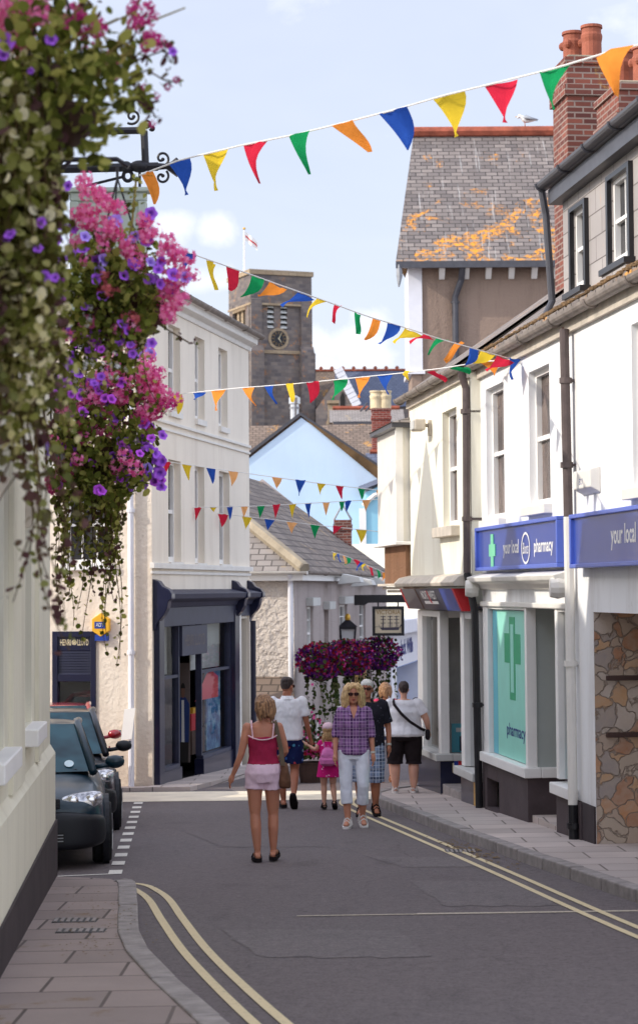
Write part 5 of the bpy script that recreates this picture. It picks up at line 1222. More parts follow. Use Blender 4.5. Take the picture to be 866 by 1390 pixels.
chimney(FC, ca_, cb_, -.5, .4, -2, FC.at(515, 558)[1], 'red brick chimney with two cream pots rising behind the oriel bay', [(uA, 0, 1., False), (uB, 0, 1., False)], 'far_brick', True, 'cream_pot', None, .85, .28)
# steel flue and stone turret chimney
ff = at_y(400, 570, 96)
t = thing('steel_flue', 'shiny steel flue pipe standing in front of the church tower', 'flue', (ff.x, 96, ff.z-1))
b = MB(); zt6 = at_y(400, 540, 96).z; b.lathe((ff.x, 96, ff.z-2), [(.19, 0), (.19, zt6-ff.z+1.7), (.26, zt6-ff.z+1.72), (.26, zt6-ff.z+2), (.1, zt6-ff.z+2.1)], 12); b.build('pipe', 'steel', t, smooth=False)
b = MB(); b.lathe((ff.x, 96, zt6-.5), [(.23, 0), (.23, .08)], 12); b.build('collar', 'lead', t)
ft = at_y(452, 560, 130)
t = thing('stone_chimney', 'tapered pale stone chimney with flared foot near the church gable', 'chimney', (ft.x, 130, ft.z-2))
kk = 130/2900
b = MB(); zc = lambda y: at_y(452, y, 130).z
b.rings([[(ft.x+sx*w_*kk+o_*kk, 130+sy*.6, zc(y)) for sx, sy in ((-1, -1), (1, -1), (1, 1), (-1, 1))] for y, w_, o_ in ((592, 12, -3), (578, 9, -1), (568, 7, 0), (548, 7, 0))]); b.build('shaft', 'church_trim', t)
b = MB(); b.box(ft.x-8*kk, ft.x+8*kk, 129.2, 130.8, zc(549), zc(545)); b.build('cap', 'church_trim', t)
FD2 = Frame((0, 90), 90, 1)
# ------------------------------------------------------------------ church
CHY = 200.
cl = at_y(343, 480, CHY)
FCf = Frame((cl.x, CHY), 90-22, 1)
kc = CHY/2900
Wf = (FCf.at(419, 480)[0])
zt_c = at_y(343, 368, CHY).z
tw = thing('church_tower', 'square grey stone church tower with clock, louvred bell openings and flagpole', 'church tower', (cl.x+2, CHY+2, 0))
Z_ = lambda px, py: FCf.at(px, py)[1]
zb_c = -8
lz = (Z_(380, 447), Z_(380, 406))
l1 = (FCf.at(363, 430)[0], FCf.at(372, 430)[0], *lz); l2 = (FCf.at(381, 430)[0], FCf.at(390, 430)[0], *lz)
wall(FCf, 0, Wf, zb_c, zt_c-1.2, [l1, l2], .5, 'church_stone', 'wall', tw)
FCl = FCf.turn(0); FCl.n = -FCf.d
FCl = Frame((cl.x, CHY), 0, 1); FCl.d = -FCf.n; FCl.n = -FCf.d
us4 = [Wf*(.14+.2*k) for k in range(4)]
wall(FCl, 0, Wf, zb_c, zt_c-1.2, [(u, u+Wf*.11, lz[0]-.8, lz[1]) for u in us4], .5, 'church_trim', 'wall', tw)
b = MB(FCf); b.quad((Wf, 0, zb_c), (Wf, -Wf, zb_c), (Wf, -Wf, zt_c-1.2), (Wf, 0, zt_c-1.2)); b.quad((0, -Wf, zb_c), (Wf, -Wf, zb_c), (Wf, -Wf, zt_c-1.2), (0, -Wf, zt_c-1.2)); b.build('wall', 'church_stone', tw, fix=False)
b = MB(FCf); b.box(-.25, Wf+.25, -Wf-.25, .25, zt_c-3.0, zt_c-.3); b.build('parapet', 'church_stone', tw)
b = MB(FCf); b.box(-.4, Wf+.4, -Wf-.4, .4, zt_c-.3, zt_c+.15); b.box(-.33, Wf+.33, -Wf-.33, .33, zt_c-3.2, zt_c-3.0)
for k in range(14): u = Wf*(k+.5)/14; b.box(-.3, 0, -u-.12, -u+.12, zt_c-3.5, zt_c-3.2)
b.build('coping', 'church_trim', tw)
b = MB(FCf)
for a, c in ((-.35, .95), (Wf-.95, Wf+.35)):
    b.box(a, c, .0, .6, zb_c, Z_(380, 478)); b.prism([(.0, Z_(380, 478)), (.6, Z_(380, 478)), (.35, Z_(380, 470)), (0, Z_(380, 470))], 0, a, c); b.box(a+.1, c-.1, .0, .35, Z_(380, 478), Z_(380, 408)); b.prism([(.0, Z_(380, 408)), (.35, Z_(380, 408)), (.0, Z_(380, 402))], 0, a+.1, c-.1)
b.box(Wf, Wf+.7, -1.2, 0, zb_c, Z_(380, 478)); b.box(Wf, Wf+.35, -1.0, 0, Z_(380, 478), Z_(380, 410))
b.box(-.6, 0, -1.3, 0, zb_c, Z_(380, 478)); b.box(-.3, 0, -1.1, -.1, Z_(380, 478), Z_(380, 408)); b.box(-.6, 0, -Wf, -Wf+1.2, zb_c, Z_(380, 478)); b.box(-.3, 0, -Wf+.1, -Wf+1., Z_(380, 478), Z_(380, 408))
b.build('buttress', 'church_stone', tw)
MB(FCf).box(.95, Wf-.95, .0, .15, Z_(380, 478)-.15, Z_(380, 478)+.15).build('string_course', 'church_trim', tw)
for q in (l1, l2):
    MB(FCf).box(q[0], q[1], -.6, -.5, q[2], q[3]).build('bell_opening', 'interior_dark', tw)
    b = MB(FCf); n = 6
    for k in range(n): z = q[2]+(q[3]-q[2])*(k+.2)/n; b.prism([(-.4, z+.25), (-.02, z), (-.02, z+.09), (-.4, z+.34)], 0, q[0]+.02, q[1]-.02)
    b.build('louvre', 'blind', tw)
    b = MB(FCf); um = (q[0]+q[1])/2; hw3 = (q[1]-q[0])/2
    b.prism([(q[0]-.15, q[3]), (q[1]+.15, q[3]), (q[1]+.1, q[3]+.5), (um, q[3]+1.1), (q[0]-.1, q[3]+.5)], 1, .0, .08); b.build('arch_head', 'church_trim', tw)
    MB(FCf).prism([(q[0]+.0, q[3]-.01), (q[1], q[3]-.01), (um+hw3*.6, q[3]+.4), (um, q[3]+.75), (um-hw3*.6, q[3]+.4)], 1, .081, .1).build('arch_void', 'interior_dark', tw)
for u in us4: MB(FCl).box(u, u+Wf*.11, -.7, -.5, lz[0]-.8, lz[1]).build('bell_opening', 'interior_dark', tw)
uC, zC = FCf.at(378, 460); rC = 11*kc
t = MB(FCf)
N = 32
def disc(r0, r1, w0, m, nm):
    b = MB(FCf)
    for k in range(N):
        a, c = 2*pi*k/N, 2*pi*(k+1)/N
        b.quad(*[(uC+cos(x)*r, w0, zC+sin(x)*r) for x, r in ((a, r1), (c, r1), (c, r0), (a, r0))])
    return b.build(nm, m, ck, fix=False)
ck = thing('church_clock', 'round dark church clock with pale stone surround and gilded hands', 'clock', FCf.pt(uC, .1, zC))
b = MB(FCf); b.prism([(uC+cos(k*.196)*rC*1.35, zC+sin(k*.196)*rC*1.35) for k in range(32)], 1, 0, .1); b.build('surround', 'church_trim', ck)
plain('clock_black', (.012, .012, .016), .5, .1)
b = MB(FCf); b.prism([(uC+cos(k*.196)*rC, zC+sin(k*.196)*rC) for k in range(32)], 1, .1, .14); b.build('dial', 'clock_black', ck)
disc(rC*.62, rC*.64, .15, 'sign_gold', 'chapter_ring')
b = MB(FCf)
for k in range(12):
    a = k*pi/6; b.quad(*[(uC+cos(a+d)*r*rC, .152, zC+sin(a+d)*r*rC) for d, r in ((-.05, .7), (-.05, .92), (.05, .92), (.05, .7))])
b.build('numeral', 'sign_gold', ck, fix=False)
b = MB(FCf)
for a, ln, wd_ in ((1.15, .85, .05), (-1.0, .6, .07)): b.quad(*[(uC+rC*(cos(a)*q-sin(a)*r), .16, zC+rC*(sin(a)*q+cos(a)*r)) for q, r in ((-.12, -wd_), (ln, -wd_*.3), (ln, wd_*.3), (-.12, wd_))])
b.build('hand', 'pale_gold', ck, fix=False)
fp = at_y(332, 375, CHY+4)
t = thing('flagpole', 'white flagpole on the church tower flying a small red and white flag', 'flagpole', (fp.x, CHY+4, fp.z-3))
zt7 = at_y(332, 312, CHY+4).z
MB().lathe((fp.x, CHY+4, fp.z-3), [(.1, 0), (.07, zt7-fp.z+3), (.02, zt7-fp.z+3.05)], 8).build('pole', 'white_paint', t)
MB().ball((fp.x, CHY+4, zt7+.12), .14).build('finial', 'gold', t)
ffw = thing('church_flag', 'small white and red flag drooping from the church tower pole', 'flag', (fp.x, CHY+4, zt7-.6))
def flagcloth(lo, hi, m, nm):
    b = MB(); n = 10
    P = [[(fp.x+.1+1.15*i/n, CHY+4+.18*sin(i*.9), zt7-.15-.1*i-.85*t_-.02*i*(1-t_)*0+.05*sin(i)) for i in range(n+1)] for t_ in (lo, hi)]
    for i in range(n): b.quad(P[0][i], P[0][i+1], P[1][i+1], P[1][i])
    b.build(nm, m, ffw, fix=False)
flagcloth(0, .4, 'white_paint', 'upper_field'); flagcloth(.4, .62, 'red_accent', 'cross_bar'); flagcloth(.62, 1, 'white_paint', 'lower_field')
# nave
FN = Frame((0, 206), 90, 1)
nv = thing('church_nave', 'long dark slate church nave roof with knobbed ridge and pale-coped gable', 'church', (FN.at(490, 540)[0], 206, 5))
n0_, n1_ = FN.at(415, 520)[0], FN.at(640, 520)[0]
zr_, ze_ = at_y(490, 503, 210).z, FN.at(490, 552)[1]
b = MB(FN); b.quad((n0_, 0, ze_), (FN.at(455, 520)[0], 0, ze_), (FN.at(455, 520)[0], -4, zr_), (n0_, -4, zr_)); b.build('old_roof', 'slate_brown', nv, fix=False)
b = MB(FN); b.quad((FN.at(455, 520)[0], 0, ze_), (n1_, 0, ze_), (n1_, -4, zr_), (FN.at(455, 520)[0], -4, zr_)); b.quad((n0_, -8, ze_), (n1_, -8, ze_), (n1_, -4, zr_), (n0_, -4, zr_)); b.build('roof', 'slate_blue', nv, fix=False)
MB(FN).box(n0_, n1_, -8, -.2, -8, ze_).build('wall', 'church_stone', nv)
b = MB(FN); b.box(n0_, n1_, -4.15, -3.85, zr_-.05, zr_+.14)
for k in range(15): u = n0_+(n1_-n0_)*(k+.4)/15; b.box(u-.12, u+.12, -4.1, -3.9, zr_+.14, zr_+.42); b.box(u-.2, u+.2, -4.12, -3.88, zr_+.2, zr_+.3)
b.build('ridge_tile', 'ridge_tile', nv)
FT2 = Frame((0, 200), 90, 1)
gx, gz_ = FT2.at(464, 502); gl = FT2.at(443, 565)[0]; gr = FT2.at(486, 553); 
tr = thing('church_transept', 'small stone church gable with pale stepped coping and lancet window', 'church', (gx, 200, 5))
b = MB(FT2); b.quad((gl-1, 0, -6), (gr[0], 0, -6), (gr[0], 0, gr[1]), (gx, 0, gz_-.2), (gl-1, 0, FT2.at(440, 556)[1])); b.build('gable_wall', 'church_stone', tr, fix=False)
b = MB(FT2)
n = 9
for k in range(n):
    a, c = k/n, (k+1)/n-.01; pa = V((gx, 0, gz_)).lerp(V((gr[0]+.3, 0, gr[1])), a); pc = V((gx, 0, gz_)).lerp(V((gr[0]+.3, 0, gr[1])), c)
    b.prism([(pa.x, pa.z+.3), (pc.x, pc.z+.3), (pc.x-.75, pc.z-.05), (pa.x-.75, pa.z-.05)], 1, -.4, .2)
b.build('coping', 'jw_white', tr)
MB(FT2).box(gr[0]-1.0, gr[0]+.4, -.4, .3, gr[1]-1.2, gr[1]+.0).build('kneeler', 'church_trim', tr)
b = MB(FT2); ux, zx = FT2.at(465, 546); b.prism([(ux-.22, zx-.9), (ux+.22, zx-.9), (ux+.22, zx+.5), (ux, zx+1.), (ux-.22, zx+.5)], 1, .0, .05); b.build('lancet', 'interior_dark', tr)
b = MB(FT2); b.quad((gx, -.1, gz_-.1), (gr[0], -.1, gr[1]), (gr[0], -8, gr[1]), (gx, -8, gz_-.1)); b.quad((gx, -.1, gz_-.1), (gl-1, -.1, FT2.at(440, 556)[1]), (gl-1, -8, FT2.at(440, 556)[1]), (gx, -8, gz_-.1)); b.build('roof', 'slate_blue', tr, fix=False)

# ------------------------------------------------------------------ tall lichened house behind the right-hand row
YS = 77.
FS = Frame((0, YS), 90, 1)
sh = thing('lichened_slate_house', 'tall roughcast house with steep orange-lichened slate roof behind the pharmacy', 'house', (FS.at(660, 400)[0], YS, 2))
a0, _ = FS.at(572, 420); a1 = FS.at(800, 420)[0]; zE = FS.at(650, 359)[1]
lft = FS.at(536, 360)[0]; rgl = at_y(561, 184, YS+5); rgr = at_y(790, 184, YS+5)
MB(FS).box(a0, a1, -10, 0, -4, zE-.05).build('wall', 'roughcast', sh)
b = MB(FS); b.quad((lft, .7, zE), (a1, .7, zE), (rgr.x, -5, rgl.z), (rgl.x, -5, rgl.z)); b.build('roof', 'slate_lichen', sh, fix=False)
b = MB(FS); b.quad((lft, .7, zE), (lft+1.4, -10.5, zE), (rgl.x, -5, rgl.z)); b.quad((lft+1.4, -10.5, zE), (a1, -10.5, zE), (rgr.x, -5, rgl.z), (rgl.x, -5, rgl.z)); b.build('roof_back', 'slate_lichen', sh, fix=False)
b = MB(FS); b.tube([(rgl.x-.1, -5, rgl.z+.12), (rgr.x, -5, rgl.z+.12)], .22, 8); b.build('ridge_tile', 'ridge_tile', sh)
b = MB(FS); b.box(lft, a1, .66, .78, zE-.22, zE+.02); b.build('gutter', 'dark_gutter', sh)
b = MB(FS); b.quad((lft+.1, .66, zE-.1), (a1, .66, zE-.1), (a1, -.05, zE-.08), (lft+.1, -.05, zE-.08)); b.build('soffit', 'roughcast', sh, fix=False)
for xp in (599, 632, 662, 693, 724, 753):
    u = FS.at(xp, 370)[0]; b = MB(FS); b.prism([(.02, zE-.55), (.15, zE-.55), (.6, zE-.15), (.02, zE-.15)], 0, u-.1, u+.1); b.build('eave_bracket', 'white_paint', sh)
b = MB(FS); b.box(FS.at(554, 420)[0], a0+.02, -3, .06, FS.at(560, 505)[1], zE-.12); b.build('corner_board', 'jw_white', sh)
MB(FS).box(FS.at(552, 420)[0], a0+.1, -3, .12, FS.at(560, 508)[1], FS.at(560, 503)[1]).build('corner_sill', 'jw_white', sh)
MB(FS).box(FS.at(558, 420)[0], a0+.02, -3, .0, -4, FS.at(560, 508)[1]).build('corner_wall', 'roughcast', sh)
up_ = FS.at(617, 400)[0]; 
downpipe(FS, [(up_+.25, .6, zE-.15), (up_+.22, .3, zE-.6), (up_, .15, zE-1.2), (up_, .12, 6)], .12, 'dark_gutter', sh, clips=((up_, .13, FS.at(617, 411)[1]),))
b = MB(FS)
b.tube([(FS.at(540, 365)[0], .7, zE-.1), (FS.at(541, 372)[0], .7, zE-.5), (FS.at(540, 380)[0], .7, zE-.9)], [.1, .12, .03], 5); b.build('gutter_end', 'lead', sh)
# gull on the ridge
gp = at_y(711, 176, YS+5); gz0 = rgl.z+.34
g = thing('gull', 'white gull with grey back standing on the red ridge tiles', 'gull', (gp.x, YS+5, gz0))
k = 1.35
def ring_(x, z, ry, rz, n=12): return [(gp.x+x*k, YS+5+cos(2*pi*i/n)*ry*k, gz0+(z+sin(2*pi*i/n)*rz)*k) for i in range(n)]
b = MB(); b.rings([ring_(-.2, .23, .01, .01), ring_(-.19, .24, .025, .02), ring_(-.165, .27, .05, .05), ring_(-.13, .29, .055, .055), ring_(-.09, .27, .05, .06), ring_(-.05, .22, .075, .09), ring_(.02, .19, .09, .1), ring_(.12, .18, .08, .085), ring_(.22, .17, .05, .05), ring_(.34, .165, .02, .015)])
b.build('body', 'gull_white', g, smooth=True)
b = MB()
for s in (-1, 1):
    b.rings([[(gp.x+x*k, YS+5+s*(.07+.03*sin(pi*t_))*k+(dy*k), gz0+(z+dz)*k) for dy, dz in ((0, h), (.012*s, 0), (0, -h))] for x, z, h, t_ in ((-.04, .24, .02, 0), (.05, .23, .07, .5), (.18, .2, .05, .6), (.4, .175, .01, 1))])
b.build('wing', 'gull_grey', g, smooth=True)
b = MB(); b.tube([(gp.x-.2*k, YS+5, gz0+.28*k), (gp.x-.26*k, YS+5, gz0+.265*k)], [.015*k, .004*k], 6); b.build('beak', 'alarm_yellow', g)
for s in (-1, 1):
    b = MB(); b.tube([(gp.x+.02*k, YS+5+s*.03*k, gz0+.12*k), (gp.x+.03*k, YS+5+s*.03*k, gz0-.1)], .01*k, 5); b.build('leg', 'terracotta', g)
# ------------------------------------------------------------------ parked cars
def car(name, label, paint, wheel_px, fwd, glass_m='car_glass', front_x=2.05, H=1.44):
    p = on_ground(*wheel_px)
    f = V((fwd[0], fwd[1], 0)).normalized(); l = V((-f.y, f.x, 0))
    f.z = (gz(p.x+f.x, p.y+f.y)-gz(p.x, p.y)); f.normalize(); l.z = gz(p.x+l.x, p.y+l.y)-gz(p.x, p.y); l.normalize()
    u = f.cross(l).normalized(); l = u.cross(f)
    c = p-f*1.28-l*.85; c.z = gz(c.x, c.y)
    root = bpy.data.objects.new(name, None); COL.objects.link(root); tag(root, label, 'car', 'cars parked in the side bay'); WL[root] = V((0, 0, 0))
    mm = Matrix((f, l, u)).transposed().to_4x4(); mm.translation = c; root.matrix_world = mm
    # lower body: rounded sections along the length  (x, half width, z low, z high, crown)
    st = [(2.06, .50, .42, .60), (2.04, .66, .34, .66), (1.96, .76, .28, .72), (1.8, .82, .22, .78), (1.45, .855, .2, .855), (1.05, .865, .2, .915), (.6, .868, .2, .93), (-.4, .868, .2, .95), (-1.3, .865, .2, .96), (-1.75, .84, .24, .95), (-1.98, .78, .3, .88), (-2.06, .66, .4, .76)]
    b = MB(); rg = []
    for x, hw, z0, z1 in st:
        zc, hz = (z0+z1)/2, (z1-z0)/2; ring = []
        for k in range(24):
            a = 2*pi*(k+.5)/24; cs, sn = cos(a), sin(a); ex = .42 if sn > 0 else .3
            y = hw*math.copysign(abs(cs)**ex, cs); z = zc+hz*math.copysign(abs(sn)**(.5 if sn > 0 else .3), sn)
            if z > zc: y *= 1-.1*((z-zc)/hz)**2
            ring.append((x, y, z))
        rg.append(ring)
    b.rings(rg); bo = b.build('body', paint, root, smooth=True); md = bo.modifiers.new('sub', 'SUBSURF'); md.levels = 1; md.render_levels = 2
    # roof and glasshouse
    cw = (.98, .72, .915); wt = (.2, .56, H-.05); rt = (-1.25, .55, H-.06); rb = (-1.8, .66, .97)
    b = MB(); g = [[(cw[0], -cw[1], cw[2]), (cw[0], cw[1], cw[2]), (wt[0], wt[1], wt[2]), (wt[0], -wt[1], wt[2])],
                   [(rb[0], -rb[1], rb[2]), (rb[0], rb[1], rb[2]), (rt[0], rt[1], rt[2]), (rt[0], -rt[1], rt[2])]]
    n = 8
    def curved(q, bulge, nm):
        b = MB()
        for i in range(n):
            for j in range(4):
                P = []
                for s, t in ((i/n, j/4), ((i+1)/n, j/4), ((i+1)/n, (j+1)/4), (i/n, (j+1)/4)):
                    a = V(q[0]).lerp(V(q[1]), s); c_ = V(q[3]).lerp(V(q[2]), s); v = a.lerp(c_, t)
                    v.x += bulge*(1-(2*s-1)**2); P.append(v)
                b.quad(*P)
        o = b.build(nm, glass_m, root, smooth=True, fix=False)
        bm = bmesh.new(); bm.from_mesh(o.data); bmesh.ops.remove_doubles(bm, verts=bm.verts, dist=1e-4); bm.to_mesh(o.data); bm.free()
        return o
    curved(g[0], .1, 'windscreen'); curved(g[1], -.1, 'rear_window')
    for s in (-1, 1):
        MB().quad((cw[0]-.1, s*cw[1], cw[2]+.02), (rb[0]+.1, s*(rb[1]+.05), rb[2]), (rt[0], s*rt[1], rt[2]-.02), (wt[0], s*wt[1], wt[2]-.02)).build('side_window', glass_m, root, fix=False)
        b = MB(); b.tube([(cw[0]+.02, s*cw[1], cw[2]-.01), (wt[0]+.02, s*(wt[1]+.005), wt[2]-.0), (wt[0]-.5, s*(wt[1]+.02), H-.03), (rt[0], s*(rt[1]+.01), rt[2]), (rb[0], s*rb[1], rb[2])], [.045, .04, .04, .045, .06], 8); b.build('pillar', paint, root, smooth=True)
        b = MB(); b.tube([(-.35, s*(.72), .95), (-.42, s*.57, H-.07)], .04, 6); b.build('door_pillar', 'bumper_black', root)
    b = MB(); rr = []
    for x, hw, z in ((wt[0]+.06, .54, H-.06), (wt[0]-.05, .575, H-.035), (-.4, .6, H), (rt[0]+.1, .57, H-.03), (rt[0]-.05, .54, H-.06)):
        rr.append([(x, hw*cos(pi*k/8), z-.05+.05*sin(pi*k/8)+.012*0) for k in range(9)])
    b.rings([r+[(r[-1][0], -r[-1][1]*-.9, r[-1][2]-.03), (r[0][0], r[0][1]*.9, r[0][2]-.03)] for r in rr]); b.build('roof', paint, root, smooth=True)
    # interior suggestions: seats and wheel
    for s in (-.36, .36):
        b = MB(); b.ball((-.1, s, .98), .12, .22, .2); b.ball((-.14, s, 1.2), .06, .12, .09); b.build('seat', 'bumper_black', root, smooth=True)
    # front: bumper, grille, lamps, plate
    b = MB(); rg = []
    for x, hw, z0, z1 in ((1.66, .87, .21, .55), (1.85, .845, .19, .565), (1.99, .78, .185, .575), (2.08, .66, .19, .575), (2.13, .5, .2, .565), (2.145, .3, .22, .54)):
        ring = []
        for k in range(28):
            a = 2*pi*(k+.5)/28; cs, sn = cos(a), sin(a)
            ring.append((x-.02*abs(sn)**4, hw*math.copysign(abs(cs)**.3, cs), (z0+z1)/2+(z1-z0)/2*math.copysign(abs(sn)**.45, sn)))
        rg.append(ring)
    b.rings(rg); o = b.build('bumper', 'bumper_black', root, smooth=True); md = o.modifiers.new('sub', 'SUBSURF'); md.levels = 1; md.render_levels = 1
    b = MB(); b.box(2.11, 2.142, -.42, .42, .27, .37)
    b.build('air_intake', 'interior_dark', root)
    b = MB()
    for k in range(3): b.box(2.142, 2.15, -.41, .41, .285+.03*k, .295+.03*k)
    b.build('intake_slat', 'rim_metal', root)
    b = MB(); b.box(2.0, 2.075, -.38, .38, .6, .7); b.build('grille', 'bumper_black', root, bevel=.01)
    b = MB()
    for k in range(3): b.box(2.076, 2.084, -.37, .37, .615+.028*k, .627+.028*k)
    b.build('grille_bar', 'car_navy', root)
    b = MB(); b.lathe((2.085, 0, .655), [(.05, -.01), (.05, .01)], 14, 0); b.build('badge', 'chrome', root)
    for s in (-1, 1):
        b = MB(); pts = []
        rg = []
        for dx, kx in ((-.05, 1.), (.0, 1.), (.022, .9), (.032, .6)):
            ring = []
            for k in range(20):
                a = 2*pi*k/20; cy = math.copysign(abs(cos(a))**.7, cos(a))*.225*kx; cz = math.copysign(abs(sin(a))**.7, sin(a))*.085*kx
                y = .585+cy; ring.append((1.985-.32*max(0, y-.42)**1.3*1.1+dx-.06*(cz/.085)*.4, s*y, .665+cz+.03*(cy/.225)))
            rg.append(ring)
        b.rings(rg); hl_ = b.build('headlight', 'headlight_glass', root, smooth=True)
        b = MB()
        for yy in (.5, .68): b.lathe((1.995-.32*max(0, yy-.42)**1.3, s*yy, .665), [(.07, -.01), (.06, .018), (.03, .022)], 14, 0)
        b.build('lamp_bowl', 'chrome', hl_, smooth=True)
        # mirror
        b = MB(); b.ball((.72, s*.95, .995), .075, .105, .07, 14, 9); b.tube([(.74, s*.7, .94), (.73, s*.93, .97)], .028, 6); b.build('wing_mirror', paint if paint != 'car_navy' else 'bumper_black', root, smooth=True)
        MB().box(.635, .642, s*.96-.085, s*.96+.085, .95, 1.05).build('mirror_glass', 'car_glass', root)
        for x in (1.28, -1.25):
            b = MB(); b.lathe((x, s*.80, .315), [(.19, -.1), (.29, -.1), (.312, -.07), (.315, .0), (.312, .06), (.29, .095), (.2, .1), (.19, .06)], 26, 1); w = b.build('wheel', 'tyre', root, smooth=False)
            b = MB(); b.lathe((x, s*.875, .315), [(.2, -.02*s), (.19, .01*s), (.05, .018*s)], 22, 1)
            for k in range(5):
                a = k*2*pi/5; b.tube([(x+.03*cos(a), s*.895, .315+.03*sin(a)), (x+.19*cos(a), s*.89, .315+.19*sin(a))], .022, 5)
            b.build('rim', 'rim_metal', w)
            b = MB(); b.lathe((x, s*.835, .33), [(.37, -.03), (.37, .035), (.33, .036), (.33, -.03)], 28, 1); b.build('wheel_arch', 'bumper_black', root)
        MB().box(-.4, .95, s*.872, s*.884, .48, .53).build('side_strip', 'bumper_black', root)
        b = MB(); b.box(-.25, -.08, s*.87, s*.895, .76, .79); b.build('door_handle', paint, root)
    MB().box(2.138, 2.148, -.26, .26, .4, .51).build('number_plate', 'plate_white', root)
    MB().lathe((.72, .52, 1.07), [(.045, -.004), (.045, .006)], 16, 0).build('tax_disc', 'sticker', root) if False else None
    b = MB(); xs_ = .95-.78*.3+.075; b.add([(cw[0]-.78*t_+.07+.008, .47+.05*cos(a), .915+.475*t_) for a, t_ in [(2*pi*k/12, .17+.07*sin(2*pi*k/12)) for k in range(12)]], [tuple(range(12))]); b.build('tax_disc', 'sticker', root, fix=False)
    b = MB()
    for s in (-.05, .55): b.tube([(.99, s, .93), (.86, s-.5, 1.0)], .01, 5)
    b.build('wiper', 'bumper_black', root)
    return root
fd = (.115, -.99)
car('hatchback_car', 'dark teal green hatchback with black bumper, nearest the cream wall in the parking bay', 'golf_green', (146, 1170), fd)
car('hatchback_car', 'dark navy car parked behind the teal green hatchback', 'car_navy', (160, 1125), fd, H=1.47)
car('hatchback_car', 'red car at the back of the bay, mostly hidden behind the navy one', 'car_red', (149, 1092), fd, H=1.47)
# ------------------------------------------------------------------ people
def clothmat(name, f):
    m, n, b = mat(name); f(n, b); b.inputs['Roughness'].default_value = .85; b.inputs['Specular IOR Level'].default_value = .15
    return m
def crease(n, b, k=.5, sc=9.):
    p = n.coord(); n.put(b.inputs['Normal'], n.bump(n.math('ADD', n.noise(n.scale(p, (1, 1, .55)), sc, 3, .5, .8), n.math('MULTIPLY', n.noise(p, 160, 2), .12)), k, .03))
def solid(name, col, v=.2, k=.5):
    def f(n, b):
        c = n.ramp(n.noise(n.coord(), 11, 4), [(.35, tuple(x*(1-v) for x in col)), (.65, col)]); n.put(b.inputs['Base Color'], c); crease(n, b, k)
    clothmat(name, f)
solid('cloth_crimson', lin(170, 44, 80)); solid('cloth_pink_pale', lin(236, 206, 222), .06); solid('cloth_white', lin(234, 232, 236), .06, .7); solid('cloth_black', lin(40, 32, 34)); solid('cloth_capri', lin(222, 224, 234), .08, .6)
solid('cloth_magenta', lin(206, 30, 120)); solid('cloth_pack', lin(214, 120, 178), .15); solid('cap_pink', lin(224, 190, 200), .08, .2); solid('leather_brown', lin(118, 84, 66), .3, .6); solid('strap_olive', lin(120, 106, 90)); solid('sandal_black', lin(34, 28, 30)); solid('sandal_white', lin(226, 220, 216)); solid('sandal_tan', lin(140, 96, 72)); solid('strap_black', lin(44, 38, 42)); solid('denim', lin(70, 86, 120)); solid('cloth_coral', lin(204, 70, 104)); solid('cloth_charcoal', lin(46, 44, 54)); solid('strap_pale', lin(240, 200, 210)); solid('glasses_black', lin(62, 40, 38)); solid('lip', lin(170, 84, 80)); solid('watch_silver', lin(200, 196, 186)); solid('eye_white', lin(220, 214, 208)); solid('band_gold', lin(190, 160, 110))
def plaid(name, base, dark, pale, fx, fz, wob=.004):
    def f(n, b):
        p = n.sep(n.coord())
        a = n.math('SINE', n.math('MULTIPLY', p[0], fx)); c = n.math('SINE', n.math('MULTIPLY', p[2], fz)); a2 = n.math('SINE', n.math('MULTIPLY', p[0], fx*2.5)); c2 = n.math('SINE', n.math('MULTIPLY', p[2], fz*2.5))
        col = n.mix(n.math('MULTIPLY', n.ramp(a, [(.55, 0.), (.7, 1.)]), .7), base, dark); col = n.mix(n.math('MULTIPLY', n.ramp(c, [(.55, 0.), (.7, 1.)]), .65), col, dark)
        col = n.mix(n.math('MULTIPLY', n.ramp(a2, [(.86, 0.), (.93, 1.)]), .55), col, pale); col = n.mix(n.math('MULTIPLY', n.ramp(c2, [(.86, 0.), (.93, 1.)]), .55), col, pale)
        n.put(b.inputs['Base Color'], col); crease(n, b, .5)
    clothmat(name, f)
plaid('plaid_purple', lin(138, 96, 148), lin(62, 36, 78), lin(206, 176, 206), 66, 60); plaid('plaid_blue', lin(128, 140, 168), lin(48, 54, 76), lin(216, 220, 230), 64, 55)
def printed(name, base, cols, sc, lo=.5):
    def f(n, b):
        v = n.new('ShaderNodeTexVoronoi'); n.put(v.inputs['Vector'], n.coord()); v.inputs['Scale'].default_value = sc
        r = n.sep(v.outputs['Color']); pick = n.ramp(r[0], [(i/len(cols), c) for i, c in enumerate(cols)], 'CONSTANT')
        wob = n.noise(n.coord(), sc*3.5, 2)
        msk = n.math('MULTIPLY', n.ramp(n.math('ADD', v.outputs['Distance'], n.math('MULTIPLY', wob, .35)), [(.42, 1.), (.46, 0.)]), n.ramp(r[1], [(lo, 0.), (lo+.02, 1.)]))
        n.put(b.inputs['Base Color'], n.mix(msk, base, pick)); crease(n, b, .5)
    clothmat(name, f)
printed('print_floral', lin(28, 38, 84), [lin(90, 170, 210), lin(206, 80, 90), lin(214, 160, 70), lin(80, 120, 190), lin(150, 200, 220)], 13, .25)
printed('print_dark', lin(34, 32, 40), [lin(84, 82, 96), lin(60, 58, 70)], 22, .3); printed('print_dots', lin(206, 30, 120), [lin(240, 200, 225), lin(250, 220, 235)], 26, .55)
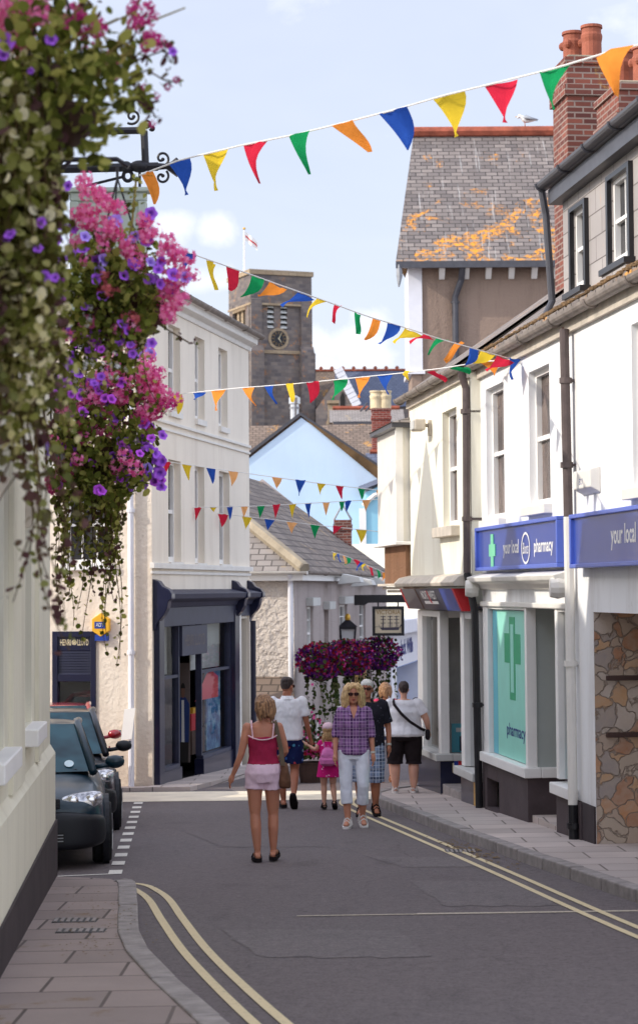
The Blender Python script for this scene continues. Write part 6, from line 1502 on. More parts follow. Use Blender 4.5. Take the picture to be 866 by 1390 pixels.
def skin(name, col):
    m, n, b = mat(name)
    n.put(b.inputs['Base Color'], n.ramp(n.noise(n.coord(), 6, 3), [(.3, tuple(x*.82 for x in col)), (.7, col)])); b.inputs['Roughness'].default_value = .55
    b.inputs['Subsurface Weight'].default_value = .12; b.inputs['Subsurface Radius'].default_value = (.02, .008, .004); b.inputs['Subsurface Scale'].default_value = .5
skin('skin_tan', lin(196, 132, 104)); skin('skin_deep', lin(176, 112, 84)); skin('skin_fair', lin(218, 164, 140))
def hairmat(name, a, c):
    m, n, b = mat(name)
    p = n.coord(); f = n.noise(n.scale(p, (60, 60, 7)), 1.2, 4, .6, .6)
    n.put(b.inputs['Base Color'], n.ramp(f, [(.35, a), (.62, c)])); b.inputs['Roughness'].default_value = .5
    n.put(b.inputs['Normal'], n.bump(f, .8, .02))
hairmat('hair_blonde', lin(150, 104, 62), lin(232, 196, 140)); hairmat('hair_bronde', lin(82, 54, 40), lin(178, 134, 94)); hairmat('hair_dark', lin(34, 24, 24), lin(70, 50, 46)); hairmat('hair_white', lin(190, 184, 178), lin(240, 236, 230)); hairmat('hair_fair', lin(150, 110, 72), lin(206, 166, 116))
def ell(cx, cy, z, rx, ry, n=16, p=2.): return [(cx+rx*math.copysign(abs(cos(2*pi*k/n))**(2/p), cos(2*pi*k/n)), cy+ry*math.copysign(abs(sin(2*pi*k/n))**(2/p), sin(2*pi*k/n)), z) for k in range(n)]
def limb(b, pts, rad, n=10):
    """tapering limb with rounded ends through smoothed joints"""
    P = [V(p) for p in pts]; Q, r = [], []
    for i in range(len(P)-1):
        for t in (0, .25, .5, .75):
            p0 = P[max(i-1, 0)]; p1 = P[i]; p2 = P[i+1]; p3 = P[min(i+2, len(P)-1)]
            lin_ = p1.lerp(p2, t); cr_ = .5*((2*p1)+(p2-p0)*t+(2*p0-5*p1+4*p2-p3)*t*t+(3*p1-p0-3*p2+p3)*t**3)
            Q.append(lin_.lerp(cr_, .5)); bul = 1+.06*sin(pi*t)*(1 if i == 0 else .6); r.append((rad[i]*(1-t)+rad[i+1]*t)*bul)
    Q.append(P[-1]); r.append(rad[-1])
    b.tube(Q, r, n); b.ball(Q[0], r[0]*.985, None, None, 10, 6); b.ball(Q[-1], r[-1]*.985, None, None, 10, 6)
def fuse(b, name, m, parent, voxel, smooth=4, scale=1., disp=0., dscale=10., squash=None):
    """union of the overlapping volumes as one continuous surface"""
    me = bpy.data.meshes.new(name); me.from_pydata([tuple(p*scale) for p in b.v], [], b.f)
    bm = bmesh.new(); bm.from_mesh(me); bmesh.ops.recalc_face_normals(bm, faces=bm.faces); bm.to_mesh(me); bm.free()
    o = bpy.data.objects.new(name, me); COL.objects.link(o)
    r = o.modifiers.new('r', 'REMESH'); r.mode = 'VOXEL'; r.voxel_size = voxel*scale; r.use_smooth_shade = True
    if smooth: s = o.modifiers.new('s', 'SMOOTH'); s.factor = .5; s.iterations = smooth
    bpy.context.view_layer.update()
    me2 = bpy.data.meshes.new_from_object(o.evaluated_get(bpy.context.evaluated_depsgraph_get()))
    bpy.data.objects.remove(o); bpy.data.meshes.remove(me)
    if disp:
        for v, nn in [(v, v.normal.copy()) for v in me2.vertices]:
            v.co += nn*disp*(noise.noise(v.co*dscale)+.5*noise.noise(v.co*dscale*2.3))
    me2.materials.clear(); me2.materials.append(MATS[m])
    for p in me2.polygons: p.use_smooth = True
    me2.name = name
    o = bpy.data.objects.new(name, me2); link(o, parent); WL[o] = V((0, 0, 0))
    return o
FEM = [(.80, .06, .07, -.005), (.84, .155, .115, -.012), (.90, .178, .128, -.016), (.96, .168, .115, -.01), (1.02, .146, .1, 0), (1.08, .134, .095, .004), (1.16, .142, .1, .006), (1.24, .155, .112, .012), (1.31, .16, .098, .002), (1.37, .155, .078, -.006), (1.405, .12, .06, -.008), (1.43, .07, .052, -.006)]
MAL = [(.80, .06, .07, 0), (.84, .15, .11, -.008), (.90, .168, .12, -.01), (.96, .165, .115, -.005), (1.03, .16, .108, 0), (1.1, .16, .108, .004), (1.18, .168, .112, .006), (1.26, .178, .116, .008), (1.33, .182, .104, 0), (1.385, .172, .082, -.006), (1.42, .125, .062, -.008), (1.445, .07, .055, -.006)]
CHI = [(.78, .06, .06, 0), (.82, .15, .11, 0), (.9, .16, .118, 0), (.98, .15, .112, .006), (1.06, .145, .108, .01), (1.14, .145, .105, .008), (1.22, .148, .1, .004), (1.29, .145, .085, 0), (1.34, .11, .066, 0), (1.37, .065, .052, 0)]
def person(label, px, H, facing, kind='f', wide=1., deep=None, skin_m='skin_tan', arms=None, legs=None, head=None, lean=(0, 0), parts=(), group=None, hs=1., base=0, voxel=.0085, Y=None):
    p = on_ground(*px) if Y is None else V((at_y(px[0], px[1], Y).x, Y, 0)); p.z = gz(p.x, p.y)+base
    s = H/1.7; deep = deep or (1+(wide-1)*.9)
    T = {'f': FEM, 'm': MAL, 'c': CHI}[kind]
    sw = {'f': .165, 'm': .192, 'c': .145}[kind]*(1+(wide-1)*.55); sz_ = {'f': 1.375, 'm': 1.395, 'c': 1.3}[kind]
    hz = {'f': 1.585, 'm': 1.59, 'c': 1.54}[kind]
    tk = 1+(wide-1)*.75
    A = dict(L=[(-sw, -.005, sz_), (-sw-.05, -.02, sz_-.28), (-sw-.06, .04, sz_-.53)], R=[(sw, -.005, sz_), (sw+.05, -.02, sz_-.28), (sw+.06, .04, sz_-.53)])
    A.update(arms or {})
    G = dict(L=[(-.09*wide**.5, 0, .87), (-.095*wide**.6, .01, .47), (-.085*wide**.6, -.01, .09)], R=[(.09*wide**.5, 0, .87), (.095*wide**.6, .01, .47), (.085*wide**.6, -.01, .09)])
    G.update(legs or {})
    pitch = {'L': 0., 'R': 0.}; pitch.update({k[1]: v for k, v in (legs or {}).items() if k[0] == 'p'})
    hd = dict(yaw=0., tilt=0.); hd.update(head or {})
    b = MB()
    b.rings([ell(0, cy, z, rx*(wide if z < 1.3 else 1+(wide-1)*.5), ry*(deep if z < 1.3 else 1+(deep-1)*.5)) for z, rx, ry, cy in T])
    for k in 'LR':
        a = [V(q) for q in A[k]]
        if len(a) == 2: a = [a[0], (a[0]+a[1])/2, a[1]]
        limb(b, [a[0]+V((0, 0, .0)), a[1], a[2]], [.047*tk, .037*tk, .024*(1+(tk-1)*.4)])
        b.ball(V((a[0].x*.93, a[0].y, a[0].z-.006)), .05*tk, .047, .047)
        # hand: palm, four fingers of unequal length and an opposed thumb
        d = (a[2]-a[1]).normalized(); side = V((-1, 0, 0)) if k == 'L' else V((1, 0, 0))
        n_ = (side-d*side.dot(d)).normalized(); fw = d.cross(n_); fw = fw if fw.y > 0 else -fw
        pc = a[2]+d*.045; b.tube([a[2]-d*.01, a[2]+d*.03, a[2]+d*.085], [.022, .03, .026], 8); b.ball(pc, .03, .034, .045)
        for j, ln in enumerate((.066, .078, .072, .056)):
            o_ = fw*(.027-.018*j)+d*.078; p0 = a[2]+o_; p1 = p0+d*ln*.5-n_*.006; p2 = p0+d*ln*.95-n_*.024
            b.tube([p0, p1, p2], [.0098, .0094, .008], 7); b.ball(p2, .0085, None, None, 6, 4)
        t0 = a[2]+d*.025+fw*.024; t1 = t0+d*.03+fw*.026-n_*.008; t2 = t1+d*.032+fw*.004-n_*.01; b.tube([t0, t1, t2], [.0125, .0115, .009], 7); b.ball(t2, .009, None, None, 6, 4)
    shoes = []
    for k in 'LR':
        g = [V(q) for q in G[k]]
        kn = g[1]; an = g[2]
        limb(b, [g[0], g[0].lerp(kn, .5), kn, kn.lerp(an, .35)+V((0, -.012, 0)), an], [.088*tk, .076*tk, .054*tk, .056*tk, .034*tk], 12)
        rot = Matrix.Rotation(R(-pitch[k]), 3, 'X') @ Matrix.Rotation(0, 3, 'Z')
        yaw_ = Matrix.Rotation(R(8 if k == 'L' else -8), 3, 'Z')
        fp = lambda q, an=an, yaw_=yaw_, rot=rot: an+yaw_ @ (rot @ V(q))
        b.tube([fp((0, -.03, -.025)), fp((0, .03, -.035)), fp((.003, .1, -.055)), fp((.003, .155, -.062))], [.034, .038, .036, .022], 10); b.ball(fp((0, -.045, -.055)), .032, .036, .032, 10, 6); b.ball(fp((.003, .15, -.063)), .038, .03, .018, 10, 6)
        shoes.append(fp)
    # neck and head
    hr = Matrix.Rotation(R(hd['yaw']), 3, 'Z') @ Matrix.Rotation(R(hd['tilt']), 3, 'X')
    hc = V((lean[0], lean[1]+.012, hz))
    hp = lambda q: hc+hr @ (V(q)*hs)
    neck_r = .05 if kind == 'f' else .058 if kind == 'm' else .045
    b.tube([(0, -.012, sz_+.0), (lean[0]*.5, -.008, sz_+.06), tuple(hp((0, -.012, -.075)))], [neck_r*1.25, neck_r, neck_r*.95], 12)
    prof = [(-.115, .022, .026, .052), (-.1, .042, .048, .036), (-.075, .057, .066, .018), (-.04, .066, .083, .004), (0, .0715, .0945, -.002), (.035, .0735, .098, -.006), (.065, .07, .093, -.009), (.09, .057, .076, -.011), (.106, .034, .046, -.012), (.113, .012, .016, -.012)]
    b.rings([[tuple(hp(q)) for q in ell(0, cy, z, rx, ry, 16)] for z, rx, ry, cy in prof])
    b.rings([[tuple(hp((x_*w_, .088+d_, z_))) for x_, d_ in ((-1, 0), (-.5, t_), (.5, t_), (1, 0), (.5, -.02), (-.5, -.02))] for z_, w_, t_ in ((.02, .008, .006), (-.005, .011, .014), (-.03, .016, .024), (-.042, .012, .012))])
    for sx in (-1, 1):
        b.ball(tuple(hp((sx*.074, -.008, -.012))), .012, .02, .03, 8, 6); b.ball(tuple(hp((sx*.03, .07, -.022))), .02, .016, .016, 8, 5)
    b.ball(tuple(hp((0, .083, -.062))), .022, .012, .008, 8, 5)
    body = fuse(b, 'person', skin_m, None, voxel, 5, s)
    p.z += .018; body.location = p; body.rotation_euler = (0, 0, R(facing)); tag(body, label, 'person', group); WL[body] = V((0, 0, 0))
    ctx = dict(s=s, T=T, A=A, G=G, hp=hp, wide=wide, deep=deep, tk=tk, sw=sw, sz=sz_, shoes=shoes, body=body, hs=hs, p=p, facing=facing)
    for f in parts: f(ctx)
    return body
def lerp_arm(a, t):
    a = [V(q) for q in a]
    return a[0].lerp(a[1], t*2) if t < .5 else a[1].lerp(a[2], t*2-1)
def top(m, z0, z1, sleeve=.45, grow=.018, flare=0., name='shirt', straps=False, collar=None, voxel=.011):
    def f(c):
        b = MB(); T = c['T']; rg = []; s = c['s']
        zs = sorted({z0, z1, *[t[0] for t in T if z0 < t[0] < z1]})
        for z in zs:
            for q, r in zip(T, T[1:]):
                if q[0] <= z <= r[0] or (z > T[-1][0] and r is T[-1]) : break
            t = min(1, max(0, (z-q[0])/(r[0]-q[0]))); rx, ry, cy = (q[i]*(1-t)+r[i]*t for i in (1, 2, 3))
            k = 1+flare*max(0, (1.1-z)/.3); w, d = c['wide'], c['deep']
            if z >= 1.3: w, d = 1+(w-1)*.5, 1+(d-1)*.5
            if grow > .016 and z < 1.2: rx = max(rx, .15 if T is FEM else .165)
            rg.append(ell(0, cy, z, (rx*w+grow)*k, (ry*d+grow)*k))
        b.rings(rg)
        if sleeve:
            for k in 'LR':
                a = c['A'][k]; e = lerp_arm(a, sleeve); r0 = .045*c['tk']+grow*.75; st = [V(a[0]), V(a[0]).lerp(e, .5) if sleeve <= .5 else V(a[1]), e]
                ins = V((-.03 if k == 'R' else .03, 0, .0)); b.tube([st[0]+ins, st[0]+ins*.1+V((0, 0, -.003)), st[1], st[2]], [r0*.98, r0*1.06, r0*1.02, r0*(1.08 if sleeve < .5 else .86)], 12); b.ball(st[0]+ins*.3+V((0, 0, -.002)), r0*1.05, None, None, 10, 6)
        o = fuse(b, name, m, c['body'], voxel, 3, s, .008*s, 9)
        if straps:
            b = MB()
            for sx in (-1, 1):
                b.tube([(sx*.1, -.105, z1-.02), (sx*.112, -.095, 1.36), (sx*.118, -.03, 1.44), (sx*.11, .06, 1.36), (sx*.09, .11, z1-.02)], .0085, 6)
            b.tube([(x, -.098-.028*cos(x*9), z1-.028+.04*abs(x/.14)**2) for x in [-.15+.03*i for i in range(11)]], .007, 6)
            b.v = [q*s for q in b.v]; b.build('shoulder_strap', 'strap_pale', c['body'])
        if collar:
            b = MB()
            for k in range(2): pass
            n = 14; P = [(.062*cos(2*pi*i/n), -.008+.06*sin(2*pi*i/n)) for i in range(n+1)]
            for i in range(n):
                a_ = pi/2; front = abs(((2*pi*(i+.5)/n)-pi/2)) < .5
                if front: continue
                x0_, y0_ = P[i]; x1_, y1_ = P[i+1]
                b.quad((x0_*1.05, y0_*1.05, c['sz']+.065), (x1_*1.05, y1_*1.05, c['sz']+.065), (x1_*1.55, y1_*1.55, c['sz']+.02), (x0_*1.55, y0_*1.55, c['sz']+.02))
            b.v = [q*s for q in b.v]; o2 = b.build('collar', collar, c['body'], fix=False); md = o2.modifiers.new('t', 'SOLIDIFY'); md.thickness = .008
    return f
def legs_wear(m, z1, zk, name, grow=.02, loose=1., voxel=.011, hemr=None):
    """shorts or trousers: hips plus two legs down to height zk"""
    def f(c):
        b = MB(); T = c['T']; s = c['s']; rg = []
        for z in [z1]+[t[0] for t in T[::-1] if .8 < t[0] < z1]+[.8]:
            for q, r in zip(T, T[1:]):
                if q[0] <= z <= r[0]: break
            t = (z-q[0])/(r[0]-q[0]); rx, ry, cy = (q[i]*(1-t)+r[i]*t for i in (1, 2, 3))
            if z <= .84: rx, ry = max(rx, .15), max(ry, .11)
            rg.append(ell(0, cy, z, rx*c['wide']+grow*.75, ry*c['deep']+grow*.75))
        b.rings(rg[::-1])
        for k in 'LR':
            g = [V(q) for q in c['G'][k]]; sgn = -1 if k == 'L' else 1
            if zk > g[1].z: t = (g[0].z-zk)/(g[0].z-g[1].z); e = [g[0], g[0].lerp(g[1], t*.5), g[0].lerp(g[1], t)]; rr = [.088, .088-.012*t, .088-.03*t]
            else: t = (g[1].z-zk)/(g[1].z-g[2].z); e = [g[0], g[0].lerp(g[1], .5), g[1], g[1].lerp(g[2], t)]; rr = [.088, .078, .062, .058]
            rr = [x*c['tk']*loose+grow for x in rr]; rr[0] = .09*c['tk']+grow*.9
            if hemr: rr[-1] = hemr
            b.tube([e[0]+V((0, 0, .05))]+e, [rr[0]]+rr, 14)
        fuse(b, name, m, c['body'], voxel, 3, s, .007*s, 9)
    return f
def dress(m, z0, z1, hem, name='dress', sleeve=True):
    def f(c):
        b = MB(); T = c['T']; s = c['s']; rg = []
        for i in range(11):
            z = z0+(z1-z0)*i/10; zz = max(z, .86)
            for q, r in zip(T, T[1:]):
                if q[0] <= zz <= r[0]: break
            t = min(1, max(0, (zz-q[0])/(r[0]-q[0]))); rx, ry, cy = (q[j]*(1-t)+r[j]*t for j in (1, 2, 3)); k = 1+max(0, (1.0-z)/(1.0-z0))*hem
            rg.append([(x*(1+.03*sin(5*a_)*max(0, 1-i/5)), y*(1+.03*sin(5*a_)*max(0, 1-i/5)), z_) for a_, (x, y, z_) in enumerate(ell(0, cy, z, (rx+.02)*k, (ry+.02)*k))])
        b.rings(rg)
        if sleeve:
            for k in 'LR':
                a = c['A'][k]; b.tube([V(a[0])*.9, a[0], lerp_arm(a, .2)], [.055, .062, .06], 10); b.ball(a[0], .062, None, None, 10, 6)
        fuse(b, name, m, c['body'], .011, 3, s, .004*s, 10)
    return f
def hair(m, style):
    def f(c):
        b = MB(); hp = c['hp']; s = c['s']; rnd = random.Random(5)
        B = lambda q, *r: b.ball(tuple(hp(q)), *[x*c['hs'] for x in r])
        if style == 'crop':
            b.rings([[tuple(hp(q)) for q in ell(0, cy, z, rx, ry)] for z, rx, ry, cy in ((-.045, .05, .05, -.045), (0, .073, .078, -.026), (.04, .081, .098, -.012), (.075, .077, .1, -.012), (.1, .062, .08, -.014), (.118, .036, .048, -.014), (.124, .01, .012, -.014))])
        elif style == 'bob':        # shoulder length, parted, face left clear
            B((0, -.03, .045), .095, .105, .09); B((0, -.055, -.03), .1, .075, .1)
            for sx in (-1, 1):
                for k in range(9):
                    a = .55+k*.17; x, y = sx*.09*sin(a)*1.05, .045-.075*k/5
                    b.tube([tuple(hp((sx*.02+x*.3, .03-.02*k, .115))), tuple(hp((x*1.05, y, .06))), tuple(hp((x*1.18+sx*.012, y-.012, -.05))), tuple(hp((x*1.12+sx*.03*rnd.random(), y-.02, -.165-.03*rnd.random())))], [.022*c['hs'], .03, .032, .014], 7)
            for k in range(6): x = -.055+.022*k; b.tube([tuple(hp((x*.5+.01, .02, .116))), tuple(hp((x, .075, .098))), tuple(hp((x*1.45, .084, .07-.02*abs(x)/.055)))], [.018, .015, .007], 6)
        elif style == 'clip':       # layered, nape-length with a loose tail
            B((0, -.012, .05), .088, .105, .085); B((0, -.06, -.01), .086, .062, .085); B((0, -.082, -.07), .056, .04, .06)
            for k in range(16):
                a = -1.9+k*.25; x, y = .082*sin(a), -.03-.075*cos(a)
                b.tube([tuple(hp((x*.5, y*.5, .1))), tuple(hp((x*1.1, y*1.05, .04))), tuple(hp((x*1.2, y*1.12, -.045))), tuple(hp((x*(.9+.3*rnd.random()), y*1.12-.01, -.1-.05*rnd.random())))], [.02, .027, .026, .008], 7)
            b.tube([tuple(hp((0, -.1, -.06))), tuple(hp((.008, -.115, -.11))), tuple(hp((.0, -.1, -.165)))], [.03, .022, .006], 7)
        elif style == 'bun':
            b.rings([[tuple(hp(q)) for q in ell(0, cy, z, rx, ry)] for z, rx, ry, cy in ((-.06, .045, .04, -.055), (0, .076, .082, -.022), (.04, .083, .098, -.012), (.08, .076, .098, -.012), (.105, .058, .074, -.014), (.122, .03, .04, -.014))]); B((0, -.095, .03), .042, .034, .042)
            for k in range(7): a = k*.9; B((.03*cos(a), -.115, .03+.03*sin(a)), .014, .014, .02)
        elif style == 'child':
            B((0, -.02, .03), .086, .1, .085); B((0, -.06, -.06), .07, .05, .09)
            for sx in (-1, 1): b.tube([tuple(hp((sx*.06, -.06, -.05))), tuple(hp((sx*.075, -.075, -.12))), tuple(hp((sx*.07, -.07, -.2)))], [.035, .03, .012], 7)
        fuse(b, 'hair', m, c['body'], .0085, 2, s, .006*s, 34)
    return f
def sunglasses(c):
    b = MB(); hp = c['hp']; s = c['s']
    for sx in (-1, 1):
        n = 12; pts = [(sx*.034+.03*math.copysign(abs(cos(2*pi*k/n))**.75, cos(2*pi*k/n)), .016+.021*math.copysign(abs(sin(2*pi*k/n))**.75, sin(2*pi*k/n))-.012) for k in range(n)]
        P = [hp((x, .104-abs(x)*.28, z)) for x, z in pts]; Q = [hp((x, .098-abs(x)*.28, z)) for x, z in pts]
        b.add([p for p in P+Q], [tuple(range(n)), tuple(range(n, 2*n))]+[(i, (i+1) % n, n+(i+1) % n, n+i) for i in range(n)])
        b.tube([hp((sx*.062, .085, .01)), hp((sx*.077, .02, .012)), hp((sx*.076, -.02, .004))], .0035, 5)
    b.tube([hp((-.012, .103, .01)), hp((0, .107, .013)), hp((.012, .103, .01))], .004, 5)
    b.v = [q*s for q in b.v]; b.build('sunglasses', 'glasses_black', c['body'])
def mouth(c):
    b = MB(); hp = c['hp']; b.ball(hp((0, .091, -.058)), .021, .006, .0045, 10, 5); b.ball(hp((0, .091, -.067)), .018, .006, .005, 10, 5); b.v = [q*c['s'] for q in b.v]; b.build('mouth', 'lip', c['body'], smooth=True)
def sandals(m, style='flip'):
    def f(c):
        s = c['s']
        for fp in c['shoes']:
            b = MB(); n = 14; o = []
            for k in range(n):
                a = 2*pi*k/n; y = .055+.142*sin(a); x = .05*math.copysign(abs(cos(a))**.5, cos(a))*(1+.18*max(0, sin(a))); o.append((x, y))
            top_ = [fp((x, y, -.07-.012*max(0, y/.18))) for x, y in o]; bot = [fp((x, y, -.108 if style != 'wedge' else -.11)) for x, y in o]
            b.add(top_+bot, [tuple(range(n)), tuple(range(n, 2*n))]+[(i, (i+1) % n, n+(i+1) % n, n+i) for i in range(n)])
            for y, h in (((.1, -.016),) if style == 'flip' else ((.1, -.014), (.05, .012), (-.02, .03))):
                b.tube([fp((sx*.05, y-.0, -.08)) if abs(sx) == 1 else fp((sx*.048, y, h-.002-.035*abs(sx))) for sx in (-1, -.7, 0, .7, 1)], .0095, 6)
            if style == 'cross': b.tube([fp((.044, -.05, -.06)), fp((0, -.09, -.02)), fp((-.044, -.05, -.06))], .009, 6)
            b.v = [q*s for q in b.v]; b.build('sandal', m, c['body'])
    return f
def wristband(k, m):
    def f(c):
        a = [V(q) for q in c['A'][k]]; d = (a[2]-a[1]).normalized(); b = MB(); q = a[2]-d*.02; b.tube([q-d*.012, q+d*.012], .031, 12); b.v = [x*c['s'] for x in b.v]; b.build('wristband', m, c['body'])
    return f
def neck_opening(c):
    b = MB(); s = c['s']; b.quad((-.05, .078, 1.425), (.05, .078, 1.425), (.028, .112, 1.365), (0, .134, 1.29), (-.028, .112, 1.365)); b.v = [x*s for x in b.v]; b.build('neck_opening', 'skin_tan', c['body'], fix=False)
    for sx in (-1, 1):
        b = MB(); b.quad((sx*.052, .068, 1.45), (sx*.012, .132, 1.31), (sx*.06, .128, 1.345), (sx*.085, .066, 1.42)); b.v = [x*s for x in b.v]; o = b.build('lapel', 'plaid_purple', c['body'], fix=False); md = o.modifiers.new('t', 'SOLIDIFY'); md.thickness = .008
def ear_stud(c):
    b = MB(); [b.ball(c['hp']((sx*.084, 0, -.035)), .006, None, None, 6, 4) for sx in (-1, 1)]; b.v = [x*c['s'] for x in b.v]; b.build('earring', 'gold', c['body'])
def belongings(c, name, label, cat, fn):
    """a bag carried by the person: its own thing, placed in the wearer's frame"""
    t = bpy.data.objects.new(name, None); COL.objects.link(t); tag(t, label, cat); t.location = c['p']; t.rotation_euler = (0, 0, R(c['facing'])); WL[t] = V((0, 0, 0))
    fn(t, c)
def put(b, t, name, m, s, **k): b.v = [q*s for q in b.v]; return b.build(name, m, t, **k)
def shoulder_bag(c):
    def fn(t, c):
        s = c['s']; b = MB(); b.rings([ell(.225, -.02+dy, z, rx, ry, 14, 2.6) for z, rx, ry, dy in ((.74, .05, .06, 0), (.76, .06, .1, 0), (.82, .062, .115, 0), (.9, .05, .11, 0), (.97, .03, .09, 0), (1.0, .018, .07, 0))]); fuse(b, 'bag_body', 'leather_brown', t, .011, 2, s, .008, 14)
        b = MB(); path = [(.205, -.1, .98), (.19, -.1, 1.15), (.15, -.09, 1.32), (.128, -.06, 1.425), (.12, 0, 1.44), (.14, .08, 1.36), (.18, .1, 1.15), (.2, .07, .98)]
        P = [V(q) for q in path]
        for q, r in zip(P, P[1:]):
            n_ = V((0, 0, 1)); w = V((.022, -.012, 0)); o_ = V((.004, -.004, .006)); b.quad(q-w, q+w, r+w, r-w)
        o = put(b, t, 'bag_strap', 'strap_olive', s, fix=False); md = o.modifiers.new('t', 'SOLIDIFY'); md.thickness = .008; md.offset = 0
    belongings(c, 'shoulder_bag', 'soft brown shoulder bag hanging from the woman in the crimson top', 'bag', fn)
def crossbody(c):
    def fn(t, c):
        s = c['s']; b = MB(); w_ = c['wide']; P = [V(q) for q in ((-.1*w_, -.03, 1.43), (-.09*w_, -.105*w_, 1.36), (-.02*w_, -.155*w_, 1.22), (.06*w_, -.165*w_, 1.1), (.16*w_, -.13*w_, .99), (.2*w_, -.02, .95))]
        for q, r in zip(P, P[1:]): u_ = V((.014, 0, .016)); b.quad(q-u_, q+u_, r+u_, r-u_)
        o = put(b, t, 'bag_strap', 'strap_black', s, fix=False); md = o.modifiers.new('t', 'SOLIDIFY'); md.thickness = .012; md.offset = 0
        b = MB(); b.rings([ell(.225*w_, .05, z, rx, ry, 12, 3) for z, rx, ry in ((.8, .02, .08), (.83, .04, .1), (.93, .04, .1), (.96, .02, .08))]); put(b, t, 'bag_body', 'strap_black', s, smooth=True)
    belongings(c, 'crossbody_bag', 'small black bag on a dark strap across the back of the white T-shirt', 'bag', fn)
def backpack(c):
    def fn(t, c):
        s = c['s']; b = MB(); b.rings([ell(x, y, z, rx, ry, 16, 2.6) for z, rx, ry, x, y in ((.86, .1, .05, .0, -.17), (.89, .16, .09, 0, -.19), (.98, .175, .11, 0, -.2), (1.08, .15, .1, 0, -.19), (1.17, .11, .08, 0, -.17), (1.22, .06, .05, 0, -.15))]); fuse(b, 'pack_body', 'cloth_pack', t, .012, 2, s, .01, 11)
        b = MB(); b.rings([ell(0, -.29+dy, z, rx, ry, 14, 3) for z, rx, ry, dy in ((.89, .1, .02, .02), (.9, .12, .035, 0), (.99, .115, .035, 0), (1.02, .09, .02, .02))]); fuse(b, 'front_pocket', 'cloth_pack', t, .012, 2, s)
        for sx in (-1, 1):
            b = MB(); b.tube([(sx*.07, -.13, 1.2), (sx*.085, -.09, 1.3), (sx*.09, 0, 1.335), (sx*.1, .1, 1.22), (sx*.11, .1, 1.05), (sx*.12, -.06, .93)], .016, 8); put(b, t, 'pack_strap', 'cloth_pack', s, smooth=True)
        b = MB(); b.tube([(-.03, -.16, 1.22), (0, -.165, 1.26), (.03, -.16, 1.22)], .008, 6); put(b, t, 'grab_loop', 'cloth_pack', s)
    belongings(c, 'backpack', 'soft pink rucksack worn by the small girl in the spotted dress', 'bag', fn)
def cap(c):
    b = MB(); hp = c['hp']
    b.rings([[tuple(hp(q)) for q in ell(0, cy, z, rx, ry)] for z, rx, ry, cy in ((.03, .09, .112, -.006), (.06, .09, .112, -.006), (.095, .076, .096, -.008), (.12, .045, .058, -.01), (.128, .01, .012, -.01))])
    b.add([tuple(hp((x, y, z))) for x, y, z in ((-.075, .08, .035), (.075, .08, .035), (.06, .16, .02), (0, .18, .022), (-.06, .16, .02), (-.075, .08, .045), (.075, .08, .045), (.06, .16, .03), (0, .18, .032), (-.06, .16, .03))], [(0, 1, 2, 3, 4), (5, 6, 7, 8, 9), (0, 1, 6, 5), (1, 2, 7, 6), (2, 3, 8, 7), (3, 4, 9, 8), (4, 0, 5, 9)])
    b.v = [q*c['s'] for q in b.v]; b.build('cap', 'cap_pink', c['body'], smooth=True)

person('woman from behind in a crimson strappy top and pale pink shorts in the road', (358, 1170), 1.66, 0, 'f', 1.0, skin_m='skin_tan',
       arms=dict(L=[(-.165, -.005, 1.375), (-.225, -.03, 1.1), (-.315, .03, .875)], R=[(.165, -.005, 1.375), (.232, .0, 1.12), (.15, .2, 1.03)]),
       legs=dict(L=[(-.09, 0, .87), (-.085, 0, .47), (-.062, -.03, .1)], R=[(.09, 0, .87), (.1, .05, .47), (.1, .05, .11)], pR=-6), head=dict(yaw=48, tilt=-4),
       parts=[legs_wear('cloth_pink_pale', 1.02, .735, 'shorts', .014, 1.02, hemr=.104), top('cloth_crimson', .985, 1.275, 0, .012, 0, 'top', True), hair('hair_bronde', 'clip'), sandals('sandal_black', 'flip'), shoulder_bag])
person('man from behind in white shirt and navy floral shorts, leading the girl', (391, 1098), 1.78, 0, 'm', 1.06, skin_m='skin_deep',
       arms=dict(R=[(.195, -.005, 1.395), (.25, .0, 1.12), (.3, .07, .885)], L=[(-.195, -.005, 1.395), (-.25, -.02, 1.11), (-.25, .06, .87)]),
       legs=dict(L=[(-.095, 0, .87), (-.09, .1, .47), (-.06, .12, .1)], R=[(.095, 0, .87), (.09, .04, .49), (.08, -.16, .2)], pR=48), head=dict(yaw=-32, tilt=-6),
       parts=[legs_wear('print_floral', 1.0, .58, 'shorts', .028, 1.12, hemr=.112), top('cloth_white', .885, 1.425, .36, .026, .05, 'shirt', False, 'cloth_white'), hair('hair_dark', 'crop'), sunglasses, sandals('sandal_black', 'flip')])
person('small girl in a pink cap and spotted magenta dress beside the white-shirted man', (446, 1099), 1.16, 0, 'c', 1.12, skin_m='skin_fair',
       arms=dict(L=[(-.145, 0, 1.3), (-.26, .02, 1.17), (-.4, .06, 1.25)], R=[(.145, 0, 1.3), (.2, .02, 1.08), (.2, .12, .9)]), legs=dict(L=[(-.09, 0, .85), (-.09, .06, .46), (-.085, .03, .1)], R=[(.09, 0, .85), (.09, .04, .47), (.12, -.1, .15)], pR=26), hs=1.32, voxel=.011,
       parts=[dress('print_dots', .62, 1.33, .35), hair('hair_fair', 'child'), cap, sandals('sandal_black', 'cross'), backpack])
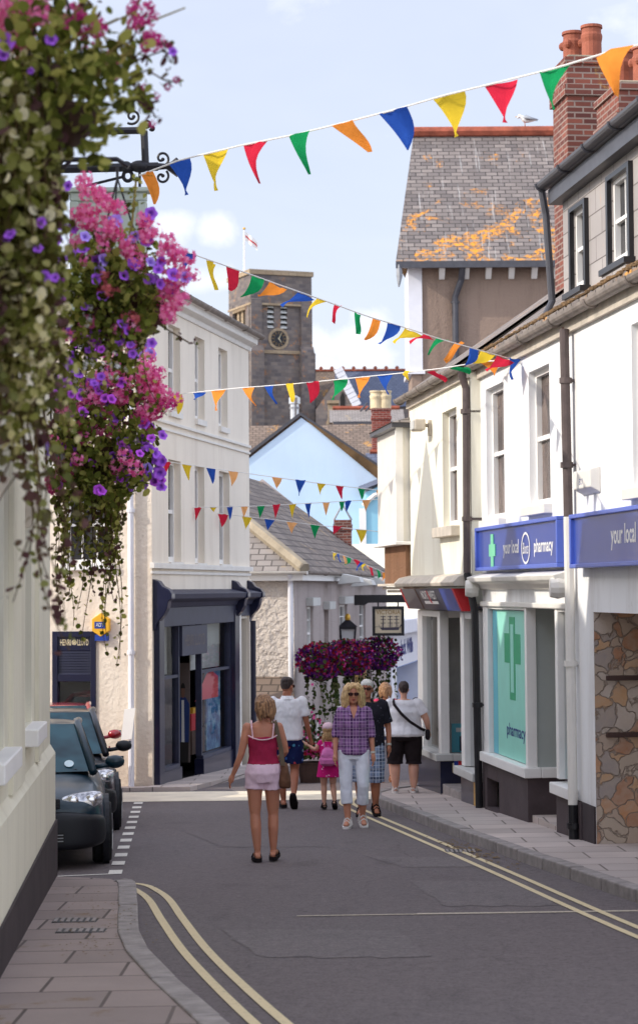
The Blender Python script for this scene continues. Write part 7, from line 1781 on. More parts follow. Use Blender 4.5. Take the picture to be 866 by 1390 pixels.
person('blonde woman in sunglasses, purple checked shirt and white cropped trousers, facing us', (481, 1123), 1.71, 180, 'f', 1.0, skin_m='skin_tan',
       arms=dict(R=[(.16, -.005, 1.375), (.212, -.03, 1.1), (.225, .06, .86)], L=[(-.16, -.005, 1.375), (-.212, -.03, 1.1), (-.23, .05, .86)]),
       legs=dict(R=[(.098, 0, .87), (.098, .07, .47), (.08, .1, .1)], L=[(-.098, 0, .87), (-.105, .1, .48), (-.1, -.02, .13)], pL=14), head=dict(yaw=0, tilt=-3),
       parts=[legs_wear('cloth_capri', 1.0, .27, 'trousers', .01, 1.0, hemr=.072), top('plaid_purple', .85, 1.415, .6, .02, .04, 'shirt', False, 'plaid_purple'), hair('hair_blonde', 'bob'), sunglasses, mouth, ear_stud, neck_opening, wristband('L', 'watch_silver'), sandals('sandal_white', 'cross')])
person('white-haired man in dark patterned shirt and blue checked shorts behind the blonde', (499, 1108), 1.74, 180, 'm', 1.14, skin_m='skin_deep',
       arms=dict(L=[(-.2, -.005, 1.395), (-.27, -.03, 1.11), (-.275, .05, .87)]), legs=dict(R=[(.095, 0, .87), (.1, .04, .47), (.085, .02, .1)], L=[(-.095, 0, .87), (-.1, .1, .48), (-.1, .04, .14)], pL=12), head=dict(yaw=-8),
       parts=[legs_wear('plaid_blue', 1.0, .43, 'shorts', .03, 1.15, hemr=.115), top('print_dark', .86, 1.425, .42, .028, .06, 'shirt', False, 'print_dark'), hair('hair_white', 'crop'), sunglasses, mouth, wristband('L', 'watch_silver'), sandals('sandal_black', 'cross')])
person('large woman from behind in white T-shirt and black knee shorts with a dark strap', (549, 1086), 1.58, -4, 'f', 1.62, 1.55, skin_m='skin_fair', base=.1,
       arms=dict(L=[(-.215, 0, 1.36), (-.33, .02, 1.12), (-.26, .2, .98)], R=[(.215, 0, 1.36), (.345, .0, 1.12), (.38, .1, .92)]),
       legs=dict(L=[(-.13, 0, .87), (-.145, .0, .47), (-.14, -.02, .09)], R=[(.13, 0, .87), (.145, .0, .47), (.145, -.02, .09)]), head=dict(yaw=6, tilt=-6),
       parts=[legs_wear('cloth_black', 1.0, .43, 'shorts', .022, 1.08, hemr=.135), top('cloth_white', .86, 1.42, .34, .028, .04, 'shirt'), hair('hair_dark', 'bun'), sandals('sandal_white', 'cross'), crossbody])
person('woman in a coral top and denim shorts between the dark shirt and white T-shirt', (524, 1062), 1.62, 0, 'f', 1.0, skin_m='skin_tan',
       legs=dict(R=[(.09, 0, .87), (.1, .06, .47), (.1, -.03, .1)]), parts=[legs_wear('denim', 1.0, .72, 'shorts', .02, 1.08), top('cloth_coral', .95, 1.4, .3, .018, 0, 'shirt'), hair('hair_bronde', 'clip'), sandals('sandal_tan', 'cross')])
person('dark-clothed passer-by almost hidden behind the large woman at the corner shopfront', (577, 1060), 1.62, 10, 'f', 1.05, skin_m='skin_fair', parts=[legs_wear('cloth_charcoal', 1.0, .5, 'shorts', .02, 1.05), top('cloth_charcoal', .9, 1.41, .4, .022, 0, 'shirt'), hair('hair_dark', 'crop'), sandals('sandal_black', 'cross')])
# ------------------------------------------------------------------ bunting
def polyline(pts, n=8):
    return pts
def bunting(name_label, cord, depth, flags, group=None):
    """cord: picture points of the string with its depth running from depth[0] to depth[1]; flags hang from the cord in space"""
    X0, X1 = cord[0][0], cord[-1][0]
    def dep(x): t = (x-X0)/(X1-X0); return 1/((1-t)/depth[0]+t/depth[1])
    def cy(x):
        for a, c in zip(cord, cord[1:]):
            if a[0] <= x <= c[0] or c is cord[-1]: return a[1]+(c[1]-a[1])*(x-a[0])/(c[0]-a[0])
    def pt(x, y=None): return at_y(x, cy(x) if y is None else y, dep(x))
    mid = pt((X0+X1)/2)
    t = thing('bunting', name_label, 'bunting', mid, group)
    n = 40; b = MB(); b.tube([pt(X0+(X1-X0)*i/n) for i in range(n+1)], .007, 5); b.build('cord', 'cord', t)
    for i, (col, xa, xb, tx, ty) in enumerate(flags):
        A, B_ = pt(xa), pt(xb); Yd = dep((xa+xb)/2); T_ = at_y(tx, ty, Yd+.03*((i*7) % 5-2))
        out = (B_-A).cross(T_-A).normalized(); b = MB(); n = 6; rows = []
        for r in range(n+1):
            f = r/n; row = []
            for q in range(5):
                g = q/4; e = A.lerp(B_, g); p = e.lerp(T_, f)
                p = p+out*(.05*sin(f*pi*(.9+.08*(i%4))+i)*(.3+g)+.02*sin(g*7+i*2)*(1-.6*f)); p.z -= 0
                row.append(p)
            rows.append(row)
        b.v = [p for r in rows for p in r]
        b.f = [(r*5+q, r*5+q+1, r*5+q+6, r*5+q+5) for r in range(n) for q in range(4)]; b.mi = [0]*len(b.f)
        c = (A+B_+T_)/3
        o = b.build('flag', 'flag_'+col, t, smooth=True, fix=False)
        o['label'] = col+' triangular flag'
    return t
Bl, Ye, Re, Gr, Or, Pe = 'blue', 'yellow', 'red', 'green', 'orange', 'peach'
bunting('highest bunting with the largest flags, strung from the iron bracket up past the chimneys', [(190, 238), (245, 217), (330, 197), (400, 183), (470, 166), (540, 148), (605, 129), (680, 111), (752, 93), (835, 68), (890, 56)], (16.6, 13.),
        [(Or, 192, 206, 208, 277), (Bl, 226, 250, 257, 264), (Ye, 276, 305, 299, 258), (Re, 331, 361, 351, 249), (Gr, 391, 425, 417, 237), (Or, 453, 489, 498, 207), (Bl, 516, 554, 553, 204), (Ye, 583, 623, 623, 184), (Re, 656, 696, 691, 167), (Gr, 733, 770, 754, 149), (Or, 807, 862, 832, 128)])
uE = FR.at(703, 490, .02); YE = FR.pt(uE[0], 0, 0).y
bunting('bunting sloping down across the church tower to the white pharmacy wall', [(236, 336), (290, 355), (330, 369), (380, 387), (440, 408), (500, 430), (550, 445), (600, 461), (660, 478), (703, 490)], (19., YE),
        [(Bl, 250, 269, 252, 376), (Ye, 284, 301, 291, 394), (Re, 307, 330, 308, 392), (Gr, 342, 361, 328, 404), (Or, 367, 387, 352, 404), (Bl, 402, 420, 385, 418), (Ye, 429, 442, 417, 431), (Re, 457, 470, 450, 436), (Gr, 482, 495, 481, 453), (Or, 505, 519, 493, 460), (Bl, 527, 542, 518, 468), (Ye, 548, 566, 537, 468), (Re, 572, 590, 557, 468), (Gr, 595, 613, 580, 481), (Or, 619, 634, 601, 487), (Bl, 636, 652, 630, 495), (Ye, 653, 672, 641, 493), (Re, 674, 693, 662, 506), (Bl, 688, 700, 697, 515)])
YL3 = FL.pt(FL.at(229, 540)[0], 0, 0).y
bunting('bunting running almost level from the upper white windows to the pharmacy wall', [(228, 537), (270, 532), (320, 527), (400, 521), (470, 514), (540, 507), (600, 500), (660, 490), (702, 490)], (YL3, YE),
        [(Ye, 234, 246, 241, 562), (Bl, 260, 275, 266, 543), (Or, 287, 304, 297, 557), (Or, 329, 345, 347, 551), (Bl, 358, 374, 374, 549), (Ye, 390, 405, 394, 545), (Re, 417, 434, 421, 547), (Gr, 450, 467, 454, 543), (Or, 481, 498, 491, 540), (Bl, 513, 532, 529, 535), (Ye, 545, 562, 551, 514), (Re, 578, 597, 603, 520), (Gr, 611, 628, 637, 509), (Or, 647, 668, 672, 509)])
YL4 = FL.pt(FL.at(222, 627)[0], 0, 0).y
bunting('bunting from the middle white windows across the pale blue gable', [(222, 626), (290, 636), (360, 646), (440, 657), (545, 669)], (YL4, 37.),
        [(Re, 222, 233, 226, 645), (Ye, 248, 262, 256, 652), (Bl, 280, 294, 288, 656), (Pe, 310, 324, 315, 660), (Pe, 369, 382, 376, 664), (Bl, 400, 413, 407, 672), (Ye, 430, 442, 435, 672), (Re, 456, 469, 463, 677), (Gr, 486, 497, 490, 678), (Pe, 510, 523, 515, 685)])
YL5 = FL.pt(FL.at(262, 690)[0], 0, 0).y
bunting('level bunting passing just above the brick chimney of the inn', [(262, 689), (350, 687), (440, 682), (545, 676)], (YL5, 38.),
        [(Re, 264, 274, 266, 706), (Ye, 285, 295, 290, 695), (Bl, 308, 317, 312, 705), (Pe, 327, 337, 331, 703), (Gr, 349, 359, 353, 704), (Re, 370, 380, 374, 704), (Ye, 392, 402, 397, 704), (Bl, 414, 424, 419, 702), (Pe, 438, 448, 442, 700), (Gr, 460, 468, 463, 694), (Bl, 468, 477, 470, 696), (Pe, 491, 502, 497, 695), (Gr, 518, 526, 521, 695)])
YL6 = FL.pt(FL.at(295, 697)[0], 0, 0).y
bunting('lowest long bunting sagging from the corner building past the inn chimney', [(295, 697), (360, 704), (430, 713), (500, 720), (545, 726)], (YL6, 38.5),
        [(Re, 296, 310, 301, 715), (Ye, 328, 341, 334, 719), (Bl, 359, 373, 364, 720), (Pe, 389, 404, 396, 724), (Gr, 421, 435, 427, 731), (Re, 452, 467, 452, 722), (Ye, 483, 498, 490, 737), (Bl, 513, 527, 521, 738)])
bunting('string of tiny flags draped along the far end of the inn roof', [(450, 749), (470, 755), (490, 764), (510, 772), (535, 784)], (50., 53.),
        [(Ye, 452, 458, 455, 760), (Bl, 459, 464, 461, 763), (Pe, 465, 470, 467, 765), (Gr, 471, 477, 468, 767), (Re, 479, 486, 486, 768), (Bl, 484, 490, 486, 774), (Ye, 490, 496, 494, 775), (Pe, 498, 503, 500, 772), (Re, 502, 508, 503, 781), (Gr, 511, 516, 512, 785), (Or, 519, 525, 520, 788)])

# ------------------------------------------------------------------ iron bracket with the hanging green board
YB = 17.2
t = thing('iron_sign_bracket', 'black wrought iron sign bracket with scrolls and a spear tip on the cream wall', 'sign bracket', (-2.2, YB, 5.))
def I(px, py): return at_y(px, py, YB)
def ipath(pts): return [I(*p) for p in pts]
b = MB(); b.tube([V((FW.pt((YB-20.29)/cos(R(3.9)), 0, 0).x, YB, I(100, 229).z)), I(100, 229), I(215, 226)], .036, 8); b.tube(ipath([(198, 226), (196, 178)]), .03, 8); b.tube([V((-2.27, YB, I(100, 179).z)), I(196, 177)], .03, 8); b.build('bar', 'iron', t)
def scroll(cx, cy, r0, a0, a1, r1, nm, rad=.011):
    b = MB(); n = 26; b.tube([I(cx+(r0+(r1-r0)*i/n)*cos(a0+(a1-a0)*i/n), cy-(r0+(r1-r0)*i/n)*sin(a0+(a1-a0)*i/n)) for i in range(n+1)], rad, 6); b.ball(I(cx+r1*cos(a1), cy-r1*sin(a1)), .016, None, None, 8, 5); b.build(nm, 'iron', t)
scroll(180, 158, 11, -2.2, 6.0, 2, 'scroll'); scroll(200, 168, 6, -2.5, 5.5, 1.5, 'scroll', .009); scroll(207, 174, 4, -2.8, 4., 1., 'scroll', .008)
scroll(220, 215, 10, -.9, 5.5, 2., 'scroll'); scroll(220, 240, 10, .9, -5.5, 2., 'scroll')
b = MB(); b.tube(ipath([(215, 226), (226, 226), (233, 227), (240, 227), (247, 227), (254, 227)]), [.03, .024, .05, .085, .045, .008], 6); b.build('spear_tip', 'iron', t)
b = MB(); b.ball(I(190, 226), .085, .06, .05); b.ball(I(172, 227), .05); b.build('collar', 'iron', t)
b = MB(); n = 14; b.tube([I(174+6*cos(2*pi*i/n), 239+7*sin(2*pi*i/n)) for i in range(n+1)], .016, 5); b.build('ring', 'iron', t)
b = MB(); b.tube([I(95, 258), I(168, 240)], .012, 5); b.build('stay', 'iron', t)
hb = thing('hanging_shop_board', 'large pale sage green sign board hanging from the iron bracket behind the flowers', 'sign', I(160, 470))
FBd = Frame((0, YB), 90, 1)
bx0, bx1 = I(96, 300).x, I(200, 300).x; bz0, bz1 = I(160, 469).z, I(160, 262).z
b = MB(FBd); b.box(bx0+.06, bx1-.06, -.02, .02, bz0+.06, bz1-.06); b.build('panel', 'sign_green', hb)
b = MB(FBd)
for q in ((bx0, bx1, bz0, bz0+.07), (bx0, bx1, bz1-.07, bz1), (bx0, bx0+.07, bz0+.07, bz1-.07), (bx1-.07, bx1, bz0+.07, bz1-.07)): b.box(q[0], q[1], -.045, .045, q[2], q[3])
b.build('frame', 'sign_green', hb, bevel=.012)
b = MB(FBd); b.prism([(bx0-.03, bz1), (bx1+.03, bz1), (bx1+.03, bz1+.035), (bx0-.03, bz1+.035)], 1, -.08, .08); b.build('cap_rail', 'sign_green', hb, bevel=.008)
b = MB()
for px in (115, 190): b.tube([I(px, 262), I(px, 230)], .012, 5)
b.build('hanger', 'iron', hb)

# ------------------------------------------------------------------ hanging baskets
rnd = random.Random(3)
def leaf(b, p, r, up=None, asp=1., fold=.25):
    n_ = (V((rnd.gauss(0, 1), rnd.gauss(-.5, 1), rnd.gauss(.5, .8))) if up is None else up+V((rnd.gauss(0, .35), rnd.gauss(0, .35), rnd.gauss(0, .35)))).normalized()
    x = n_.orthogonal().normalized(); x = Matrix.Rotation(rnd.uniform(0, 6.28), 3, n_) @ x; y = n_.cross(x)
    pts = []
    for a in range(7): t = 2*pi*a/7; q = p+(x*cos(t)*asp+y*sin(t))*r*(1+.12*(a % 2)); q = q+n_*(fold*r*abs(cos(t))**2); pts.append(q)
    k = len(b.v); b.v += pts; b.f.append(tuple(range(k, k+7))); b.mi.append(b.cur)
def star(b, p, r, n_, k=5):
    """small blossom of k petals"""
    x = n_.orthogonal().normalized(); y = n_.cross(x); a0 = rnd.uniform(0, 6.28); i0 = len(b.v); pts = []
    for a in range(2*k): t = a0+pi*a/k; rr = r if a % 2 == 0 else r*.45; pts.append(p+(x*cos(t)+y*sin(t))*rr+n_*(.25*rr))
    b.v += pts; b.f.append(tuple(range(i0, i0+2*k))); b.mi.append(b.cur)
def petunia_mesh(r):
    b = MB(); n = 20; rings = []
    for kr, z in ((.06, -.9), (.16, -.45), (.34, -.12), (.62, 0.), (1., .05)):
        rings.append([V((r*kr*(1+(.09*cos(5*2*pi*i/n) if kr > .5 else 0))*cos(2*pi*i/n), r*kr*(1+(.09*cos(5*2*pi*i/n) if kr > .5 else 0))*sin(2*pi*i/n), r*z+(.1*r*cos(5*2*pi*i/n+1.)*kr if kr > .5 else 0))) for i in range(n)])
    for rg in rings: b.v += rg
    b.f = [(j*n+i, j*n+(i+1) % n, (j+1)*n+(i+1) % n, (j+1)*n+i) for j in range(4) for i in range(n)]; b.mi = [0]*len(b.f)
    return b
def head_mesh(r, num=26, pr=.42):
    b = MB()
    for k in range(num):
        n_ = V((rnd.gauss(0, 1), rnd.gauss(0, 1), rnd.gauss(.35, 1))).normalized(); star(b, n_*r*rnd.uniform(.7, 1.05), r*pr*rnd.uniform(.8, 1.2), n_)
    return b
PROTO = {}
def flower(kind, parent, p, d, sc):
    """a flower head as its own part; copies share mesh data"""
    if kind not in PROTO:
        if kind.startswith('petunia'): o = petunia_mesh(.036).build('petunia_flower', kind, parent, smooth=True, fix=False, loc=None)
        else: o = head_mesh(.05, 24 if kind != 'white_petal' else 14, .42).build({'pink_petal': 'geranium_head', 'magenta_petal': 'geranium_head', 'salmon_petal': 'fuchsia_spray', 'white_petal': 'bacopa_spray'}[kind], kind, parent, fix=False)
        off = WL[parent]
        for v in o.data.vertices: v.co += off      # mesh data was stored relative to the basket; bring it back about its own centre
        PROTO[kind] = o.data; COL.objects.unlink(o); bpy.data.objects.remove(o)
    nm = 'petunia_flower' if kind.startswith('petunia') else {'pink_petal': 'geranium_head', 'magenta_petal': 'geranium_head', 'salmon_petal': 'fuchsia_spray', 'white_petal': 'bacopa_spray'}[kind]
    o = bpy.data.objects.new(nm, PROTO[kind]); link(o, parent); o.location = p-WL[parent]; o.scale = (sc, sc, sc)
    o.rotation_euler = d.to_track_quat('Z', 'Y').to_euler()
    return o
def trail(parent, p0, length, leafm, n_leaf, r, drift, stem='stem_brown', sway=.05, gap_top=0.):
    b = MB(); b.cur = 0; n = 14; P = []; ph_ = rnd.uniform(0, 6)
    for i in range(n+1):
        t = i/n; P.append(V((p0.x+drift.x*t+sway*sin(ph_+t*4.5)*t, p0.y+drift.y*t+sway*cos(ph_+t*3.7)*t, p0.z-length*t+.06*(1-t)**4)))
    b.tube(P, [.004*(1-.5*i/n) for i in range(n+1)], 4, False); b.cur = 1
    for k in range(n_leaf):
        t = gap_top+(1-gap_top)*(k+rnd.random())/n_leaf; i = min(n-1, int(t*n)); q = P[i].lerp(P[i+1], t*n-i)
        leaf(b, q+V((rnd.gauss(0, .022), rnd.gauss(0, .022), rnd.gauss(0, .012))), r*rnd.uniform(.55, 1.15)*(1-.3*t), None, rnd.uniform(.75, 1.05))
    return b.build('trailing_stem', [stem, leafm], parent, fix=False, uv=False)
def basket(name, label, c, rad, wallx, leafm, leafr):
    t = thing('hanging_basket', label, 'flower basket', c, None)
    b = MB(); b.lathe(c, [(.02, -rad*.75), (rad*.5, -rad*.62), (rad*.82, -rad*.3), (rad*.9, 0), (rad*.8, .0), (rad*.7, -.04)], 18); b.build('moss_basket', 'bark_basket', t, smooth=True)
    b = MB(); hz = c.z+.62
    for k in range(3): a = k*2.09+.4; b.tube([c+V((rad*.88*cos(a), rad*.88*sin(a), 0)), V((c.x, c.y, hz))], .005, 4)
    b.tube([V((c.x, c.y, hz)), V((c.x, c.y, hz+.06))], .008, 5); b.build('chain', 'iron', t)
    b = MB(); b.tube([V((wallx, c.y, hz+.1)), V((c.x, c.y, hz+.1)), V((c.x+.06, c.y, hz+.06))], .014, 6); b.tube([V((wallx, c.y, hz-.45)), V((c.x-.25, c.y, hz+.09))], .011, 6); b.build('bracket', 'iron', t)
    return t
# A: the nearest basket, fuchsia and geranium above a thick variegated curtain
YA = 7.7
def A_(px, py, dy=0.): return at_y(px, py, YA+dy)
cA = A_(70, 150)
tA = basket('a', 'nearest hanging basket with a thick curtain of variegated leaves and fuchsia sprays', cA, .2, -1.62, 'leaf_variegated', .03)
b = MB(); b.cur = 0
for k in range(1500):        # green crown
    px, py = rnd.gauss(85, 62), rnd.gauss(95, 62)
    if py > 230 or px > 205-.35*max(0, py-150) or px < -40 or (px > 150 and py > 150 and rnd.random() < .7): continue
    if py < 70-.0*px and px > 90 and rnd.random() < .75: continue
    leaf(b, A_(px, py, rnd.uniform(-.3, .3)), rnd.uniform(.012, .03), None, rnd.uniform(.5, 1.))
b.build('foliage', ['leaf_green'], tA, fix=False, uv=False)
b = MB()
for k in range(20):
    x0_, y0_ = rnd.uniform(20, 120), rnd.uniform(120, 210); b.tube([A_(x0_, y0_, .1), A_(x0_+rnd.gauss(25, 30), y0_-rnd.uniform(40, 90), .0), A_(x0_+rnd.gauss(50, 40), y0_-rnd.uniform(70, 160), -.1)], [.006, .005, .003], 5)
b.build('straw_stem', 'stem_straw', tA)
for (px, py, n, sp) in ((38, 12, 12, 14), (30, 45, 6, 14), (108, 25, 9, 10), (122, 45, 7, 10), (190, 18, 9, 10), (203, 42, 6, 9), (15, 25, 6, 12), (165, 92, 3, 8), (235-30, 62, 3, 7), (55, 8, 4, 12), (3, 10, 3, 8)):
    for k in range(n):
        kind = 'pink_petal' if px < 60 or (px, py) == (165, 92) else 'magenta_petal'
        flower(kind, tA, A_(px+rnd.gauss(0, sp), py+rnd.gauss(0, sp), rnd.uniform(-.2, .2)), V((rnd.gauss(.2, .5), -1, rnd.gauss(0, .5))), rnd.uniform(.35, .62) if kind == 'magenta_petal' else rnd.uniform(.5, .85))
b = MB(); b.cur = 0
for path in ([(150, 70), (180, 55), (195, 20)], [(160, 100), (190, 80), (225, 68), (232, 85)], [(170, 110), (200, 95), (222, 108), (240, 112)], [(165, 120), (190, 130), (200, 140), (212, 160)], [(95, 60), (105, 40), (110, 5)], [(120, 60), (118, 40), (128, 20)], [(180, 80), (205, 60), (230, 60)]):
    b.cur = 0; b.tube([A_(*q) for q in path], .0035, 4)
    for (x, y) in path[1:]:
        for k in range(5): b.cur = 1; leaf(b, A_(x+rnd.gauss(0, 7), y+rnd.gauss(0, 7)), rnd.uniform(.008, .02), None, .5)
b.build('fuchsia_stem', ['stem_brown', 'leaf_plum'], tA, fix=False, uv=False)
for (px, py, s_) in ((6, 58, 1.15), (70, 53, .7), (5, 75, .6), (42, 96, .4), (235, 70, .5)): flower('petunia_violet', tA, A_(px, py, -.25), V((.1, -1, .1)), s_*.9)
for (px, py) in ((197, 118), (228, 118), (230, 62), (240, 108), (207, 168), (213, 130), (150, 105), (200, 50), (206, 8), (186, 8)): flower('magenta_petal', tA, A_(px, py), V((0, -1, -.3)), .3)
for k in range(76):       # curtain
    px = rnd.uniform(-25, 64) if k < 66 else rnd.uniform(50, 95); py0 = rnd.uniform(95, 230)
    end = rnd.uniform(430, 640)-max(0, px-30)*1.3 if k < 64 else rnd.uniform(300, 420)
    p0 = A_(px, py0, rnd.uniform(-.3, .3)); L_ = (end-py0)/FPX*YA
    trail(tA, p0, L_, 'leaf_variegated' if k % 7 else 'leaf_plum', int(L_*100), .0255, V((rnd.gauss(.0, .04), rnd.gauss(0, .06), 0)))
for (px, end, dx) in ((20, 820, .06), (30, 860, .1), (40, 880, .13), (34, 760, .05), (48, 790, .1), (10, 700, -.02), (55, 850, .14), (25, 690, .0), (60, 720, .1)):   # long loose strands
    p0 = A_(px, 560, rnd.uniform(-.1, .1)); L_ = (end-560)/FPX*YA
    trail(tA, p0, L_, 'leaf_plum', int(L_*34)+4, .024, V((dx, 0, 0)), 'stem_brown', .07)
# B: middle basket
YBk = 11.2
def Bk(px, py, dy=0.): return at_y(px, py, YBk+dy)
cB = Bk(160, 400); tB = basket('b', 'middle hanging basket crowded with pink geraniums and violet petunias', cB, .24, -1.86, 'leaf_green', .03)
def inside(px, py, cx, cy, rx, ry): return ((px-cx)/rx)**2+((py-cy)/ry)**2 < 1
def fill(t, at, n, cx, cy, rx, ry, m, r0, r1, dy=.3):
    b = MB()
    for k in range(n):
        px, py = rnd.uniform(cx-rx, cx+rx), rnd.uniform(cy-ry, cy+ry)
        if not inside(px, py, cx, cy, rx*(.85+.3*rnd.random()), ry*(.85+.3*rnd.random())): continue
        leaf(b, at(px, py, rnd.uniform(-dy, dy)), rnd.uniform(r0, r1), None, rnd.uniform(.6, 1.))
    return b.build('foliage', [m], t, fix=False, uv=False)
fill(tB, Bk, 1300, 155, 385, 68, 75, 'leaf_green', .012, .03); fill(tB, lambda x, y, d=0: Bk(x, y, -.3+d*.2), 600, 150, 410, 66, 60, 'leaf_green', .012, .026, .3); fill(tB, Bk, 420, 175, 420, 55, 50, 'leaf_plum', .012, .028)
def spray(t, at, kind, pts, sc0, sc1, dy=-.28):
    for (px, py, n, sp) in pts:
        for k in range(n): flower(kind, t, at(px+rnd.gauss(0, sp), py+rnd.gauss(0, sp), dy+rnd.uniform(-.06, .1)), V((rnd.gauss(.25, .45), -1, rnd.gauss(.15, .4))), rnd.uniform(sc0, sc1))
spray(tB, Bk, 'pink_petal', [(118, 288, 9, 11), (143, 274, 5, 8), (150, 322, 6, 8), (205, 310, 7, 9), (222, 340, 5, 9), (180, 335, 3, 5), (240, 375, 7, 9), (238, 410, 6, 8), (175, 440, 3, 6), (247, 345, 4, 5), (118, 252, 3, 6)], .6, .95)
spray(tB, Bk, 'salmon_petal', [(150, 385, 5, 8), (152, 398, 4, 6), (178, 425, 4, 7)], .5, .75)
spray(tB, Bk, 'petunia_violet', [(100, 307, 1, 2), (85, 312, 1, 3), (200, 325, 2, 4), (211, 360, 2, 4), (213, 375, 2, 5), (232, 338, 1, 3), (237, 385, 2, 4), (130, 375, 1, 3), (210, 290, 2, 4), (75, 330, 2, 4), (75, 352, 1, 3), (90, 250, 1, 3)], .75, 1.05)
spray(tB, Bk, 'petunia_blue', [(152, 302, 2, 3), (118, 325, 1, 3), (140, 352, 1, 3), (205, 376, 1, 3), (130, 370, 1, 3)], .75, 1.)
spray(tB, Bk, 'petunia_purple', [(80, 385, 2, 4), (82, 410, 2, 5), (135, 382, 1, 2)], .75, 1.)
spray(tB, Bk, 'white_petal', [(140, 318, 8, 9), (125, 418, 10, 12), (150, 310, 5, 7), (110, 430, 8, 10)], .25, .4)
for k in range(14):
    px = rnd.uniform(100, 190); p0 = Bk(px, rnd.uniform(420, 450), rnd.uniform(-.25, .2)); trail(tB, p0, rnd.uniform(.15, .5), 'leaf_green' if k % 2 else 'leaf_variegated', 22, .022, V((rnd.gauss(0, .05), 0, 0)))
for px, end in ((45, 690), (55, 640)): p0 = Bk(px+20, 450); trail(tB, p0, (end-450)/FPX*YBk, 'leaf_variegated', 46, .026, V((-.05, 0, 0)))
b = MB(); b.tube([Bk(200, 420), Bk(205, 435), Bk(222, 444), Bk(245, 458), Bk(258, 466)], .004, 4); b.cur = 1
for x, y in ((204, 430), (222, 445), (245, 459), (262, 467)):
    for k in range(5): leaf(b, Bk(x+rnd.gauss(0, 4), y+rnd.gauss(0, 3)), .014, None, .6)
b.build('stray_stem', ['stem_brown', 'leaf_plum'], tB, fix=False, uv=False)
b = MB(); b.tube([Bk(185, 245), Bk(180, 300), Bk(172, 340)], .006, 4); b.cur = 1
for k in range(40): leaf(b, Bk(182+rnd.gauss(0, 8), rnd.uniform(235, 340)), rnd.uniform(.01, .024), None, .7)
b.build('upright_stem', ['stem_straw', 'leaf_green'], tB, fix=False, uv=False)
# C: far basket
YCk = 15.
def Ck(px, py, dy=0.): return at_y(px, py, YCk+dy)
cC = Ck(150, 610); tC = basket('c', 'lowest hanging basket of pink geraniums and purple petunias with loose green trailers', cC, .3, -2.1, 'leaf_green', .03)
fill(tC, Ck, 1500, 145, 590, 72, 95, 'leaf_green', .014, .034, .35); fill(tC, lambda x, y, d=0: Ck(x, y, -.38+d*.2), 900, 135, 620, 72, 70, 'leaf_green', .014, .03, .3); fill(tC, Ck, 500, 130, 560, 70, 70, 'leaf_plum', .014, .03)
spray(tC, Ck, 'pink_petal', [(210, 540, 12, 9), (200, 520, 8, 9), (160, 542, 6, 6), (115, 550, 7, 8), (193, 560, 6, 6), (112, 585, 4, 6), (145, 583, 3, 5), (168, 490, 4, 5), (165, 455, 3, 4), (75, 660, 5, 8), (85, 640, 4, 7)], .8, 1.25)
spray(tC, Ck, 'magenta_petal', [(214, 548, 7, 8), (198, 570, 5, 7), (205, 512, 4, 6), (80, 655, 5, 8)], .7, 1.05)
spray(tC, Ck, 'petunia_violet', [(160, 626, 2, 4), (160, 645, 2, 3), (185, 632, 3, 6), (212, 612, 3, 6), (215, 645, 4, 8), (195, 600, 2, 5), (190, 655, 3, 6), (215, 665, 2, 5), (172, 645, 2, 4), (220, 625, 2, 4), (155, 565, 2, 4), (135, 525, 2, 4), (97, 495, 2, 4), (100, 485, 2, 3)], .85, 1.25)
spray(tC, Ck, 'petunia_blue', [(195, 640, 3, 7), (180, 475, 3, 6), (85, 515, 2, 4), (140, 555, 3, 6), (70, 610, 3, 5), (195, 480, 2, 4), (170, 590, 2, 5)], .8, 1.15)
spray(tC, Ck, 'petunia_purple', [(90, 492, 2, 3), (85, 520, 2, 4), (150, 570, 2, 5), (205, 650, 4, 7), (128, 515, 2, 5), (105, 460, 2, 5), (130, 468, 2, 5), (165, 480, 2, 4)], .8, 1.2)
spray(tC, Ck, 'white_petal', [(130, 480, 8, 12), (110, 520, 8, 10), (140, 500, 6, 8), (185, 600, 5, 8), (170, 500, 4, 8)], .3, .5)
b = MB()
for k in range(14):
    a = rnd.uniform(0, 1); b.tube([Ck(150, 560, -.1), Ck(170+20*a, 520-30*a, -.2), Ck(190+15*a, 475+60*rnd.random(), -.3)], .004, 4)
b.build('flower_stem', 'stem_straw', tC)
for k in range(36):
    px = rnd.uniform(78, 168); p0 = Ck(px, rnd.uniform(640, 690), rnd.uniform(-.3, .25)); end = rnd.uniform(720, 800) if k < 24 else rnd.uniform(780, 850); L_ = (end-670)/FPX*YCk
    trail(tC, p0, max(.2, L_), 'leaf_green' if k % 3 else 'leaf_plum', int(max(.2, L_)*44), .026, V((rnd.gauss(0, .05), rnd.gauss(0, .05), 0)), 'stem_brown', .04)
for px, end, dx in ((142, 885, .03), (150, 905, .06), (125, 880, -.02), (100, 850, -.05), (148, 850, .02), (135, 870, .1), (150, 895, .12)):
    p0 = Ck(px, 690); L_ = (end-690)/FPX*YCk; trail(tC, p0, L_, 'leaf_green', int(L_*22), .024, V((dx, 0, 0)), 'stem_brown', .05)

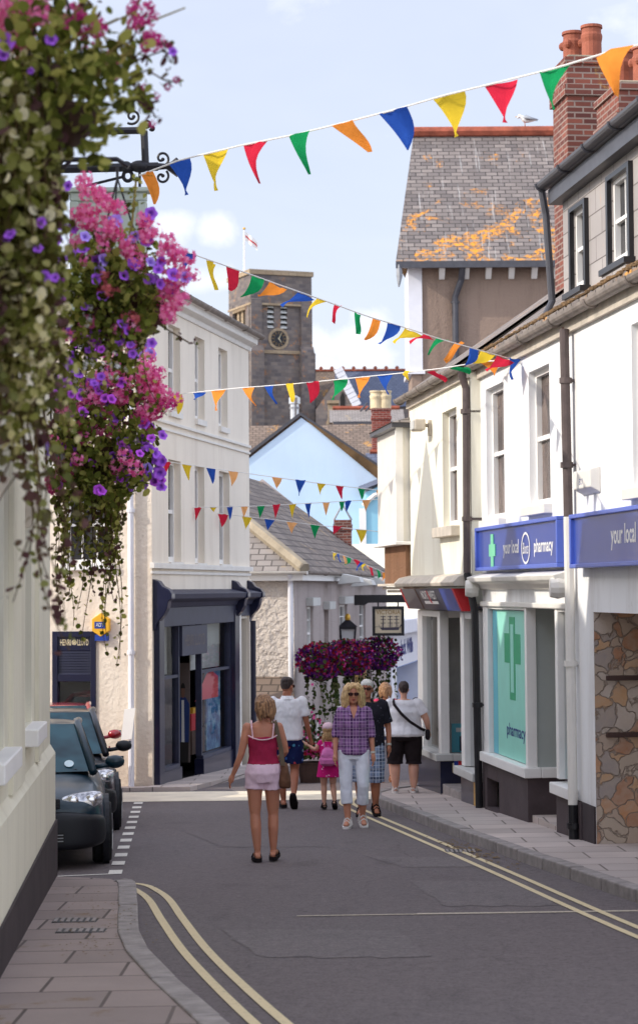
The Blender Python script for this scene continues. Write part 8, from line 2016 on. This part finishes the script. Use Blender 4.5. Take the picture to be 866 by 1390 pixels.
spray(tB, Bk, 'pink_petal', [(130, 300, 5, 14), (165, 290, 4, 12), (225, 390, 4, 14), (190, 350, 4, 14), (215, 430, 3, 10), (100, 335, 3, 10)], .6, .95)
spray(tB, Bk, 'petunia_violet', [(110, 350, 3, 14), (170, 360, 3, 14), (150, 420, 3, 20)], .7, 1.)
spray(tB, Bk, 'petunia_blue', [(185, 310, 3, 14), (225, 360, 2, 12)], .7, 1.)
spray(tC, Ck, 'petunia_violet', [(200, 620, 4, 14), (120, 520, 4, 20), (170, 600, 3, 14), (110, 600, 3, 18), (205, 590, 3, 12)], .85, 1.25)
spray(tC, lambda x, y, d=0: Ck(x, y, d-.15), 'petunia_purple', [(100, 545, 4, 14), (150, 530, 4, 14), (185, 600, 4, 14), (110, 640, 3, 14), (145, 660, 3, 14)], .8, 1.15)
spray(tC, lambda x, y, d=0: Ck(x, y, d-.15), 'pink_petal', [(150, 510, 4, 12), (200, 500, 5, 10), (100, 600, 4, 12), (165, 630, 3, 12)], .8, 1.2)
spray(tC, Ck, 'pink_petal', [(180, 520, 5, 14), (130, 545, 4, 14), (220, 535, 4, 10), (95, 560, 3, 12)], .8, 1.2)
spray(tC, Ck, 'petunia_purple', [(180, 640, 4, 16), (150, 500, 4, 20)], .8, 1.2)

b = MB()
for k in range(420):
    px, py = rnd.uniform(62, 195), rnd.uniform(425, 505)
    if px > 200-abs(py-480)*.5: continue
    leaf(b, Bk(px, py, rnd.uniform(-.3, .2)), rnd.uniform(.01, .024), None, rnd.uniform(.6, 1.))
b.build('lower_foliage', ['leaf_green'], tB, fix=False, uv=False)
spray(tB, Bk, 'petunia_violet', [(100, 480, 4, 14), (150, 465, 4, 14), (185, 480, 3, 9), (120, 510, 3, 12)], .6, .9); spray(tB, Bk, 'petunia_purple', [(95, 520, 3, 10), (135, 460, 3, 12)], .6, .9); spray(tB, Bk, 'white_petal', [(130, 480, 8, 22), (160, 500, 6, 16)], .25, .4); spray(tB, Bk, 'pink_petal', [(165, 450, 3, 8), (110, 450, 3, 10)], .5, .8)
spray(tA, lambda x, y, d=0: A_(x, y, d), 'petunia_violet', [(10, 320, 2, 8), (55, 300, 2, 8), (48, 345, 1, 6), (68, 380, 2, 5)], .45, .7)

# ------------------------------------------------------------------ baskets along the inn
def inn_basket(label, xa, xb, ya, yb, trail_to, reds, w=.55):
    c = V_( (xa+xb)/2, (ya+yb)/2); u0 = FV.at((xa+xb)/2, (ya+yb)/2, w)[0]; Yc = FV.pt(u0, w, 0).y
    at = lambda px, py, dy=0.: at_y(px, py, Yc+dy)
    k = Yc/FPX; rx, ry = (xb-xa)/2, (yb-ya)/2; cx, cy = (xa+xb)/2, (ya+yb)/2
    t = thing('inn_flower_basket', label, 'flower basket', at(cx, cy+ry*.5))
    b = MB(); cc = at(cx, cy+ry*.35); b.lathe(cc, [(.02, -.3), (rx*k*.5, -.25), (rx*k*.7, 0), (rx*k*.6, .02)], 14); b.build('moss_basket', 'bark_basket', t)
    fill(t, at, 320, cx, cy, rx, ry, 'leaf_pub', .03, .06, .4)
    def petal(m, nm, n, r0, r1, bias):
        b = MB()
        for i in range(n):
            px, py = cx+rx*rnd.uniform(-1.15, 1.15), cy+ry*(rnd.uniform(-.95, .9)-(.12 if m == 'pub_red' else -.05))
            if not inside(px, py, cx, cy, rx*1.15*(.9+.2*rnd.random()), ry*(.85+.3*rnd.random())): continue
            star(b, at(px, py, rnd.uniform(-.5, -.2)), rnd.uniform(r0, r1)*.62, V((rnd.gauss(.1, .5), -1, rnd.gauss(.2, .5))).normalized())
        b.build(nm, m, t, fix=False, uv=False)
    petal('pub_purple', 'purple_petal', 560, .05, .09, .1); petal('pub_red', 'red_petal', int(reds*2.3), .05, .085, -.1); petal('magenta_petal', 'magenta_petal', 80, .045, .075, .1)
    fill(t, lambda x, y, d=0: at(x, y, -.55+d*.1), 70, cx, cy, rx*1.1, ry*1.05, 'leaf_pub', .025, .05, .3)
    for i in range(9):
        px = rnd.uniform(xa+rx*.25, xb-rx*.2); p0 = at(px, cy+ry*.6, rnd.uniform(-.3, .3)); L_ = (rnd.uniform(trail_to-45, trail_to)-cy-ry*.6)*k
        trail(t, p0, max(.3, L_), 'leaf_pub', int(max(.3, L_)*24), .055, V((rnd.gauss(0, .08), 0, 0)), 'stem_brown', .06)
inn_basket('nearest inn basket, red and purple flowers spilling beside the lower wall', 406, 464, 872, 922, 1000, 190)
inn_basket('inn basket of red and magenta flowers directly under the lantern', 440, 502, 868, 917, 995, 230)
inn_basket('inn basket of purple flowers with hanging greenery under the sailing ship sign', 488, 542, 864, 910, 982, 110)
# tub of flowers at the inn door
p = on_ground(424, 1062); tq = thing('flower_tub', 'low tub of red and magenta flowers standing at the foot of the inn wall', 'planter', (p.x, p.y, gz(p.x, p.y)))
zb = gz(p.x, p.y); b = MB(); b.lathe((p.x, p.y, zb), [(.2, 0), (.25, .3), (.27, .34), (.22, .34), (.2, .28)], 16); b.build('tub', 'wood_dark', tq)
b = MB()
for k in range(260): leaf(b, V((p.x+rnd.gauss(0, .17), p.y+rnd.gauss(0, .15), zb+.4+abs(rnd.gauss(0, .3)))), rnd.uniform(.025, .05), None, .8)
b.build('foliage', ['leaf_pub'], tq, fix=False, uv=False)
for m, nm, n in (('pub_red', 'red_petal', 70), ('magenta_petal', 'magenta_petal', 50)):
    b = MB()
    for k in range(n): star(b, V((p.x+rnd.gauss(0, .18), p.y-.15+rnd.gauss(0, .1), zb+.45+abs(rnd.gauss(0, .33)))), rnd.uniform(.025, .045), V((rnd.gauss(0, .5), -1, rnd.gauss(.3, .4))).normalized())
    b.build(nm, m, tq, fix=False, uv=False)
# ------------------------------------------------------------------ light and sky
SUN = V((-1, -.3, .655)).normalized()
wd = bpy.data.worlds.new('World'); SC.world = wd; wd.use_nodes = True
n = NT(wd.node_tree); bg = wd.node_tree.nodes['Background']
sky = n.new('ShaderNodeTexSky'); sky.sky_type = 'NISHITA'; sky.sun_disc = False
sky.sun_elevation = math.asin(SUN.z); sky.sun_rotation = atan2(SUN.x, SUN.y)
sky.air_density = 1.; sky.dust_density = 2.; sky.ozone_density = 1.
gen = n.coord('Generated'); sx = n.sep(gen)
# thin haze whitening toward the horizon, and a few soft cumulus puffs
flat = n.new('ShaderNodeVectorMath', operation='DIVIDE'); n.put(flat.inputs[0], gen)
cmb = n.new('ShaderNodeCombineXYZ'); zz = n.math('ADD', n.math('MAXIMUM', sx[2], 0.), .22)
for i in range(3): n.put(cmb.inputs[i], zz)
n.put(flat.inputs[1], cmb.outputs[0])
cl1 = n.noise(n.scale(gen, (1, 1, 1.7)), 8.5, 8, .58, .25)
cl2 = n.noise(n.scale(gen, (1, 1, 2.2)), 2.6, 5, .6, .3)
low = n.ramp(sx[2], [(.02, 1.), (.2, 0.)])
puff = n.ramp(n.math('ADD', n.math('ADD', n.math('MULTIPLY', cl1, .75), n.math('MULTIPLY', cl2, .35)), n.math('MULTIPLY', low, .07)), [(.6, 0.), (.72, 1.)])
veil = n.math('MULTIPLY', n.ramp(cl2, [(.3, 0.), (.75, 1.)]), .35)
haze = n.math('ADD', n.math('MULTIPLY', low, .2), .42)
SKY_FILL = .6; HZC = (6.3, 6.4, 7.45); CLC = (7.6, 7.6, 7.8)
c = n.mix(haze, sky.outputs[0], HZC)
c = n.mix(veil, c, (6.7, 6.9, 7.9))
c = n.mix(n.math('MULTIPLY', puff, .7), c, CLC)
# separate small cumulus low over the church
gy = n.math('MAXIMUM', sx[1], .05); ax, az = n.math('DIVIDE', sx[0], gy), n.math('DIVIDE', sx[2], gy)
cn = n.noise(gen, 26, 6, .6, .3); tot = None
for (px, py, rx, ry) in ((292, 312, 26, 22), (235, 305, 30, 26), (470, 468, 60, 40), (510, 432, 45, 26), (445, 500, 40, 26), (300, 385, 40, 26)):
    r = ray(px, py); dx = n.math('DIVIDE', n.math('SUBTRACT', ax, r.x/r.y), rx/FPX); dz = n.math('DIVIDE', n.math('SUBTRACT', az, r.z/r.y), ry/FPX)
    d = n.math('SQRT', n.math('ADD', n.math('MULTIPLY', dx, dx), n.math('MULTIPLY', dz, dz)))
    f = n.math('SUBTRACT', 1.15, d); tot = f if tot is None else n.math('MAXIMUM', tot, f)
cum = n.ramp(n.math('ADD', tot, n.math('MULTIPLY', n.math('SUBTRACT', cn, .5), 3.4)), [(.05, 0.), (1.3, 1.)])
c2 = n.mix(n.math('MULTIPLY', cum, .5), c, (8.3, 8.1, 8.0))
gn = n.new('ShaderNodeVectorMath', operation='SCALE'); n.put(gn.inputs[0], c2); gn.inputs['Scale'].default_value = 1.25; c2 = gn.outputs[0]
# added fill light: the sky is scaled up in directions outside the view
side = n.ramp(sx[1], [(.55, 2.3), (.9, 1.)]) if False else n.math('ADD', 1., n.math('MULTIPLY', n.ramp(sx[1], [(.5, 1.), (.93, 0.)]), SKY_FILL))
sc_ = n.new('ShaderNodeVectorMath', operation='SCALE'); n.put(sc_.inputs[0], c2); n.put(sc_.inputs['Scale'], side)
n.put(bg.inputs['Color'], sc_.outputs[0]); bg.inputs['Strength'].default_value = .14
sl = bpy.data.lights.new('sun', 'SUN'); sl.energy = 3.5; sl.angle = R(.5); sl.color = (1, .93, .82)
so = bpy.data.objects.new('sun', sl); COL.objects.link(so); so.location = (-30, -10, 30)
so.rotation_euler = (-SUN).to_track_quat('-Z', 'Y').to_euler()
SC.cycles.max_bounces = 8; SC.cycles.transparent_max_bounces = 24; SC.cycles.use_denoising = True
